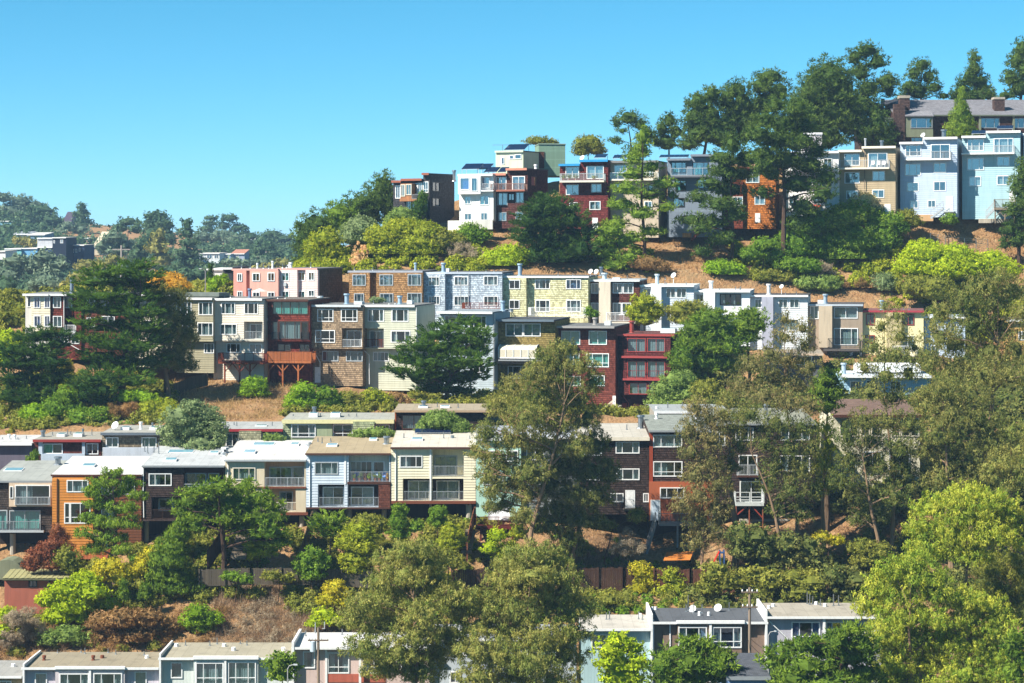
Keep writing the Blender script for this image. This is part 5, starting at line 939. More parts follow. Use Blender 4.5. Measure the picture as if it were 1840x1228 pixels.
def leaves(lobes, kind, col, rng, dens=1.0, size=1.0):
    """lobes: rows of (x, y, z, rx, ry, rz). Returns leaf quads (n,4,3) and their tints."""
    L, Wd, rc, cd, lay, ori, sq, shell = KIND[kind]; L *= size; Wd *= size; c0, c1 = (np.array(c) for c in TINT[col])
    Q, T = [], []
    for lb in lobes:
        ctr, rad = np.array(lb[:3]), np.array(lb[3:])
        rcl = min(rc, .55 * rad.min() + .12)
        nc = max(5, int(cd * 3.2 * (rad[0] * rad[2] + rad[1] * rad[2] + rad[0] * rad[1]) / (rcl * rcl * 3.1)))
        d = unit(nc, rng); d[:, 2] = np.where(d[:, 2] < -.35, d[:, 2] * .6, d[:, 2])
        rr = shell + (1 - shell) * rng.random(nc) ** .6
        rr *= rng.uniform(.82, 1.12, nc)
        cc = ctr + d * rr[:, None] * rad
        cr = rcl * rng.uniform(.55, 1.35, nc)
        per = np.maximum(6, (lay * dens * 3.1 * cr * cr / (2 * L * Wd) * .62)).astype(int)
        idx = np.repeat(np.arange(nc), per); n = len(idx)
        u = unit(n, rng); q = rng.random(n) ** (1 / 2.2)
        off = u * q[:, None] * cr[idx][:, None]; off[:, 2] *= sq
        if ori == 'spray':      # flat fans that reach outwards and a little up
            ax = d[idx] * np.array([1, 1, .25]) + np.array([0, 0, .38]); ax /= np.linalg.norm(ax, axis=1, keepdims=True)
            off += ax * (rng.random(n) ** .8 * cr[idx] * 1.9)[:, None]
        p = cc[idx] + off
        if ori == 'droop': a = unit(n, rng) * .95 + np.array([0, 0, -1.0])
        elif ori == 'star': a = u + np.array([0, 0, .35]) + .35 * unit(n, rng)
        elif ori == 'spray': a = ax + .45 * unit(n, rng)
        elif ori == 'up': a = unit(n, rng) * .6 + np.array([0, 0, 1.0]) + d[idx] * .3
        elif ori == 'out': a = unit(n, rng)
        else: a = unit(n, rng)
        a /= np.linalg.norm(a, axis=1, keepdims=True)
        nr = (u * .6 + d[idx] * .9 if ori in ('out', 'up') else u * .5 + d[idx] * .55) + unit(n, rng) * .65
        b = np.cross(nr, a); b /= np.linalg.norm(b, axis=1, keepdims=True) + 1e-6
        s = rng.uniform(.65, 1.3, n)[:, None]
        a = a * L * s; b = b * Wd * s
        Q.append(np.stack([p + a, p - a * .7 + b, p - a * .7 - b], 1))
        lm = rng.uniform(.25, .75); cm = np.clip(lm + rng.normal(0, .28, nc), 0, 1); f = np.clip(cm[idx] + rng.normal(0, .16, n), 0, 1)[:, None]
        T.append(BOOST * (c0 * (1 - f) + c1 * f) * rng.uniform(.72, 1.25, n)[:, None] * (rng.uniform(.85, 1.15, nc)[idx])[:, None])
        if kind in CORE:        # closed filler core, tinted darker than the leaves for the lobe's inner shade
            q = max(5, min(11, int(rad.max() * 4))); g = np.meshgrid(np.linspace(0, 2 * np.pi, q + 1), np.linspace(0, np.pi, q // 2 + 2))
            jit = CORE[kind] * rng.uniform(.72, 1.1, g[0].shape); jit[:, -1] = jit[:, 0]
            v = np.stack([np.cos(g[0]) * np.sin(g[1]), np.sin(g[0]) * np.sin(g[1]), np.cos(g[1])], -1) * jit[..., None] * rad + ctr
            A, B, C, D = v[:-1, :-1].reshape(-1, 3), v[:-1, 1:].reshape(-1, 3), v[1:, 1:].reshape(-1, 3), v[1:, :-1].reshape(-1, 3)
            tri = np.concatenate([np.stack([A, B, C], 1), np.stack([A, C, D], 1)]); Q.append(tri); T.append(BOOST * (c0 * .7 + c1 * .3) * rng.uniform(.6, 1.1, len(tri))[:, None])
    return np.concatenate(Q), np.concatenate(T)
def leafmesh(name, Q, T, parent=None):
    n, m = Q.shape[:2]; LEAFCOUNT[0] += n * (m - 2)
    me = bpy.data.meshes.new(name); me.vertices.add(m * n); me.loops.add(m * n); me.polygons.add(n)
    me.vertices.foreach_set('co', Q.astype(np.float32).ravel())
    me.loops.foreach_set('vertex_index', np.arange(m * n, dtype=np.int32))
    me.polygons.foreach_set('loop_start', np.arange(0, m * n, m, dtype=np.int32))
    me.update(calc_edges=True)
    at = me.attributes.new('tint', 'FLOAT_COLOR', 'POINT')
    c = np.ones((n, m, 4), np.float32); c[:, :, :3] = T[:, None, :]
    at.data.foreach_set('color', c.ravel())
    me.materials.append(LEAF)
    o = bpy.data.objects.new(name, me); COL.objects.link(o)
    if parent: o.parent = parent
    return o
BARK = {'pine': (78, 62, 52), 'cypress': (88, 74, 64), 'euc': (140, 116, 92), 'broad': (92, 76, 60), 'bush': (84, 66, 50), 'clip': (80, 64, 50), 'cone': (84, 64, 50), 'wisp': (120, 100, 82), 'droopc': (120, 100, 88), 'far': (80, 72, 66)}
NAMES = {'pine': ('pine_tree', 'tree'), 'cypress': ('cypress_tree', 'tree'), 'euc': ('eucalyptus_tree', 'tree'), 'broad': ('broadleaf_tree', 'tree'), 'bush': ('shrub', 'shrub'), 'clip': ('clipped_shrub', 'shrub'), 'cone': ('conifer', 'tree'),
         'wisp': ('dry_shrub', 'shrub'), 'droopc': ('conifer', 'tree'), 'far': ('distant_tree', 'tree')}
def V(kind, col, label, px, Y, lobes, tr=None, dens=1.0, size=1.0, group=None, name=None, base=None, lean=0.0, yspread=.5, yb=-.25):
    """A tree or shrub: crown lobes are photograph ellipses (x, y, rx, ry) at distance Y; the stem stands on the hillside at column px."""
    rng = np.random.default_rng(abs(hash((label, px))) % 100000 if False else int(px * 7 + Y * 13 + len(lobes) * 101 + sum(q[1] for q in lobes)) % 99991)
    x0 = (px - CX) * Y / FOC; z0 = gz(x0, Y) if base is None else (HY - base) * Y / FOC
    nm, cat = NAMES[kind]; nm = name or nm
    root = empty(nm, (x0, Y, z0)); tag(root, label, cat, group)
    k = Y / FOC; hw = max((max(q[0] + q[2] for q in lobes) - min(q[0] - q[2] for q in lobes)) / 2 * k, .3)
    LB = []
    for cx, cy, rx, ry in lobes:
        rx *= GROW.get(kind, 1.0); ry *= GROW.get(kind, 1.0) * {'cypress': 1.25, 'euc': 1.28, 'pine': 1.25}.get(kind, 1.0)
        ry_m = (rx * .5 + ry * .5) * k
        yo = (rng.uniform(-1, 1) * yspread + yb * .5) * max(hw - ry_m, 0) if len(lobes) > 1 else 0
        LB.append(((cx - CX) * k - x0, yo, (HY - cy) * k - z0, rx * k, max(ry_m, .25), ry * k))
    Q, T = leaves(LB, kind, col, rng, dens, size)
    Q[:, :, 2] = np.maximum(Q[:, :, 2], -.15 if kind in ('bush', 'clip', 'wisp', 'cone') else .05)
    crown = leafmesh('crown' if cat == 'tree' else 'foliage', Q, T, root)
    # trunk and limbs
    zt = max(b[2] for b in LB); top = max(LB, key=lambda b: b[2]); H = max(zt, .5)
    r0 = tr if tr else max(.04, min(.45, .022 * H + .012 * hw)); mb = MB()
    pts, rad = [], []
    cxm = sum(b[0] for b in LB) / len(LB)
    endx, endy = (top[0], top[1]) if kind in ('pine', 'cone', 'euc', 'cypress', 'droopc', 'far') else (cxm, 0)
    hz = H * (.96 if kind in ('pine', 'cone', 'droopc') else .8)
    for i in range(7):
        t = i / 6; w = math.sin(t * 5 + px) * .035 * H * t * (1 - t) * 2 if kind != 'cone' else 0
        pts.append((endx * t ** 1.4 + w, endy * t ** 1.4, -.3 + (hz + .3) * t)); rad.append(r0 * (1 - .82 * t))
    mb.tube(pts, rad, 7)
    for b in LB:
        if kind in ('clip', 'cone') and len(LB) > 2: break
        zz = min(max(b[2] - b[5] * .2 - .35 * math.hypot(b[0], b[1]) * (.9 if kind != 'pine' else .3), .12 * H), hz * .97); t = max(0.0, min(1.0, (zz + .3) / (hz + .3)))
        i = min(5, int(t * 6)); fr = t * 6 - i
        s0 = Vector(pts[i]).lerp(Vector(pts[i + 1]), fr); e = Vector(b[:3]); ln = (e - s0).length
        if ln < .3: continue
        rr = max(.03, r0 * (1 - .82 * t) * (.7 if kind == 'euc' else .55)); mid = s0.lerp(e, .5) + Vector((0, 0, .08 * ln)); mb.tube([s0, mid, e], [rr, rr * .7, rr * .35], 5)
        for j in range(4 if kind in ('euc', 'pine', 'wisp', 'droopc') else 2):   # forks that reach into the clumps
            dv = Vector(rng.normal(size=3)); dv.normalize(); e2 = e + Vector((dv.x * b[3], dv.y * b[4], abs(dv.z) * b[5] * .8)) * .85
            mb.tube([mid.lerp(e, rng.uniform(.2, .9)), mid.lerp(e2, .6), e2], [rr * .45, rr * .3, rr * .12], 4)
    mb.build('trunk' if cat == 'tree' else 'stem', barkm(BARK[kind]), root)
    return root
def clods(label, patches, seed):
    """Stones and lumps of dry earth on the open slopes."""
    rng = np.random.default_rng(seed); Qs, Ts = [], []
    for px0, px1, Y0, Y1, den, r in patches:
        n = int((px1 - px0) / FOC * (Y0 + Y1) / 2 * (Y1 - Y0) * den); yy = rng.uniform(Y0, Y1, n); xx = (rng.uniform(px0, px1, n) - CX) * yy / FOC; c = np.column_stack([xx, yy, gz(xx, yy)])
        rr = r * rng.uniform(.3, 1.5, n)[:, None]; ax = [np.array(a) for a in ((1, 0, 0), (0, 1, 0), (-1, 0, 0), (0, -1, 0))]; tp = c + np.array([0, 0, .75]) * rr + unit(n, rng) * rr * .35
        rim = [c + (a + unit(n, rng) * .4) * rr for a in ax]; f = rng.random(n)[:, None]; t = np.array((.22, .13, .07)) * (1 - f) + np.array((.45, .32, .20)) * f
        for i in range(4): Qs.append(np.stack([rim[i], rim[(i + 1) % 4], tp], 1)); Ts.append(t)
    o = leafmesh('stones', np.concatenate(Qs), np.concatenate(Ts)); tag(o, label, None, None, 'stuff'); return o
def cover(name, label, col, kind, patches, seed=1, size=1.0, kindtag='stuff'):
    """Ground cover too dense to count: low clumps over patches (px0, px1, Y0, Y1, clumps per square metre, radius)."""
    rng = np.random.default_rng(seed); LBs = []
    for px0, px1, Y0, Y1, den, r in patches:
        area = (px1 - px0) / FOC * (Y0 + Y1) / 2 * (Y1 - Y0); n = int(area * den)
        yy = rng.uniform(Y0, Y1, n); xx = (rng.uniform(px0, px1, n) - CX) * yy / FOC; zz = gz(xx, yy)
        rr = r * rng.uniform(.5, 1.4, n)
        LBs += [(x, y, z + q * .4, q * 1.2, q * 1.2, q) for x, y, z, q in zip(xx, yy, zz, rr)]
    Q, T = leaves(LBs, kind, col, rng, .55, size)
    o = leafmesh(name, Q, T); tag(o, label, None, None, kindtag); return o
def blades(name, label, cols, patches, seed=1, h=.35, w=.03):
    """Dry grass and twigs standing on open soil."""
    rng = np.random.default_rng(seed); Qs, Ts = [], []
    for px0, px1, Y0, Y1, den in patches:
        area = (px1 - px0) / FOC * (Y0 + Y1) / 2 * (Y1 - Y0); n = int(area * den)
        yc = rng.uniform(Y0, Y1, n); xc = (rng.uniform(px0, px1, n) - CX) * yc / FOC
        # tufts: thin out by a smooth pattern
        keep = (np.sin(xc * 1.3 + 1) + np.sin(yc * 1.7 + xc * .6) + np.sin(xc * .45 - yc * .8)) > rng.uniform(-2.2, 1.2, n)
        xc, yc = xc[keep], yc[keep]; n = len(xc); z = gz(xc, yc)
        p = np.column_stack([xc, yc, z]); tip = rng.normal(0, .5, (n, 3)); tip[:, 2] = np.abs(tip[:, 2]) + .45; tip *= h * rng.uniform(.4, 1.4, n)[:, None]
        side = unit(n, rng) * w; side[:, 2] *= .2
        Qs.append(np.stack([p - side, p + side, p + tip + side * .4, p + tip - side * .4], 1))
        f = rng.random(n)[:, None]; Ts.append((np.array(cols[0]) * (1 - f) + np.array(cols[1]) * f) * rng.uniform(.7, 1.2, n)[:, None])
    o = leafmesh(name, np.concatenate(Qs), np.concatenate(Ts)); tag(o, label, None, None, 'stuff'); return o
# ------------------------------------------------------------------ trees on the crest
G1 = 'trees along the crest'
V('pine', 'pine', 'dark pine just left of the dark shingle crest house', 690, 322, [(690, 335, 20, 20), (678, 358, 28, 22), (700, 372, 14, 22), (668, 385, 24, 18)], group=G1)
V('pine', 'pine', 'second dark tree down the left shoulder of the crest', 650, 320, [(650, 368, 28, 18), (640, 392, 32, 20), (662, 400, 22, 16)], group=G1)
V('pine', 'pinel', 'third tree down the left shoulder of the crest, lighter green', 608, 318, [(610, 385, 28, 18), (598, 405, 30, 18), (625, 412, 22, 18)], group=G1)
V('pine', 'pine', 'dark tree where the left shoulder of the crest meets the salmon house', 560, 314, [(565, 405, 26, 20), (548, 432, 22, 26), (575, 440, 22, 22), (545, 460, 16, 18)], group=G1)
V('broad', 'olive', 'flat green treetop behind the pale sage rooftop house', 975, 335, [(965, 254, 20, 8), (990, 256, 14, 6)], group=G1)
V('broad', 'olive', 'round-headed tree beside the blue-edged house on the crest', 1055, 330, [(1057, 258, 26, 14), (1045, 272, 16, 10), (1072, 270, 16, 10)], group=G1)
V('pine', 'pine', 'slim umbrella pine standing against the sky left of the pine mass', 1136, 334, [(1128, 212, 20, 11), (1108, 222, 11, 7), (1150, 224, 14, 9), (1105, 253, 12, 6), (1160, 246, 16, 14), (1118, 236, 9, 5), (1142, 275, 20, 12)], tr=.22, dens=.8, group=G1)
V('pine', 'pine', 'narrow pine right of the slim umbrella pine', 1200, 336, [(1203, 216, 12, 12), (1190, 232, 14, 12), (1214, 236, 14, 12), (1198, 256, 20, 14), (1178, 252, 10, 10)], dens=.8, group=G1)
V('pine', 'pine', 'tall pine at the left end of the dense pine mass', 1262, 332, [(1255, 186, 22, 16), (1280, 172, 20, 14), (1246, 212, 22, 18), (1275, 210, 26, 22), (1255, 240, 28, 18), (1292, 240, 24, 22), (1240, 258, 20, 12)], group=G1)
V('pine', 'pine', 'rounded pine second from left in the dense pine mass', 1315, 335, [(1325, 162, 22, 14), (1306, 182, 22, 16), (1335, 186, 22, 18), (1318, 215, 28, 22), (1300, 245, 28, 20), (1340, 235, 24, 24)], group=G1)
V('pine', 'pine', 'high-crowned pine third from left in the dense pine mass', 1378, 338, [(1385, 138, 24, 12), (1365, 156, 20, 14), (1400, 165, 22, 16), (1375, 185, 28, 18), (1350, 205, 22, 18)], group=G1)
V('pine', 'pine', 'big domed pine with a wide rounded crown behind the white rooftop block', 1475, 334, [(1488, 138, 34, 24), (1462, 162, 30, 28), (1510, 165, 30, 28), (1450, 200, 34, 30), (1492, 205, 38, 34), (1525, 215, 26, 30), (1475, 245, 50, 26), (1440, 240, 26, 22)], group=G1)
V('pine', 'pine', 'loose tall pine with bare gaps left of the lodge roof', 1548, 342, [(1556, 92, 22, 12), (1535, 104, 16, 12), (1575, 112, 20, 12), (1546, 130, 20, 14), (1592, 148, 20, 14), (1560, 160, 22, 14), (1598, 165, 12, 10), (1545, 190, 30, 20), (1570, 200, 20, 16)], dens=.85, group=G1)
V('pine', 'pine', 'open-branched pine behind the left part of the lodge roof', 1652, 352, [(1655, 118, 16, 10), (1640, 134, 16, 12), (1668, 138, 16, 12), (1630, 158, 18, 12), (1676, 158, 14, 9), (1648, 166, 24, 12), (1692, 174, 12, 6), (1618, 176, 10, 8)], dens=.75, group=G1)
V('pine', 'pine', 'pointed pine behind the middle of the lodge roof', 1750, 352, [(1751, 104, 8, 12), (1752, 122, 13, 14), (1742, 142, 20, 14), (1764, 150, 16, 14), (1730, 164, 18, 12), (1755, 172, 28, 12), (1775, 172, 12, 10), (1714, 174, 10, 8)], dens=.9, group=G1)
V('cone', 'pinel', 'dense pointed conifer standing in front of the lodge', 1726, 330, [(1727, 170, 5, 14), (1727, 190, 11, 14), (1726, 208, 18, 14), (1726, 226, 24, 14), (1728, 240, 26, 10)], group=G1)
V('pine', 'pine', 'tall pine cut by the right edge above the lodge', 1832, 350, [(1838, 88, 16, 14), (1826, 110, 16, 14), (1840, 125, 18, 18), (1815, 140, 16, 14), (1832, 158, 22, 16), (1806, 172, 14, 8)], dens=.85, group=G1)
V('pine', 'pine', 'low dark pine filling the gap left of the lodge wing', 1565, 334, [(1575, 225, 22, 22), (1555, 240, 25, 20), (1590, 250, 20, 18)], group=G1)
# ------------------------------------------------------------------ slope below the crest
G2 = 'trees and shrubs on the slope under the crest'
V('pine', 'pinel', 'tall open pine in front of the beige crest house', 1158, 301, [(1153, 246, 9, 14), (1152, 268, 18, 12), (1138, 288, 20, 9), (1172, 300, 20, 8), (1140, 312, 26, 10), (1192, 330, 24, 9), (1125, 340, 26, 10), (1168, 350, 24, 8), (1208, 350, 10, 6), (1118, 368, 26, 9), (1195, 372, 18, 8), (1150, 385, 28, 9), (1110, 402, 24, 9), (1168, 416, 24, 8), (1130, 428, 28, 9), (1095, 440, 20, 9)], tr=.28, dens=.85, group=G2)
V('pine', 'pinel', 'young light green pine leaning beside the tall open pine', 1125, 299, [(1098, 415, 22, 10), (1080, 432, 20, 10), (1115, 438, 20, 10), (1090, 455, 26, 12), (1130, 465, 22, 12), (1105, 478, 25, 10)], dens=.9, group=G2)
V('pine', 'pine', 'spreading pine with long left limbs before the slate grey house', 1314, 301, [(1316, 262, 20, 14), (1295, 285, 22, 11), (1340, 285, 26, 14), (1302, 308, 28, 12), (1336, 312, 18, 11), (1278, 330, 20, 9), (1312, 340, 30, 12), (1256, 356, 22, 9), (1292, 368, 30, 11), (1240, 395, 24, 9), (1278, 400, 30, 11), (1320, 385, 22, 14), (1258, 412, 18, 8), (1298, 430, 25, 10), (1262, 452, 18, 8)], tr=.3, dens=.95, group=G2)
V('pine', 'pine', 'great tall pine in front of the orange crest house', 1412, 299, [(1398, 188, 22, 13), (1428, 198, 24, 14), (1378, 214, 24, 14), (1410, 222, 30, 16), (1446, 225, 20, 14), (1360, 244, 26, 14), (1395, 252, 30, 16), (1436, 256, 32, 16), (1470, 270, 20, 13), (1370, 280, 28, 14), (1410, 288, 34, 16), (1455, 296, 30, 14), (1486, 318, 24, 13), (1385, 308, 26, 15), (1366, 300, 20, 12), (1372, 345, 18, 10), (1435, 330, 34, 16), (1478, 348, 22, 13), (1446, 372, 28, 14), (1432, 404, 22, 12)], tr=.45, group=G2)
V('broad', 'green', 'dark oak below the white crest house, left of three', 1452, 302, [(1440, 410, 30, 22), (1470, 400, 28, 22), (1425, 445, 34, 28), (1465, 445, 36, 28), (1395, 465, 30, 20)], group=G2)
V('broad', 'pinel', 'dark oak below the tan crest house, middle of three', 1522, 303, [(1505, 395, 30, 24), (1535, 385, 28, 24), (1500, 435, 36, 30), (1540, 432, 36, 30), (1515, 465, 40, 20)], group=G2)
V('broad', 'green', 'dark oak below the light blue crest house, right of three', 1585, 304, [(1575, 395, 24, 18), (1600, 398, 22, 15), (1580, 430, 32, 26), (1615, 412, 16, 12), (1560, 455, 28, 18)], group=G2)
V('bush', 'cream', 'pale feathery shrub against the tan crest house', 1556, 306, [(1555, 362, 18, 14), (1545, 375, 14, 10), (1570, 374, 12, 10)], dens=.7, group=G2)
V('bush', 'olive', 'reddish-green bushes at the foot of the light blue crest house', 1632, 305, [(1628, 392, 18, 14), (1645, 400, 12, 10)], group=G2)
V('bush', 'green', 'small green bush beside the steel stairs on the crest', 1704, 304.5, [(1706, 395, 13, 10)], group=G2)
V('broad', 'green', 'small dark tree under the great tall pine', 1372, 299, [(1372, 440, 22, 12), (1355, 455, 24, 14), (1390, 458, 22, 14)], group=G2)
V('cypress', 'cyp', 'broad dark cypress with feathered sprays below the blue-edged house', 998, 300, [(985, 360, 18, 12), (968, 376, 24, 13), (1005, 376, 26, 14), (950, 398, 24, 14), (985, 400, 30, 18), (1025, 396, 26, 16), (948, 425, 24, 15), (985, 430, 36, 20), (1030, 425, 28, 18), (1052, 415, 16, 12), (965, 455, 32, 18), (1008, 458, 36, 20), (1046, 448, 22, 18), (990, 480, 34, 14), (1035, 478, 24, 14)], tr=.3, dens=1.1, group=G2)
V('bush', 'yolive', 'large yellow-green shrub on the slope below the dark shingle crest house', 725, 303, [(690, 425, 28, 18), (725, 412, 32, 16), (762, 418, 28, 18), (700, 450, 36, 22), (748, 446, 38, 22), (676, 468, 30, 16), (720, 474, 34, 12), (765, 470, 28, 14)], size=1.2, group=G2)
V('bush', 'olive', 'olive shrub right of the large yellow-green shrub', 800, 303, [(790, 435, 24, 20), (815, 440, 26, 18), (800, 462, 30, 16)], size=1.2, group=G2)
V('bush', 'green', 'dark green shrub under the white terrace wall', 850, 305, [(845, 418, 20, 14), (865, 425, 16, 12), (840, 435, 22, 12)], size=1.1, group=G2)
V('wisp', 'gbrown', 'grey-brown leafless shrub on the slope under the terrace wall', 842, 301.5, [(832, 455, 24, 18), (858, 462, 24, 16), (845, 475, 28, 12)], dens=2.0, group=G2)
V('bush', 'lime', 'bright lime shrub left of the broad dark cypress', 905, 300, [(886, 466, 24, 14), (918, 458, 28, 16), (905, 476, 36, 13)], size=1.1, group=G2)
V('broad', 'grey', 'grey-green rounded tree left of the yellow-green shrub', 650, 305, [(648, 408, 26, 18), (632, 425, 24, 18), (665, 425, 24, 20)], group=G2)
V('broad', 'yolive', 'bright rounded tree above the pale pink house', 585, 303, [(585, 428, 24, 16), (568, 446, 24, 18), (600, 448, 22, 18), (580, 466, 30, 14)], group=G2)
V('cone', 'cypb', 'small dark upright conifer beside the dark shingle crest house', 755, 306, [(760, 358, 7, 14), (753, 375, 12, 14), (748, 392, 14, 12)], group=G2)
V('bush', 'mix', 'pale green bush under the bays of the dark shingle crest house', 725, 306, [(722, 386, 18, 12), (738, 396, 16, 10), (705, 398, 14, 10)], group=G2)
V('bush', 'lime', 'lime green dome shrub at the left of three on the right slope', 1655, 296, [(1660, 455, 32, 20), (1645, 478, 34, 22), (1672, 482, 30, 22)], size=1.15, group=G2)
V('bush', 'lime', 'lime green dome shrub in the middle of three on the right slope', 1718, 295, [(1715, 462, 32, 20), (1702, 485, 32, 22), (1738, 480, 32, 24)], size=1.15, group=G2)
V('bush', 'lime', 'lime green dome shrub at the right of three on the right slope', 1790, 296, [(1780, 470, 28, 16), (1795, 485, 34, 18)], size=1.15, group=G2)
V('pine', 'pine', 'dark pine cut by the right border below the crest', 1832, 302, [(1838, 310, 14, 18), (1828, 335, 14, 16), (1838, 360, 18, 18), (1820, 378, 16, 12), (1835, 398, 20, 14), (1812, 412, 14, 9), (1830, 432, 22, 12), (1806, 440, 12, 8)], group=G2)
V('bush', 'bright', 'vivid green shrub behind the white house of the upper street', 1300, 299, [(1290, 484, 24, 14), (1315, 488, 24, 14), (1300, 500, 34, 12)], size=1.1, group=G2)
V('bush', 'olive', 'olive shrub behind the white and lavender-grey house', 1395, 299, [(1375, 496, 26, 14), (1410, 498, 30, 14)], size=1.1, group=G2)
V('wisp', 'gbrown', 'silvery bare shrub behind the taupe house of the upper street', 1478, 299, [(1475, 488, 22, 16), (1492, 498, 16, 12)], dens=2.2, group=G2)
V('bush', 'mix', 'mid green shrub behind the taupe house of the upper street', 1468, 297, [(1450, 510, 18, 12), (1485, 512, 24, 14)], size=1.1, group=G2)
V('wisp', 'brown', 'rusty low shrub behind the pale yellow house', 1545, 298, [(1530, 520, 20, 10), (1555, 516, 22, 12)], dens=2.5, group=G2)
V('bush', 'grey', 'grey-green round shrub behind the pale yellow house', 1590, 298, [(1588, 512, 20, 18), (1608, 520, 16, 12)], size=1.1, group=G2)
V('bush', 'olive', 'dense olive thicket at the foot of the right slope', 1660, 294, [(1640, 515, 26, 18), (1675, 520, 30, 20), (1715, 520, 30, 20), (1760, 518, 30, 20)], size=1.3, group=G2)
V('broad', 'green', 'leafy green tree below the dark oaks', 1430, 298, [(1420, 476, 26, 14), (1450, 480, 26, 14)], group=G2)
V('bush', 'brown', 'brownish shrub under the young light green pine', 1165, 298, [(1160, 475, 24, 12), (1185, 480, 18, 10)], dens=.9, size=1.2, group=G2)
def plume(label, px, Y, n, base, top, spread):
    root = empty('pampas_grass', P(px, base, Y)); tag(root, label, 'grass clump', G2); root.location.z = gz(root.location.x, Y); rng = np.random.default_rng(5); k = Y / FOC
    Q, T = leaves([(rng.uniform(-spread, spread) * k, rng.uniform(-.8, .8), (base - top) * k * rng.uniform(.5, 1), .12, .12, .55) for _ in range(n)], 'wisp', 'tan', rng, 3.0, .6); leafmesh('plume', Q, T, root)
    Q, T = leaves([(0, 0, (base - top) * k * .3, spread * k, .7, (base - top) * k * .35)], 'cone', 'tan', rng, .8, 1.3); leafmesh('foliage', Q, T, root)
plume('tan pampas grass plumes above the golden brown house', 645, 300, 9, 482, 435, 16)
# ------------------------------------------------------------------ between the upper street and the tall houses
G3 = 'trees between the upper street and the tall houses'
V('broad', 'yolive', 'round yellow-green tree in front of the brown house with the white balcony', 1157, 281, [(1157, 545, 22, 16), (1143, 560, 18, 16), (1172, 560, 20, 18), (1158, 572, 24, 14)], group=G3, base=600)
V('broad', 'olive', 'rounded olive tree right of the round yellow-green tree', 1235, 281, [(1225, 556, 24, 14), (1250, 556, 24, 14), (1238, 572, 34, 14)], group=G3, base=600)
V('pine', 'pineg', 'dense dark green pine right of the dark red house', 1270, 270, [(1275, 572, 26, 14), (1255, 590, 26, 16), (1295, 592, 28, 16), (1240, 615, 28, 18), (1275, 618, 34, 20), (1310, 620, 26, 20), (1228, 645, 26, 18), (1265, 650, 36, 20), (1300, 650, 30, 18), (1240, 672, 28, 14)], group=G3, dens=1.2)
V('pine', 'pineg', 'smaller dark green pine right of the dense one', 1345, 271, [(1345, 568, 26, 12), (1330, 584, 24, 14), (1362, 584, 22, 12), (1340, 602, 26, 14)], group=G3, dens=1.1)
V('broad', 'mix', 'leafy rounded tree at the foot of the dark red house', 1215, 262, [(1220, 685, 30, 18), (1196, 705, 26, 20), (1235, 706, 28, 20), (1185, 728, 22, 14), (1218, 730, 34, 14)], group=G3)
V('broad', 'olive', 'brown-tinged tree right of the leafy rounded tree', 1275, 258, [(1270, 700, 26, 16), (1290, 720, 26, 18), (1258, 728, 26, 16)], group=G3)
V('clip', 'grey', 'small dome shrub growing on the roof of the taupe house', 678, 280, [(678, 540, 15, 6)], group=G3, base=547)
V('bush', 'green', 'spiky green plant on the roof between olive and yellow houses', 1060, 281, [(1058, 560, 8, 8), (1068, 566, 8, 6)], group=G3, base=578)
V('cypress', 'cypb', 'windswept dark cypress in front of the pale sage house', 800, 264, [(835, 578, 16, 8), (812, 588, 24, 9), (850, 594, 20, 9), (785, 602, 30, 10), (828, 608, 30, 11), (866, 612, 14, 10), (758, 622, 30, 10), (800, 626, 36, 12), (845, 630, 28, 13), (732, 645, 26, 9), (772, 650, 38, 12), (820, 652, 36, 14), (860, 650, 18, 14), (718, 664, 20, 8), (752, 674, 34, 10), (800, 678, 38, 12), (845, 676, 26, 14), (780, 698, 34, 10), (822, 702, 30, 10)], tr=.32, dens=1.15, group=G3)
V('cypress', 'cypb', 'huge layered dark cypress in front of the left slope houses', 216, 263, [(255, 478, 20, 7), (230, 488, 30, 8), (190, 492, 30, 8), (265, 495, 26, 7), (165, 508, 28, 8), (215, 508, 38, 10), (255, 514, 24, 8), (150, 530, 24, 8), (190, 532, 34, 10), (235, 536, 36, 10), (160, 555, 26, 8), (205, 560, 36, 10), (250, 562, 34, 10), (155, 580, 20, 8), (190, 588, 32, 10), (235, 592, 36, 11), (270, 585, 24, 10), (165, 610, 24, 9), (210, 618, 36, 12), (255, 622, 34, 12), (285, 610, 22, 10), (175, 642, 28, 12), (225, 650, 38, 14), (270, 650, 28, 12), (195, 675, 32, 12), (245, 682, 34, 12)], tr=.5, dens=1.15, group=G3)
V('broad', 'oran', 'orange-topped tree right of the huge layered cypress', 300, 268, [(300, 500, 28, 10), (280, 510, 20, 10), (322, 512, 20, 10)], group=G3)
V('euc', 'eucd', 'shady olive tree under the orange-topped tree', 305, 266, [(285, 530, 24, 14), (318, 535, 22, 14), (295, 560, 30, 18), (310, 590, 28, 20), (330, 575, 18, 16), (285, 605, 24, 18), (320, 625, 26, 20), (340, 600, 16, 20), (300, 650, 30, 18), (330, 655, 24, 14)], dens=1.7, group=G3)
V('cypress', 'cyp', 'spreading dark cypress at the left border', 62, 262, [(85, 600, 28, 8), (55, 608, 28, 9), (100, 618, 22, 9), (30, 628, 26, 10), (70, 632, 36, 12), (20, 652, 24, 12), (55, 656, 36, 14), (95, 650, 26, 14), (30, 682, 32, 14), (75, 684, 36, 14), (105, 676, 18, 12), (20, 710, 26, 14), (60, 712, 38, 14), (95, 708, 22, 12)], tr=.35, dens=1.15, group=G3)
V('bush', 'lime', 'bright lime tree behind the spreading cypress at the left border', 12, 268, [(15, 612, 24, 16), (30, 630, 16, 14), (5, 640, 18, 18)], size=1.2, group=G3)
V('bush', 'yell', 'yellow-leafed bush at the foot of the red-brown balcony house', 118, 266, [(118, 662, 12, 14), (110, 680, 10, 10)], group=G3)
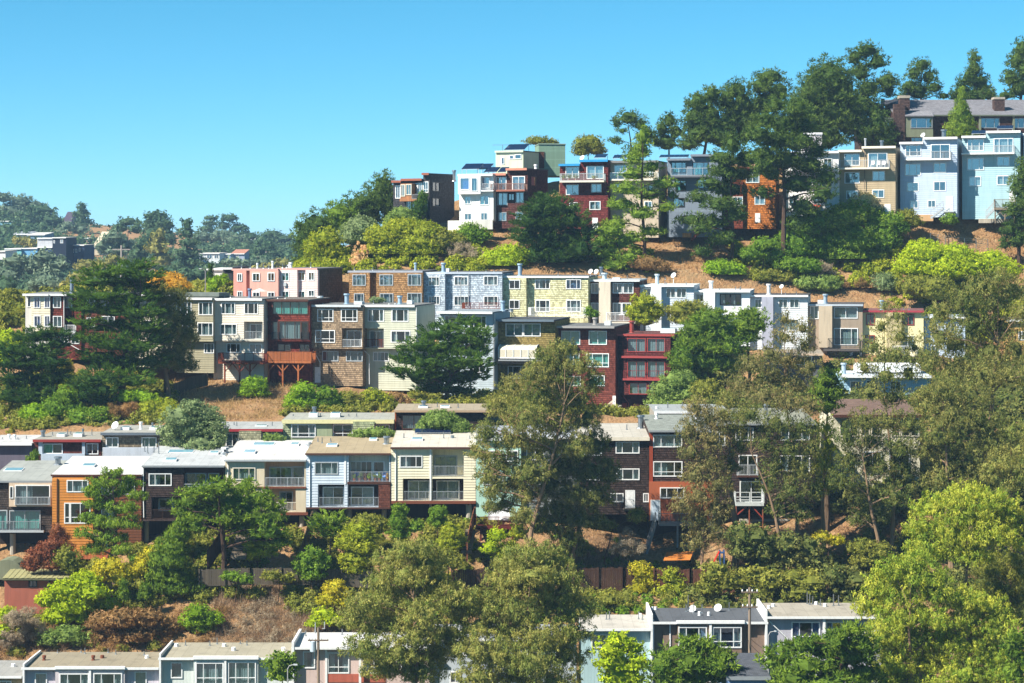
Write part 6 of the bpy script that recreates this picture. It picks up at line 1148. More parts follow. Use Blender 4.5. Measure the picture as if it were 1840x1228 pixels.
# shrubs on the left slope
G4 = 'shrubs on the slope below the tall houses'
V('cypress', 'cyp', 'low dark cypress on the left slope under the huge cypress', 165, 259, [(172, 682, 20, 9), (152, 694, 22, 10), (188, 700, 22, 10), (150, 712, 24, 12), (180, 718, 22, 10)], dens=1.1, group=G4)
V('bush', 'bright', 'bright green shrub under the huge layered cypress', 243, 260, [(228, 714, 18, 10), (250, 712, 20, 11), (270, 716, 14, 8)], group=G4)
V('bush', 'green', 'tall green shrub on the left slope beside the low dark cypress', 105, 258, [(118, 712, 18, 16), (100, 735, 26, 18), (128, 740, 22, 18), (90, 760, 24, 14)], size=1.1, group=G4)
V('bush', 'yolive', 'yellow-green shrub high on the left slope', 128, 261, [(128, 692, 16, 14), (140, 706, 12, 10)], group=G4)
V('bush', 'green', 'green shrub in the middle of the left slope above the red-edged roof', 160, 256.5, [(150, 752, 26, 16), (175, 748, 18, 14), (140, 770, 26, 10)], size=1.1, group=G4)
V('bush', 'bright', 'bright green shrub low on the left slope beside the tall green one', 60, 257, [(60, 742, 20, 14), (75, 752, 20, 14), (48, 758, 20, 12)], group=G4)
V('bush', 'green', 'deep green shrub at the right of the left slope shrubs', 195, 257.5, [(190, 748, 18, 14), (180, 764, 20, 10)], group=G4)
V('bush', 'yolive', 'yellow-olive shrub near the round grey-green tree on the slope', 318, 256.5, [(312, 742, 18, 14), (300, 756, 20, 10)], group=G4)
V('wisp', 'brown', 'brown dry shrub on the left slope', 222, 257.5, [(212, 742, 18, 13), (236, 740, 18, 13)], dens=2.6, group=G4)
V('bush', 'yolive', 'olive-yellow shrub beside the brown dry shrub', 280, 258, [(270, 738, 22, 16), (295, 732, 20, 14), (258, 752, 16, 9)], dens=.9, group=G4)
V('wisp', 'gbrown', 'grey dry shrub at the left foot of the slope', 45, 257, [(42, 765, 26, 14), (68, 772, 20, 10), (18, 770, 18, 14)], dens=2.4, group=G4)
V('bush', 'mix', 'greyish shrub at the foot of the left slope by the roof', 205, 256, [(200, 768, 20, 8), (230, 766, 20, 8)], group=G4)
V('bush', 'bright', 'round green bush alone on the dry slope below the deck', 457, 266, [(457, 692, 20, 14), (450, 704, 18, 11), (468, 704, 16, 11)], size=.95, group=G4)
V('bush', 'bright', 'first green bush of the hedge below the taupe house', 545, 258.5, [(545, 702, 20, 14), (535, 722, 20, 16), (558, 724, 20, 16)], group=G4)
V('bush', 'green', 'second green bush of the hedge below the taupe house', 590, 258.5, [(585, 708, 20, 12), (578, 728, 20, 14), (604, 724, 20, 16)], group=G4)
V('bush', 'olive', 'olive bush third in the hedge below the taupe house', 635, 258.5, [(628, 716, 16, 12), (642, 728, 18, 14)], group=G4)
V('bush', 'yolive', 'yellow-tipped bush fourth in the hedge below the taupe house', 678, 259, [(670, 712, 18, 12), (688, 722, 18, 14), (664, 732, 18, 12)], group=G4)
V('bush', 'brown', 'rust-tinged bush at the right end of the hedge', 720, 260, [(712, 718, 14, 12), (730, 728, 18, 12)], group=G4)
V('broad', 'grey', 'round grey-green tree between the low houses', 345, 239, [(345, 732, 20, 14), (325, 748, 24, 18), (368, 745, 24, 18), (310, 772, 26, 20), (348, 768, 32, 22), (385, 768, 22, 22), (325, 795, 30, 18), (365, 798, 32, 18), (395, 788, 14, 16)], size=1.0, dens=1.1, group=G4)
V('clip', 'mix', 'low clipped hedge in front of the light green house', 672, 239, [(650, 781, 22, 9), (680, 778, 26, 10), (708, 784, 18, 8)], group=G4)
V('clip', 'mix', 'round clipped tree in front of the dark brown low house', 795, 239, [(790, 756, 34, 20), (770, 770, 24, 14), (820, 768, 28, 16)], group=G4)
V('bush', 'mix', 'small bushy tree beside the sage low house', 490, 239, [(485, 788, 12, 8), (502, 790, 10, 8)], group=G4)
V('cone', 'pineg', 'small spiky conifer beside the purple-grey house', 58, 239.5, [(62, 822, 8, 10), (52, 828, 8, 8)], group=G4)
# ------------------------------------------------------------------ gardens in front of the middle row
G5 = 'garden trees and shrubs below the middle row'
V('droopc', 'pinel', 'drooping light green conifer in front of the orange house', 206, 221, [(203, 850, 22, 8), (180, 866, 26, 10), (232, 868, 24, 10), (168, 884, 20, 12), (205, 886, 30, 12), (245, 892, 18, 12), (178, 908, 28, 13), (222, 912, 30, 13), (165, 932, 24, 12), (205, 938, 34, 13), (240, 938, 20, 13), (160, 958, 22, 12), (200, 966, 32, 12), (225, 985, 22, 10), (170, 985, 18, 10)], tr=.3, dens=1.3, group=G5)
V('pine', 'pineg', 'spreading flat-topped pine in front of the beige stilt house', 402, 220, [(400, 872, 30, 12), (365, 882, 26, 12), (435, 880, 28, 12), (340, 900, 26, 13), (385, 898, 34, 14), (425, 902, 34, 14), (465, 895, 28, 14), (330, 920, 20, 13), (370, 922, 30, 14), (415, 925, 34, 15), (460, 922, 32, 15), (492, 920, 22, 16), (350, 942, 24, 12), (440, 948, 34, 14), (485, 948, 26, 15), (505, 968, 18, 14), (470, 972, 26, 14)], tr=.38, dens=1.3, group=G5)
V('cone', 'pineg', 'big bright cone-shaped conifer left of the spreading pine', 312, 219, [(326, 942, 10, 12), (320, 960, 20, 16), (310, 982, 28, 18), (304, 1006, 32, 18), (306, 1032, 38, 20), (318, 1054, 44, 16)], dens=1.2, size=1.2, group=G5)
V('bush', 'lime', 'bright lime groundcover shrub under the spreading pine', 465, 221.5, [(455, 975, 14, 12), (470, 990, 26, 12), (450, 1000, 14, 8)], group=G5)
V('bush', 'green', 'dark ivy bush against the left end of the grey board fence', 420, 217.6, [(415, 1036, 16, 8), (440, 1040, 14, 8)], group=G5)
V('bush', 'olive', 'olive bush against the middle of the grey board fence', 500, 217.6, [(490, 1034, 16, 9), (515, 1040, 14, 8)], group=G5)
V('bush', 'red', 'dark red shrub beside the shed', 78, 219, [(70, 1000, 20, 14), (88, 990, 20, 16), (60, 1015, 16, 12), (95, 1012, 18, 14)], group=G5)
V('wisp', 'red', 'red-brown twiggy tree in front of the orange house', 108, 220, [(102, 955, 12, 18), (115, 978, 18, 18), (98, 985, 14, 12)], dens=1.8, group=G5)
V('bush', 'olive', 'olive shrub right of the dark red shrub', 118, 218.5, [(118, 1005, 20, 20), (130, 1020, 16, 12)], dens=.9, group=G5)
V('bush', 'lime', 'large lime green shrub below the shed', 140, 215, [(150, 1048, 24, 16), (118, 1062, 26, 18), (165, 1064, 26, 16), (90, 1080, 24, 16), (135, 1086, 28, 18), (190, 1088, 22, 14), (108, 1108, 26, 16), (150, 1110, 24, 14)], size=1.25, group=G5)
V('bush', 'yell', 'weeping yellow shrub left of the cone-shaped conifer', 200, 218, [(200, 1018, 24, 14), (185, 1032, 20, 16), (216, 1034, 22, 16)], size=1.1, group=G5)
V('bush', 'yell', 'upright yellow shrub touching the cone-shaped conifer', 262, 219.5, [(268, 1000, 10, 16), (256, 1018, 14, 16), (245, 1030, 12, 10)], group=G5)
V('cone', 'pineg', 'narrow young conifer under the weeping yellow shrub', 222, 216, [(222, 1052, 7, 10), (222, 1070, 11, 12)], group=G5)
V('cone', 'pineg', 'small young conifer left of the big cone-shaped one', 262, 216.5, [(262, 1056, 8, 8), (262, 1070, 14, 9)], group=G5)
V('bush', 'mix', 'pale grey-green shrub above the lavender row house', 115, 213, [(90, 1148, 22, 14), (125, 1142, 24, 16), (150, 1152, 18, 12)], size=1.1, group=G5)
V('bush', 'brown', 'wide brown shrub above the lavender row house', 225, 214, [(185, 1118, 26, 16), (225, 1108, 30, 16), (265, 1112, 30, 16), (200, 1140, 34, 16), (250, 1140, 34, 16), (295, 1128, 26, 16)], size=1.2, dens=.95, group=G5)
V('bush', 'bright', 'bright green bush at the edge of the brush slope', 362, 214, [(355, 1098, 18, 12), (345, 1116, 20, 14), (375, 1114, 22, 16), (362, 1130, 22, 10)], group=G5)
V('bush', 'lime', 'small lime bush at the left border above the bottom roofs', 12, 213.5, [(10, 1105, 16, 12), (28, 1118, 14, 12), (5, 1135, 16, 14)], group=G5)
V('wisp', 'gbrown', 'grey twiggy brush at the left border', 45, 213, [(40, 1110, 24, 18), (60, 1135, 24, 16), (20, 1150, 26, 14)], dens=2.4, group=G5)
V('broad', 'green', 'dark green shrub in front of the garden fence', 560, 218, [(560, 995, 16, 14), (548, 1014, 18, 18), (574, 1012, 18, 16), (560, 1032, 22, 12)], group=G5)
V('bush', 'yolive', 'tall yellow-green shrub in the garden below the blue-white house', 640, 219, [(645, 958, 24, 16), (628, 975, 22, 18), (655, 982, 20, 16), (638, 1005, 24, 16), (635, 1022, 18, 10)], size=1.1, group=G5)
V('cypress', 'pineg', 'flat juniper under the blue-white stilt house', 590, 223, [(595, 935, 22, 9), (578, 945, 18, 9), (605, 950, 20, 9), (585, 960, 18, 7)], group=G5)
V('bush', 'olive', 'olive shrub behind the tall yellow-green shrub', 668, 223, [(660, 938, 22, 14), (680, 945, 18, 14)], group=G5)
V('clip', 'green', 'narrow clipped column shrub under the cream stilt house', 717, 222, [(718, 918, 14, 14), (716, 940, 17, 18), (718, 960, 16, 12)], group=G5)
V('clip', 'green', 'clipped urn-shaped shrub under the cream stilt house', 787, 222.5, [(788, 922, 17, 14), (786, 938, 18, 12)], group=G5)
V('clip', 'yolive', 'clipped round ball shrub below the cream stilt house', 812, 220, [(812, 958, 20, 18), (808, 978, 24, 16), (822, 975, 18, 16)], group=G5)
V('bush', 'green', 'small dark bush between the clipped shrubs', 748, 222, [(746, 946, 14, 10)], group=G5)
V('bush', 'olive', 'loose shrub at the foot of the clipped ball shrub', 802, 217.5, [(795, 1000, 20, 12), (815, 1010, 16, 14)], group=G5)
V('bush', 'lime', 'yellow bush below the red-brown deck, left', 895, 220, [(893, 962, 14, 12), (880, 985, 14, 12)], group=G5)
V('bush', 'yolive', 'yellow bush below the red-brown deck, right', 925, 220, [(930, 955, 12, 14), (918, 985, 14, 12), (900, 1000, 14, 10)], group=G5)
V('bush', 'yell', 'yellow-flowered shrub above the dead brush slope', 600, 214.5, [(602, 1058, 18, 14), (592, 1078, 20, 14), (615, 1080, 16, 12)], group=G5)
V('bush', 'lime', 'lime shrub beside the white roof at the bottom', 585, 213, [(582, 1105, 18, 12), (600, 1115, 16, 10), (565, 1118, 14, 9)], group=G5)
V('bush', 'yell', 'yellow shrub in front of the dark board fence', 1160, 218, [(1150, 1025, 18, 14), (1168, 1040, 22, 16), (1150, 1055, 18, 12)], group=G5)
V('bush', 'yolive', 'second yellow shrub in front of the dark board fence', 1205, 217, [(1205, 1035, 18, 14), (1215, 1055, 20, 14), (1192, 1062, 16, 10)], group=G5)
V('bush', 'olive', 'low yellow-olive bush above the aqua row house', 1105, 213.5, [(1095, 1078, 18, 11), (1125, 1082, 18, 11)], group=G5)
V('wisp', 'gbrown', 'grey bare shrub on the dry patch by the white-roofed house', 1130, 221, [(1125, 970, 16, 18), (1140, 985, 14, 14), (1112, 990, 14, 10)], dens=2.2, group=G5)
V('bush', 'olive', 'weedy green growth below the white back door', 1085, 223, [(1070, 940, 16, 12), (1090, 945, 16, 10), (1145, 930, 14, 14)], dens=.8, group=G5)
def palm(label, px, Y, py, n, ln):
    o = P(px, py, Y); gzz = gz(o.x, Y); root = empty('palm', (o.x, Y, gzz)); tag(root, label, 'palm', G5); rng = np.random.default_rng(3); H = o.z - gzz
    b = MB(); b.tube([(0, 0, -.2), (0, 0, H)], [.22, .18], 8); b.build('trunk', barkm((100, 80, 60)), root)
    for i in range(n):
        a = 2 * math.pi * i / n + rng.uniform(-.2, .2); el = rng.uniform(.1, .9); L = ln * rng.uniform(.8, 1.1); Qs = []
        for j in range(26):
            t = (j + 1) / 26; c = np.array([math.cos(a) * L * t, math.sin(a) * L * t, H + L * (el * t - .75 * t * t)]); sd = np.array([-math.sin(a), math.cos(a), 0]); fw = np.array([math.cos(a), math.sin(a), -.3])
            for s_ in (-1, 1):
                tip = c + sd * s_ * .42 * math.sin(math.pi * min(1, t * .95 + .05)) + fw * .25; Qs.append([c, c + fw * .05, tip, tip - fw * .03])
        f = rng.random(len(Qs))[:, None]; leafmesh('frond', np.array(Qs), np.array((.16, .20, .02)) * (1 - f) + np.array((.34, .32, .06)) * f, root)
palm('short palm with arching yellow fronds in the garden below the blue-white house', 668, 220.5, 968, 18, 2.6)
# ------------------------------------------------------------------ eucalyptus of the middle distance
G6 = 'eucalyptus in front of the middle row'
V('euc', 'euc', 'tall eucalyptus hiding the mint green house, pale trunk at its foot', 946, 219, [(1015, 628, 26, 12), (985, 645, 28, 14), (1040, 655, 26, 14), (955, 672, 26, 14), (1005, 676, 34, 18), (1062, 690, 24, 18), (925, 700, 28, 16), (975, 712, 38, 20), (1030, 720, 36, 20), (900, 735, 28, 18), (945, 750, 36, 20), (1000, 760, 40, 22), (1055, 755, 26, 22), (878, 775, 26, 18), (925, 790, 34, 20), (980, 800, 38, 22), (1035, 800, 30, 22), (862, 815, 20, 16), (900, 835, 30, 20), (955, 845, 36, 22), (920, 870, 28, 18), (875, 850, 20, 16), (885, 880, 24, 16), (905, 905, 22, 14), (880, 915, 14, 10), (950, 890, 28, 18), (938, 922, 22, 12)], tr=.32, dens=1.4, group=G6)
V('euc', 'eucd', 'dark eucalyptus leaning against the tall one on its right', 1018, 221, [(1070, 800, 26, 20), (1015, 835, 36, 22), (1060, 845, 34, 24), (1095, 850, 18, 20), (990, 870, 34, 22), (1040, 885, 36, 24), (1075, 890, 26, 22), (1000, 912, 34, 22), (1045, 930, 34, 22), (985, 945, 28, 18), (1020, 965, 28, 18), (1030, 990, 18, 18)], tr=.3, dens=1.7, group=G6)
V('euc', 'eucb', 'brown-leaved eucalyptus in front of the orange lower storey', 1262, 220, [(1250, 735, 22, 16), (1275, 755, 26, 18), (1240, 772, 24, 18), (1278, 792, 28, 20), (1245, 812, 26, 20), (1280, 832, 28, 20), (1250, 852, 28, 20), (1290, 870, 24, 20), (1255, 890, 30, 20), (1225, 905, 20, 18), (1285, 912, 26, 20), (1258, 935, 30, 20), (1290, 955, 22, 22), (1250, 975, 24, 18)], tr=.2, dens=0.85, group=G6)
V('euc', 'eucb', 'sparse twiggy eucalyptus with upright stems before the dark brown house', 1432, 221, [(1412, 575, 16, 12), (1438, 590, 18, 14), (1405, 605, 22, 14), (1445, 622, 20, 16), (1378, 635, 24, 16), (1415, 648, 28, 16), (1455, 660, 22, 16), (1350, 660, 28, 16), (1392, 678, 30, 18), (1435, 690, 28, 18), (1330, 695, 26, 18), (1368, 710, 30, 18), (1415, 725, 30, 18), (1455, 730, 20, 18)], tr=.24, dens=0.65, group=G6)
V('euc', 'eucd', 'olive eucalyptus covering the right half of the dark brown house', 1418, 219, [(1345, 745, 26, 16), (1390, 760, 28, 18), (1440, 770, 26, 18), (1375, 795, 24, 18), (1415, 805, 30, 20), (1455, 805, 22, 20), (1395, 840, 28, 20), (1440, 845, 28, 20), (1380, 870, 22, 16), (1420, 880, 28, 18), (1462, 880, 20, 20), (1400, 915, 22, 18), (1440, 920, 24, 20)], tr=.26, dens=0.85, group=G6)
V('euc', 'euc', 'tall thin eucalyptus with an orange-brown trunk before the cream board house', 1602, 221, [(1592, 548, 12, 12), (1612, 568, 16, 14), (1585, 588, 18, 14), (1618, 605, 22, 16), (1570, 625, 22, 16), (1608, 640, 24, 16), (1645, 625, 14, 12), (1552, 660, 20, 16), (1590, 675, 28, 18), (1632, 670, 22, 18), (1560, 705, 24, 16), (1605, 715, 26, 18), (1645, 715, 18, 16)], tr=.24, dens=0.6, group=G6)
V('euc', 'eucd', 'leafy eucalyptus below the brown pitched roof', 1585, 218.5, [(1545, 755, 26, 16), (1595, 760, 28, 18), (1635, 765, 22, 18), (1520, 785, 22, 18), (1565, 795, 32, 20), (1615, 805, 32, 20), (1530, 825, 26, 20), (1580, 840, 34, 20), (1630, 845, 24, 20), (1510, 860, 22, 20), (1555, 880, 32, 20), (1605, 890, 30, 20), (1575, 925, 28, 20), (1540, 930, 18, 18)], tr=.26, dens=1.0, group=G6)
V('euc', 'euc', 'great spreading eucalyptus at the right with a dark leaning trunk', 1745, 220, [(1790, 500, 22, 14), (1760, 515, 30, 16), (1820, 520, 26, 18), (1725, 538, 28, 18), (1780, 545, 36, 20), (1830, 560, 22, 22), (1695, 568, 28, 18), (1745, 578, 38, 22), (1800, 590, 36, 22), (1680, 605, 28, 20), (1720, 618, 36, 22), (1775, 630, 38, 24), (1825, 630, 24, 26), (1670, 650, 26, 20), (1710, 662, 36, 22), (1760, 675, 38, 24), (1810, 675, 26, 22)], tr=.45, dens=0.95, group=G6)
V('euc', 'euc', 'darker lower eucalyptus under the great spreading one', 1712, 218, [(1690, 700, 32, 20), (1740, 710, 36, 22), (1665, 730, 24, 20), (1705, 745, 36, 22), (1755, 750, 34, 22), (1680, 780, 30, 20), (1725, 790, 36, 22), (1770, 785, 26, 20), (1660, 810, 24, 20), (1700, 825, 36, 22), (1740, 835, 32, 22), (1690, 860, 30, 18), (1730, 870, 28, 18)], tr=.36, dens=1.1, group=G6)
V('euc', 'eucl', 'pale dry-leaved eucalyptus at the right border', 1815, 217, [(1815, 775, 26, 18), (1785, 800, 24, 18), (1830, 805, 26, 20), (1800, 830, 28, 20), (1775, 850, 20, 16), (1830, 845, 26, 22), (1805, 870, 28, 18)], tr=.22, dens=1.1, group=G6)
V('broad', 'pineg', 'dense green tree between the two eucalyptus trunks', 1484, 226, [(1490, 680, 22, 16), (1475, 698, 20, 18), (1500, 705, 18, 16), (1485, 728, 24, 18)], group=G6)
V('euc', 'yolive', 'young yellowish eucalyptus left of the brown pitched roof', 1478, 222, [(1485, 770, 18, 16), (1490, 800, 18, 20), (1480, 835, 18, 20), (1488, 870, 16, 18)], dens=.9, group=G6)
V('euc', 'euc', 'thin eucalyptus in front of the grey roof right of the dark red house', 1320, 222, [(1312, 720, 22, 16), (1300, 745, 22, 16), (1335, 745, 18, 16), (1318, 770, 24, 16), (1330, 800, 20, 18), (1315, 835, 20, 18)], dens=0.7, group=G6)
# ------------------------------------------------------------------ thickets above the bottom row, right
G7 = 'thicket above the bottom row'
V('broad', 'eucd', 'dark bush under the white balcony posts', 1345, 217, [(1330, 960, 22, 20), (1360, 965, 26, 20), (1340, 990, 30, 18), (1378, 990, 24, 18)], size=1.2, group=G7)
V('broad', 'eucd', 'dark bush right of the one under the balcony posts', 1430, 217, [(1415, 975, 24, 18), (1450, 985, 26, 20), (1425, 1005, 34, 16), (1465, 1010, 24, 16)], size=1.2, group=G7)
V('broad', 'olive', 'olive bush left of the utility pole above the brown row house', 1295, 214, [(1285, 1030, 26, 18), (1310, 1045, 28, 18), (1275, 1055, 24, 16)], size=1.2, group=G7)
V('broad', 'olive', 'olive bush behind the utility pole', 1365, 214, [(1350, 1035, 28, 16), (1385, 1042, 28, 18), (1360, 1062, 34, 16)], size=1.2, group=G7)
V('broad', 'olive', 'olive bush right of the utility pole', 1440, 213.5, [(1425, 1040, 28, 18), (1460, 1045, 30, 18), (1440, 1065, 36, 14)], size=1.2, group=G7)
V('broad', 'eucd', 'olive bush above the lavender grey row house', 1515, 213.5, [(1500, 1035, 28, 18), (1535, 1042, 28, 18), (1515, 1062, 34, 14)], size=1.2, group=G7)
V('bush', 'yell', 'yellow-leaved patch of shrubs on the brown bank', 1490, 219, [(1478, 965, 16, 9), (1500, 972, 18, 9)], dens=.8, group=G7)
V('bush', 'olive', 'low bush at the foot of the brown bank', 1560, 217, [(1550, 985, 22, 14), (1580, 990, 22, 14), (1560, 1008, 28, 12)], size=1.1, group=G7)
# ------------------------------------------------------------------ foreground trees
G8 = 'foreground trees at the bottom'
V('euc', 'eucl', 'olive-brown eucalyptus in front of the dusty pink row house', 740, 192, [(745, 985, 40, 14), (700, 1005, 30, 14), (770, 1010, 34, 16), (730, 1030, 44, 18), (690, 1045, 34, 18), (780, 1045, 36, 18), (740, 1062, 44, 20), (820, 1065, 34, 18), (660, 1080, 34, 18), (705, 1090, 42, 20), (765, 1095, 44, 20), (825, 1098, 34, 20), (640, 1112, 32, 18), (690, 1125, 42, 20), (750, 1132, 44, 22), (810, 1138, 38, 22), (660, 1155, 38, 20), (720, 1165, 44, 22), (785, 1172, 40, 22), (690, 1200, 40, 22), (755, 1205, 44, 22)], tr=.3, dens=1.5, group=G8)
V('euc', 'eucl', 'broad grey-green eucalyptus left of the aqua row house', 955, 191, [(950, 990, 40, 14), (985, 1005, 36, 16), (925, 1012, 36, 16), (955, 1028, 44, 18), (1005, 1035, 34, 18), (905, 1045, 36, 18), (950, 1058, 46, 20), (1015, 1065, 38, 20), (885, 1085, 36, 20), (930, 1095, 46, 22), (985, 1095, 44, 22), (1045, 1095, 32, 18), (865, 1125, 36, 22), (915, 1135, 46, 22), (970, 1138, 46, 22), (1025, 1135, 38, 22), (855, 1165, 36, 22), (900, 1175, 46, 24), (960, 1180, 46, 24), (1015, 1180, 38, 24), (860, 1210, 40, 22), (930, 1215, 46, 22), (995, 1215, 42, 22)], tr=.32, dens=1.6, group=G8)
V('broad', 'lime', 'bright green broadleaf tree at the bottom between eucalyptus and pine', 1115, 187, [(1115, 1148, 20, 12), (1095, 1165, 24, 16), (1135, 1166, 22, 14), (1105, 1190, 34, 18), (1145, 1190, 22, 16), (1120, 1215, 40, 18)], size=1.3, dens=1.1, group=G8)
V('pine', 'pineg', 'dense green pine at the bottom in front of the brown row house', 1255, 186, [(1245, 1158, 28, 12), (1275, 1165, 26, 12), (1215, 1172, 26, 12), (1298, 1180, 22, 12), (1190, 1190, 26, 14), (1240, 1186, 34, 16), (1285, 1195, 32, 14), (1205, 1212, 36, 16), (1260, 1215, 44, 16), (1305, 1215, 26, 14)], dens=1.4, group=G8)
V('pine', 'pineg', 'wide green pine at the bottom in front of the lavender grey row house', 1470, 185, [(1525, 1125, 18, 14), (1500, 1145, 24, 14), (1545, 1155, 26, 18), (1445, 1155, 28, 12), (1480, 1168, 34, 16), (1415, 1172, 28, 12), (1530, 1180, 34, 18), (1395, 1192, 28, 14), (1445, 1190, 36, 16), (1500, 1200, 40, 18), (1420, 1215, 40, 16), (1480, 1222, 44, 16), (1550, 1215, 36, 18)], dens=1.4, group=G8)
V('broad', 'pinel', 'small round tree in front of the pale green row house', 510, 190, [(508, 1180, 20, 9), (495, 1195, 20, 12), (522, 1196, 18, 12), (506, 1214, 26, 12)], size=1.2, dens=.9, group=G8)
V('euc', 'eucg', 'bright green eucalyptus, upper crown at the lower right', 1700, 196, [(1745, 888, 34, 14), (1710, 898, 32, 16), (1785, 900, 34, 16), (1675, 915, 30, 18), (1730, 922, 40, 20), (1790, 930, 38, 20), (1655, 945, 30, 20), (1705, 955, 40, 20), (1765, 960, 40, 20), (1815, 925, 26, 22), (1690, 990, 34, 18), (1740, 995, 38, 18), (1650, 980, 26, 18), (1815, 965, 24, 20)], tr=.36, dens=1.4, group=G8)
V('euc', 'eucg', 'bright green eucalyptus, lower crown in front of the upper one', 1640, 189, [(1630, 1005, 30, 16), (1600, 1025, 30, 18), (1655, 1030, 36, 20), (1580, 1055, 30, 20), (1630, 1065, 42, 22), (1685, 1060, 32, 20), (1570, 1095, 34, 22), (1620, 1105, 44, 22), (1680, 1105, 40, 22), (1580, 1140, 40, 22), (1640, 1148, 46, 24), (1700, 1145, 38, 24), (1600, 1185, 42, 24), (1665, 1190, 46, 24), (1610, 1220, 44, 20), (1690, 1222, 44, 20)], tr=.34, dens=1.5, group=G8)
V('euc', 'eucg', 'bright eucalyptus filling the bottom right corner', 1765, 188, [(1735, 1080, 34, 20), (1775, 1095, 34, 20), (1745, 1120, 40, 22), (1795, 1130, 36, 22), (1735, 1160, 40, 24), (1785, 1170, 38, 24), (1745, 1205, 42, 24), (1800, 1210, 34, 22)], tr=.28, dens=1.5, group=G8)
V('euc', 'olive', 'olive eucalyptus behind the bright ones at the right border', 1815, 202, [(1815, 1000, 28, 16), (1780, 1022, 30, 18), (1825, 1030, 26, 20), (1795, 1055, 34, 20), (1830, 1070, 22, 22), (1775, 1068, 26, 16), (1810, 1100, 30, 20)], tr=.26, dens=1.3, group=G8)
V('pine', 'pineg', 'vivid green pine cut by the bottom right corner', 1832, 180, [(1835, 1148, 18, 12), (1822, 1165, 18, 14), (1838, 1185, 22, 16), (1820, 1208, 26, 16)], dens=1.4, group=G8)
# ------------------------------------------------------------------ the far hill
G9 = 'trees on the far hill'
FT = [('farg', 'hazy olive trees at the upper left end of the far hill', 25, 905, [(10, 356, 14, 10), (35, 362, 22, 10), (60, 370, 22, 10), (25, 378, 30, 12)]), ('far', 'broad dark cypress left of centre on the far hilltop', 70, 880, [(75, 378, 26, 10), (50, 392, 26, 12), (90, 396, 24, 12), (70, 408, 34, 10)]),
      ('far', 'single pointed conifer on the far skyline', 147, 870, [(148, 372, 8, 7), (147, 385, 14, 10), (150, 400, 16, 10)]), ('farg', 'olive tree below the pointed conifer on the far hill', 132, 860, [(125, 408, 16, 9), (145, 414, 18, 9), (110, 420, 16, 7)]), ('fary', 'bright green tree among the far houses', 45, 690, [(40, 434, 20, 8), (56, 438, 12, 7)]),
      ('farg', 'silvery blue tree in the middle of the far hill', 210, 640, [(205, 428, 22, 11), (190, 442, 20, 11), (225, 442, 18, 12), (208, 452, 24, 9)]), ('far', 'round-topped dark pine behind the silvery tree', 228, 700, [(230, 398, 18, 8), (215, 410, 16, 9), (245, 412, 14, 10)]), ('far', 'tallest dark pine in the middle of the far hill', 283, 690, [(282, 388, 20, 9), (268, 402, 18, 11), (298, 405, 18, 12), (280, 420, 26, 14), (262, 435, 16, 14), (305, 430, 14, 14)]),
      ('far', 'dark narrow conifer in front of the silvery tree', 252, 620, [(254, 440, 10, 13), (250, 460, 16, 14)]), ('fary', 'yellowish poplar in front of the tallest far pine', 288, 615, [(288, 424, 12, 12), (284, 446, 18, 14), (292, 468, 18, 14)]), ('far', 'layered conifer right of the yellowish poplar', 338, 610, [(338, 402, 9, 10), (336, 420, 14, 10), (340, 436, 18, 9), (335, 455, 24, 11), (345, 470, 26, 9), (328, 480, 22, 8)]),
      ('far', 'flat-topped umbrella tree on the far skyline', 382, 890, [(380, 392, 11, 4), (378, 402, 14, 5), (372, 412, 16, 7)]), ('far', 'rounded umbrella tree beside the flat-topped one', 412, 890, [(412, 392, 17, 7), (402, 406, 12, 8), (424, 410, 12, 8)]), ('far', 'small windblown tree on the far skyline', 432, 885, [(434, 410, 14, 5), (440, 420, 11, 5)]), ('far', 'dark small tree right of the windblown one', 452, 880, [(452, 426, 12, 6), (446, 434, 10, 5)]),
      ('farg', 'blue-grey wood under the umbrella trees', 390, 870, [(365, 425, 22, 10), (395, 425, 26, 12), (420, 432, 22, 10), (380, 442, 26, 8)]), ('far', 'broad tree on the far skyline right of the gap', 492, 875, [(490, 422, 20, 8), (510, 430, 20, 9), (480, 436, 20, 9), (525, 438, 14, 9)]), ('far', 'dark tree between far terracotta roofs', 482, 720, [(478, 442, 18, 8), (468, 452, 14, 8), (495, 455, 14, 8)]), ('farg', 'low green trees in front of the far white house', 420, 640, [(415, 472, 18, 7), (445, 474, 20, 8), (475, 472, 16, 8)]),
      ('fary', 'light olive trees at the right end of the far valley', 500, 560, [(490, 478, 16, 8), (512, 474, 14, 9), (470, 484, 16, 6)]), ('farg', 'wide olive tree at the left of the valley', 40, 560, [(30, 470, 26, 12), (55, 478, 26, 14), (20, 495, 24, 14)]), ('farg', 'second wide olive tree of the valley, right of the first', 92, 555, [(80, 462, 22, 12), (100, 475, 24, 14), (88, 498, 30, 14)]), ('fary', 'yellow-olive trees of the valley behind the huge cypress', 165, 540, [(160, 478, 24, 11), (185, 488, 22, 11), (150, 495, 22, 11)]),
      ('fary', 'bright green small tree in the middle of the valley', 205, 560, [(205, 465, 14, 8), (195, 475, 12, 7)]), ('far', 'dark trees under the layered conifer', 310, 520, [(300, 490, 24, 10), (335, 494, 24, 10), (360, 492, 18, 12)]), ('farg', 'grey-green tree at the right edge of the valley', 385, 520, [(380, 486, 14, 8), (398, 492, 12, 8)]),
      ('far', 'dark green tree at the left border of the valley', 12, 420, [(10, 515, 20, 16), (25, 535, 18, 18), (8, 555, 20, 16)]), ('farg', 'brushy trees above the corner house roof', 105, 430, [(95, 510, 20, 9), (120, 512, 18, 8), (70, 512, 16, 10)]), ('fary', 'yellow-brown brush behind the huge cypress', 140, 400, [(135, 508, 18, 8), (122, 515, 12, 6)])]
for col, lab, px, Y, lb in FT: V('far', col, lab, px, Y, lb, group=G9, dens=1.0)
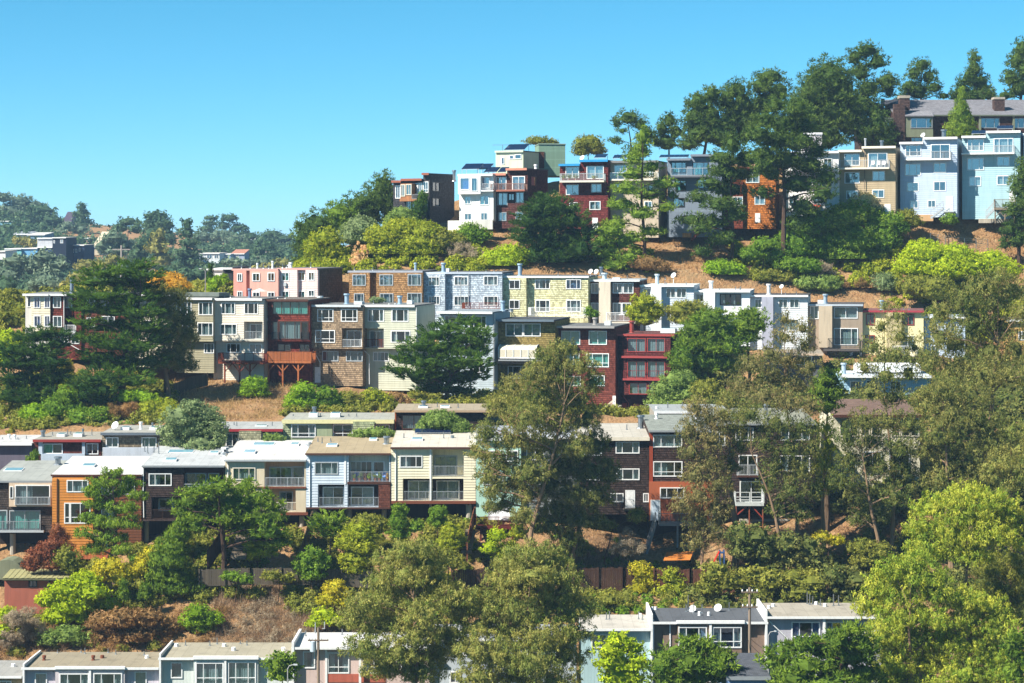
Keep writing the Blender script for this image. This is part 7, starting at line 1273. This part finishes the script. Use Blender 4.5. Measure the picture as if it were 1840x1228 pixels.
V('bush', 'green', 'dark green bush on the slope left of the cream corner house', 20, 320, [(18, 575, 18, 12), (35, 590, 14, 10)], size=1.4, group=G9)
V('bush', 'brown', 'brown dry bush on the slope left of the cream corner house', 30, 310, [(30, 603, 16, 8), (12, 600, 14, 10)], size=1.4, group=G9)
V('cone', 'bright', 'bright yellow-green rounded conifer left of the salmon pink house', 395, 300, [(385, 512, 12, 12), (400, 508, 13, 12), (390, 524, 18, 9)], size=1.2, group=G3)
V('cone', 'cyp', 'dark narrow conifer behind the bright rounded one', 378, 310, [(379, 482, 4, 9), (377, 498, 7, 10)], group=G3)
# ------------------------------------------------------------------ ground cover
cover('undergrowth', 'dark tangled undergrowth on the bank above the bottom row at right', 'eucd', 'broad', [(1240, 1640, 211.5, 224, .6, .8), (1560, 1900, 200, 230, .45, .9)], 21, 1.3)
cover('undergrowth', 'mixed low garden growth around the stilt houses', 'olive', 'bush', [(90, 480, 218, 229, .8, .65), (520, 900, 216, 229, .8, .65), (900, 1240, 217, 226, .4, .4), (0, 300, 212, 220, .6, .5), (640, 1240, 211.5, 218, .5, .5)], 22, 1.2)
cover('ivy', 'dark green ivy and leaves on the ground of the gardens', 'green', 'bush', [(90, 480, 219, 228, .5, .35), (520, 900, 219, 228, .4, .35), (700, 1240, 212, 217.5, .4, .5), (900, 1180, 220, 228, .25, .35)], 27, 1.2)
cover('undergrowth', 'brown thorny brush above the bottom left roofs', 'brown', 'wisp', [(-40, 400, 211.3, 217, .9, .55)], 28, 1.0)
cover('dead_brush', 'tangle of dead grey twigs on the cut slope', 'gbrown', 'wisp', [(385, 650, 211.6, 220, 1.1, .4), (990, 1130, 219, 226, .8, .4)], 29, .9)
cover('undergrowth', 'low scrub on the slope below the tall houses', 'olive', 'broad', [(-60, 320, 254, 273, .7, .65), (510, 760, 255, 264, .6, .55), (740, 1250, 254, 272, .35, .65)], 23, 1.3)
cover('undergrowth', 'scrub tinted dark for the shade between the eucalyptus and the houses behind them', 'eucd', 'broad', [(1240, 1900, 254, 283, .2, 1.1), (1460, 1900, 228, 254, .35, 1.0)], 35, 1.6)  # dark tint stands in for the shade behind the trees
cover('undergrowth', 'low scrub along the slope under the crest', 'yolive', 'bush', [(530, 870, 297, 308, .6, .8), (1040, 1200, 298, 304, .4, .5), (1320, 1620, 298, 306, .6, .7), (1600, 1900, 288, 297, .5, .7)], 24, 1.5)
cover('undergrowth', 'dense scrub of the valley behind the cream corner house', 'olive', 'broad', [(-60, 420, 296, 345, .08, 1.5), (-60, 60, 280, 298, .4, .9)], 25, 2.4)
cover('far_wood', 'blue-hazed woods covering the far hill', 'far', 'far', [(-40, 560, 470, 640, .020, 2.4), (-40, 560, 640, 1000, .013, 2.8)], 26, 1.3)
blades('dry_grass', 'dry blond grass on the slope below the wooden deck', ((.34, .22, .09), (.52, .38, .19)), [(290, 560, 254, 275, 40)], 31)
blades('dry_grass', 'dry grass on the orange slope under the crest', ((.38, .21, .08), (.52, .34, .15)), [(860, 960, 299, 309, 35), (1180, 1330, 299, 308, 35), (1600, 1850, 298, 308, 35)], 32)
blades('dead_brush', 'grey-brown dead brush and cut branches above the bottom roofs', ((.20, .13, .08), (.48, .35, .23)), [(385, 660, 211.5, 221, 160), (980, 1130, 219, 227, 120), (-30, 120, 211.5, 217, 60)], 33, .6, .02)
blades('fallen_leaves', 'leaf litter on the brown bank under the eucalyptus', ((.24, .13, .07), (.42, .26, .15)), [(1440, 1720, 218, 228, 60)], 34, .2, .04)
clods('stones and clods of dry earth scattered on the open slopes', [(290, 560, 254, 275, 3.0, .12), (860, 960, 299, 309, 3.5, .14), (1160, 1330, 298, 308, 3.5, .14), (1600, 1850, 298, 308, 3.5, .14), (385, 660, 211.5, 221, 5, .10), (980, 1130, 219, 227, 4, .1), (1440, 1720, 218, 228, 4, .1)], 41)
# ------------------------------------------------------------------ fences, poles, sheds and other small things
def fence(label, pts, Y, hgt, mat, name='board_fence', step=.17, rails=True, pm=None):
    """Board fence through photograph columns pts = [(px, ground row, Y)...]."""
    W3 = [P(px, py, yy) for px, py, yy in pts]; root = empty(name, W3[0]); tag(root, label, 'fence'); o = W3[0]; rng = random.Random(len(label))
    b = MB(); r = MB()
    for A, B in zip(W3, W3[1:]):
        d = B - A; ln = d.length; n = max(1, int(ln / step)); side = Vector((d.y, -d.x, 0)).normalized()
        for i in range(n):
            q0 = A.lerp(B, (i + .04) / n) - o; q1 = A.lerp(B, (i + .96) / n) - o; h = hgt * rng.uniform(.96, 1.03); t = side * .02; k = side * rng.uniform(-.012, .012); up = Vector((0, 0, h)); dn = Vector((0, 0, -.5))
            b.hexa([q0 - t + k + dn, q1 - t + k + dn, q1 + t + k + dn, q0 + t + k + dn, q0 - t + k + up, q1 - t + k + up, q1 + t + k + up, q0 + t + k + up])
        for z in (.3, hgt - .25): r.bar(A - o + Vector((0, 0, z)) - side * .06, B - o + Vector((0, 0, z)) - side * .06, .05, .09)
        m = max(1, int(ln / 2.4))
        for i in range(m + 1):
            q = A.lerp(B, i / m) - o + side * .09; pb = MB(); pb.box(q.x - .06, q.x + .06, q.y - .06, q.y + .06, q.z - .5, q.z + hgt + .08); pb.build('post', pm or mat, root)
    b.build('boards', mat, root); r.build('rails', mat, root)
fence('weathered grey board fence along the garden under the spreading pine', [(358, 1045, 218.5), (450, 1042, 218.5), (560, 1042, 218.5), (668, 1048, 218.5)], 0, 1.15, wood((92, 84, 72)))
fence('sloping board fence climbing beside the blue-white stilt house', [(536, 1030, 219), (548, 990, 222), (560, 950, 226)], 0, 1.7, wood((110, 92, 74)))
fence('leaning board fence at the left of the garden stairs', [(372, 1020, 219.5), (395, 985, 223), (402, 965, 226)], 0, 1.6, DKW)
fence('red-brown framed fence below the clipped ball shrub', [(815, 1055, 218), (880, 1054, 218), (955, 1052, 218)], 0, 1.7, DKW, pm=MARW)
fence('dark board fence along the back of the dry garden', [(1030, 1062, 218), (1120, 1060, 218), (1210, 1062, 218)], 0, 2.2, DKW)
fence('brown board fence under the orange house garden', [(1175, 1058, 217), (1240, 1058, 217), (1320, 1060, 217)], 0, 1.9, wood((96, 58, 44)))
fence('stepped wooden handrail fence beside the cream stilt house', [(838, 1000, 219.5), (845, 965, 222.5), (852, 935, 226)], 0, 1.3, wood((128, 80, 56)))
fence('dark retaining board wall under the grey-green house', [(312, 705, 268), (345, 692, 270), (372, 686, 272)], 0, 1.0, wood((110, 90, 70)))
def chain_fence(label, pts, hgt):
    W3 = [P(px, py, yy) for px, py, yy in pts]; o = W3[0]; root = empty('wire_fence', o); tag(root, label, 'fence'); w = MB()
    for A, B in zip(W3, W3[1:]):
        for t in np.linspace(0, 1, 4):
            q = A.lerp(B, t) - o; b = MB(); b.tube([q + Vector((0, 0, -.4)), q + Vector((0, 0, hgt))], [.04, .04], 6); b.build('post', STEEL, root)
        for z in np.linspace(.1, hgt, 6): w.bar(A - o + Vector((0, 0, z)), B - o + Vector((0, 0, z)), .018)
    w.build('wire', STEEL, root)
chain_fence('thin wire fence across the orange slope under the light blue crest house', [(1672, 440, 301), (1712, 448, 300), (1775, 452, 300)], 1.6)
def pole(label, px, Y, top, arms=(), transformer=None, rad=.15, mat=None):
    t = P(px, top, Y); z0 = gz(t.x, Y); root = empty('utility_pole', (t.x, Y, z0)); tag(root, label, 'utility pole', 'utility poles along the bottom street'); H = t.z - z0
    b = MB(); b.tube([(0, 0, -.5), (0, 0, H)], [rad, rad * .75], 10); b.build('post', mat or wood((138, 122, 106)), root)
    for dz, ln in arms:
        b = MB(); b.box(-ln, ln, -.16, -.05, H - dz - .06, H - dz + .06); a = b.build('crossarm', wood((120, 104, 90)), root)
        for x in np.linspace(-ln + .1, ln - .1, 4):
            c = MB(); c.tube([(x, -.1, H - dz + .06), (x, -.1, H - dz + .12), (x, -.1, H - dz + .26)], [.05, .07, .04], 8); c.build('insulator', WHITE, a)
    if transformer:
        c = MB(); x, z = transformer; c.tube([(x, 0, H - z - .9), (x, 0, H - z - .88), (x, 0, H - z), (x, 0, H - z + .06)], [.2, .27, .27, .15], 12); c.tube([(x - .1, 0, H - z), (x - .1, 0, H - z + .3)], [.05, .03], 6); c.tube([(x + .1, 0, H - z), (x + .1, 0, H - z + .3)], [.05, .03], 6); c.build('transformer', paint((186, 200, 212), .4), root)
        c = MB(); c.tube([(.35, 0, H - .1), (.55, 0, H - .1), (.55, 0, H + .5)], [.05, .05, .05], 6); c.tube([(-.25, -.1, H - .5), (-.25, -.1, H + .45)], [.06, .04], 6); c.build('switchgear', ALU, root)
    return root, Vector((t.x, Y, t.z))
p1, t1 = pole('wooden utility pole with a grey transformer before the dusty pink row house', 572, 194, 1128, ((1.1, .9),), (-.45, 1.2))
p2, t2 = pole('wooden utility pole with crossarms above the lavender grey row house', 1347, 194, 1056, ((.4, .75), (1.7, .7)))
def wire(label, a, b, sag):
    m = MB(); pts = [a.lerp(b, i / 12) - Vector((0, 0, sag * 4 * (i / 12) * (1 - i / 12))) for i in range(13)]; m.tube(pts, [.018] * 13, 4); o = m.build('overhead_wire', DARK); tag(o, label, 'wire', 'overhead wires')
wire('overhead wire from the right utility pole towards the lower left', t2 + Vector((0, 0, -4.6)), P(1250, 1150, 190), .3)
wire('overhead wire from the right utility pole to the lavender grey house', t2 + Vector((0, 0, -4.4)), P(1388, 1172, 198), .2)
wire('second overhead wire from the right utility pole to the lavender grey house', t2 + Vector((0, 0, -4.9)), P(1392, 1192, 198), .2)
wire('overhead wire from the transformer pole to the pink house wall', t1 + Vector((0, 0, -3.0)), P(545, 1195, 198.4), .25)
def lamp(label, px, Y, top, side=1, h=None, base=None):
    t = P(px, top, Y); z0 = gz(t.x, Y) if base is None else P(px, base, Y).z; root = empty('street_lamp', (t.x, Y, z0)); tag(root, label, 'street lamp', 'street lamps'); H = t.z - z0
    b = MB(); b.tube([(0, 0, -.3), (0, 0, H - .4), (side * .15, 0, H - .12), (side * .55, -.1, H)], [.06, .05, .045, .035], 8); b.build('pole', paint((158, 160, 160), .5), root)
    b = MB(); b.hexa([(side * .5, -.2, H - .06), (side * .85, -.2, H - .06), (side * .85, 0, H - .06), (side * .5, 0, H - .06), (side * .5, -.17, H + .06), (side * .82, -.17, H + .04), (side * .82, -.03, H + .04), (side * .5, -.03, H + .06)]); b.build('lamp_head', ALU, root)
lamp('street lamp in front of the light blue shingle house', 828, 283, 498, 1, base=600)
lamp('street lamp left of the bright rounded conifer', 369, 296, 483, -1, base=570)
lamp('white street lamp in front of the lavender grey row house', 1381, 196, 1134, 1)
lamp('street lamp in front of the small round tree at the bottom', 517, 188, 1194, 1)
# far pole
fp = P(218, 441, 600); b = MB(); b.tube([(0, 0, -9), (0, 0, 0)], [.25, .2], 6); b.box(-2.4, 2.4, -.1, .1, -1.3, -1.0); r = empty('utility_pole', fp); tag(r, 'thin pale utility pole in front of the far hill trees', 'utility pole'); b.build('post', wood((170, 160, 150)), r)
# shed
h = House('Y5', 'rust-red garden shed with a corrugated roof at the left border', 30, 490, 530, 760, 218, 0, wall('plain', (164, 96, 78)), dep=3, name='shed', cat='shed', roof=(150, 150, 110), pitch=.12, fas=wood((120, 116, 90)), fo=.4, ft=.12)
h.win(195, 535, 248, 580, n=2, cur='d', fr='d'); h.box('door_post', 326, 535, 336, 640, -.05, -.01, DARK)
b = MB(); n = 26; u0, u1 = -.1, h.W + .15
for i in range(n):
    a, c = u0 + (u1 - u0) * i / n, u0 + (u1 - u0) * (i + 1) / n; z = h.H + .17 + (.03 if i % 2 else 0); b.hexa([(a, -.5, z), (c, -.5, z), (c, 3.1, z + .4), (a, 3.1, z + .4), (a, -.5, z + .03), (c, -.5, z + .03), (c, 3.1, z + .43), (a, 3.1, z + .43)])
b.build('corrugated_roof', roofm((150, 146, 104)), h.root); h.finish()
g = empty('greenhouse', P(12, 1042, 223)); tag(g, 'rounded grey-green canvas greenhouse behind the shed', 'greenhouse'); b = MB(); k = 223 / FOC; rx, rz = 34 * k, 36 * k
for i in range(10):
    a0, a1 = math.pi * i / 10, math.pi * (i + 1) / 10; b.poly([(-rx * math.cos(a0), 0, rz * math.sin(a0)), (-rx * math.cos(a1), 0, rz * math.sin(a1)), (-rx * math.cos(a1), 3, rz * math.sin(a1)), (-rx * math.cos(a0), 3, rz * math.sin(a0))])
b.poly([(-rx * math.cos(math.pi * i / 10), 0, rz * math.sin(math.pi * i / 10)) for i in range(11)]); b.poly([(-rx * math.cos(math.pi * i / 10), 3, rz * math.sin(math.pi * i / 10)) for i in range(11)]); b.build('canvas', wall('plain', (122, 128, 104), .5), g)
# garden steps
def garden_steps(label, pts, width, n, mat):
    A, B = (P(*q) for q in pts); r = empty('garden_steps', A); tag(r, label, 'steps')
    for i in range(n):
        q = A.lerp(B, i / n) - A; b = MB(); b.box(q.x - width / 2, q.x + width / 2, q.y, q.y + (B.y - A.y) / n + .05, q.z - .3, q.z + .06); b.build('step', mat, r)
garden_steps('weathered timber garden steps beside the spreading pine', ((428, 1000, 220), (438, 960, 225.5)), 1.5, 11, GRW)
garden_steps('timber garden steps beside the clipped ball shrub', ((838, 990, 219.8), (846, 950, 225)), 1.0, 10, GRW)
# orange play sheet and slide in the garden under the orange lower storey
b = MB(); A = [P(1192, 1008, 221), P(1240, 1007, 221), P(1246, 992, 223.5), P(1198, 993, 223.5)]; o = A[0]; up = Vector((0, 0, .05))
b.hexa([q - o for q in A] + [q - o + up for q in A]); r = b.build('play_mat', paint((186, 112, 40), .9)); r.location = o; tag(r, 'orange play surface in the garden below the orange lower storey', 'play mat')
r = empty('play_slide', P(1296, 1016, 218.5)); tag(r, 'small red and blue play slide beside the orange play surface', 'slide')
b = MB(); b.hexa([(-.9, -.3, .0), (-.2, -.3, 1.3), (-.2, .3, 1.3), (-.9, .3, .0), (-.9, -.3, .1), (-.2, -.3, 1.4), (-.2, .3, 1.4), (-.9, .3, .1)]); b.build('chute', paint((200, 40, 28), .4), r)
b = MB(); b.box(-.2, .3, -.35, .35, 1.2, 1.3); b.box(.2, .32, -.35, -.25, 0, 1.5); b.box(.2, .32, .25, .35, 0, 1.5); b.box(-.2, -.1, -.35, -.25, 0, 1.5); b.box(-.2, -.1, .25, .35, 0, 1.5)
for z in (.3, .6, .9): b.box(.22, .3, -.25, .25, z, z + .06)
b.build('tower', paint((54, 88, 140), .5), r)
# white tarpaulin on the mint house deck, umbrella on a roof terrace
r = empty('tarpaulin', P(877, 935, 226.3)); tag(r, 'white tarpaulin hung over the red-brown deck', 'tarpaulin'); b = MB()
for i in range(16):
    x0, x1 = i * .14, (i + 1) * .14; f = lambda x: .1 * math.sin(x * 2.3) + .04 * math.sin(x * 7); g_ = lambda x: 1.35 - .16 * math.sin(x / 2.24 * math.pi)
    b.poly([(x0, f(x0) - .3, .05), (x1, f(x1) - .3, .05), (x1, f(x1), g_(x1)), (x0, f(x0), g_(x0))])
b.build('sheet', paint((214, 216, 220), .8), r)
u = empty('patio_umbrella', P(467, 534, 279)); tag(u, 'pale pink patio umbrella on the roof before the salmon pink house', 'umbrella'); b = MB(); b.tube([(0, 0, -.6), (0, 0, 1.0)], [.03, .03], 6); b.build('pole', ALU, u); b = MB(); n = 8
for i in range(n):
    a0, a1 = 2 * math.pi * i / n, 2 * math.pi * (i + 1) / n; b.poly([(0, 0, 1.1), (1.1 * math.cos(a0), 1.1 * math.sin(a0), .7), (1.1 * math.cos(a1), 1.1 * math.sin(a1), .7)])
b.build('canopy', paint((226, 200, 190), .8), u)
# balcony furniture
patio_chair(BALC, 992, 556, .5, 'blue folding chair at the left of the blue-white balcony', paint((40, 110, 200)))
patio_chair(BALC, 1122, 556, .45, 'pale blue chair in the middle of the blue-white balcony', paint((170, 205, 235)))
patio_chair(BALC, 1183, 556, .5, 'bright blue patterned chair at the right of the blue-white balcony', paint((60, 130, 215)))
for i, (x, c, lab) in enumerate(((985, 'bright', 'leftmost potted plant on the blue-white balcony'), (1022, 'green', 'second potted plant from the left on the blue-white balcony'), (1062, 'red', 'red-leaved potted plant in the middle of the blue-white balcony'), (1090, 'bright', 'potted plant right of the red-leaved one on the blue-white balcony'), (1130, 'yolive', 'yellowish potted plant on the blue-white balcony'), (1158, 'bright', 'second potted plant from the right on the blue-white balcony'), (1212, 'oran', 'orange-leaved potted plant at the right end of the blue-white balcony'))): pot(BALC, x, 557, .25, lab, c)
for x, lab in ((1432, 'leftmost flower pot on the blue-edged crest house balcony'), (1470, 'second flower pot on the blue-edged crest house balcony'), (1515, 'third flower pot on the blue-edged crest house balcony'), (1640, 'flower pot at the right of the blue-edged crest house balcony')): pot(BLUEH, x, 364, -.9, lab, 'yolive', .22)
patio_chair(TANH, 515, 680, -.7, 'white chair at the left of the tan crest house balcony', WHITE); patio_chair(TANH, 548, 680, -.7, 'white chair in the middle of the tan crest house balcony', WHITE); patio_chair(TANH, 575, 680, -.7, 'white chair at the right of the tan crest house balcony', WHITE)
# ------------------------------------------------------------------ haze
hz = MB(); hz.box(-3520, 3520, -4010, 5010, -47, 55); ho = hz.build('haze', None); tag(ho, 'thin blue haze of the air between the camera and the far hill', kind='stuff')
m = bpy.data.materials.new('air'); m.use_nodes = True; t = m.node_tree; t.nodes.clear(); out = t.nodes.new('ShaderNodeOutputMaterial'); pv = t.nodes.new('ShaderNodeVolumePrincipled')
pv.inputs['Color'].default_value = (.42, .68, 1.0, 1); pv.inputs['Density'].default_value = HAZE; pv.inputs['Anisotropy'].default_value = 0.0
t.links.new(pv.outputs[0], out.inputs['Volume']); ho.data.materials.append(m)
print('leaf quads', LEAFCOUNT[0], 'objects', len(bpy.data.objects))
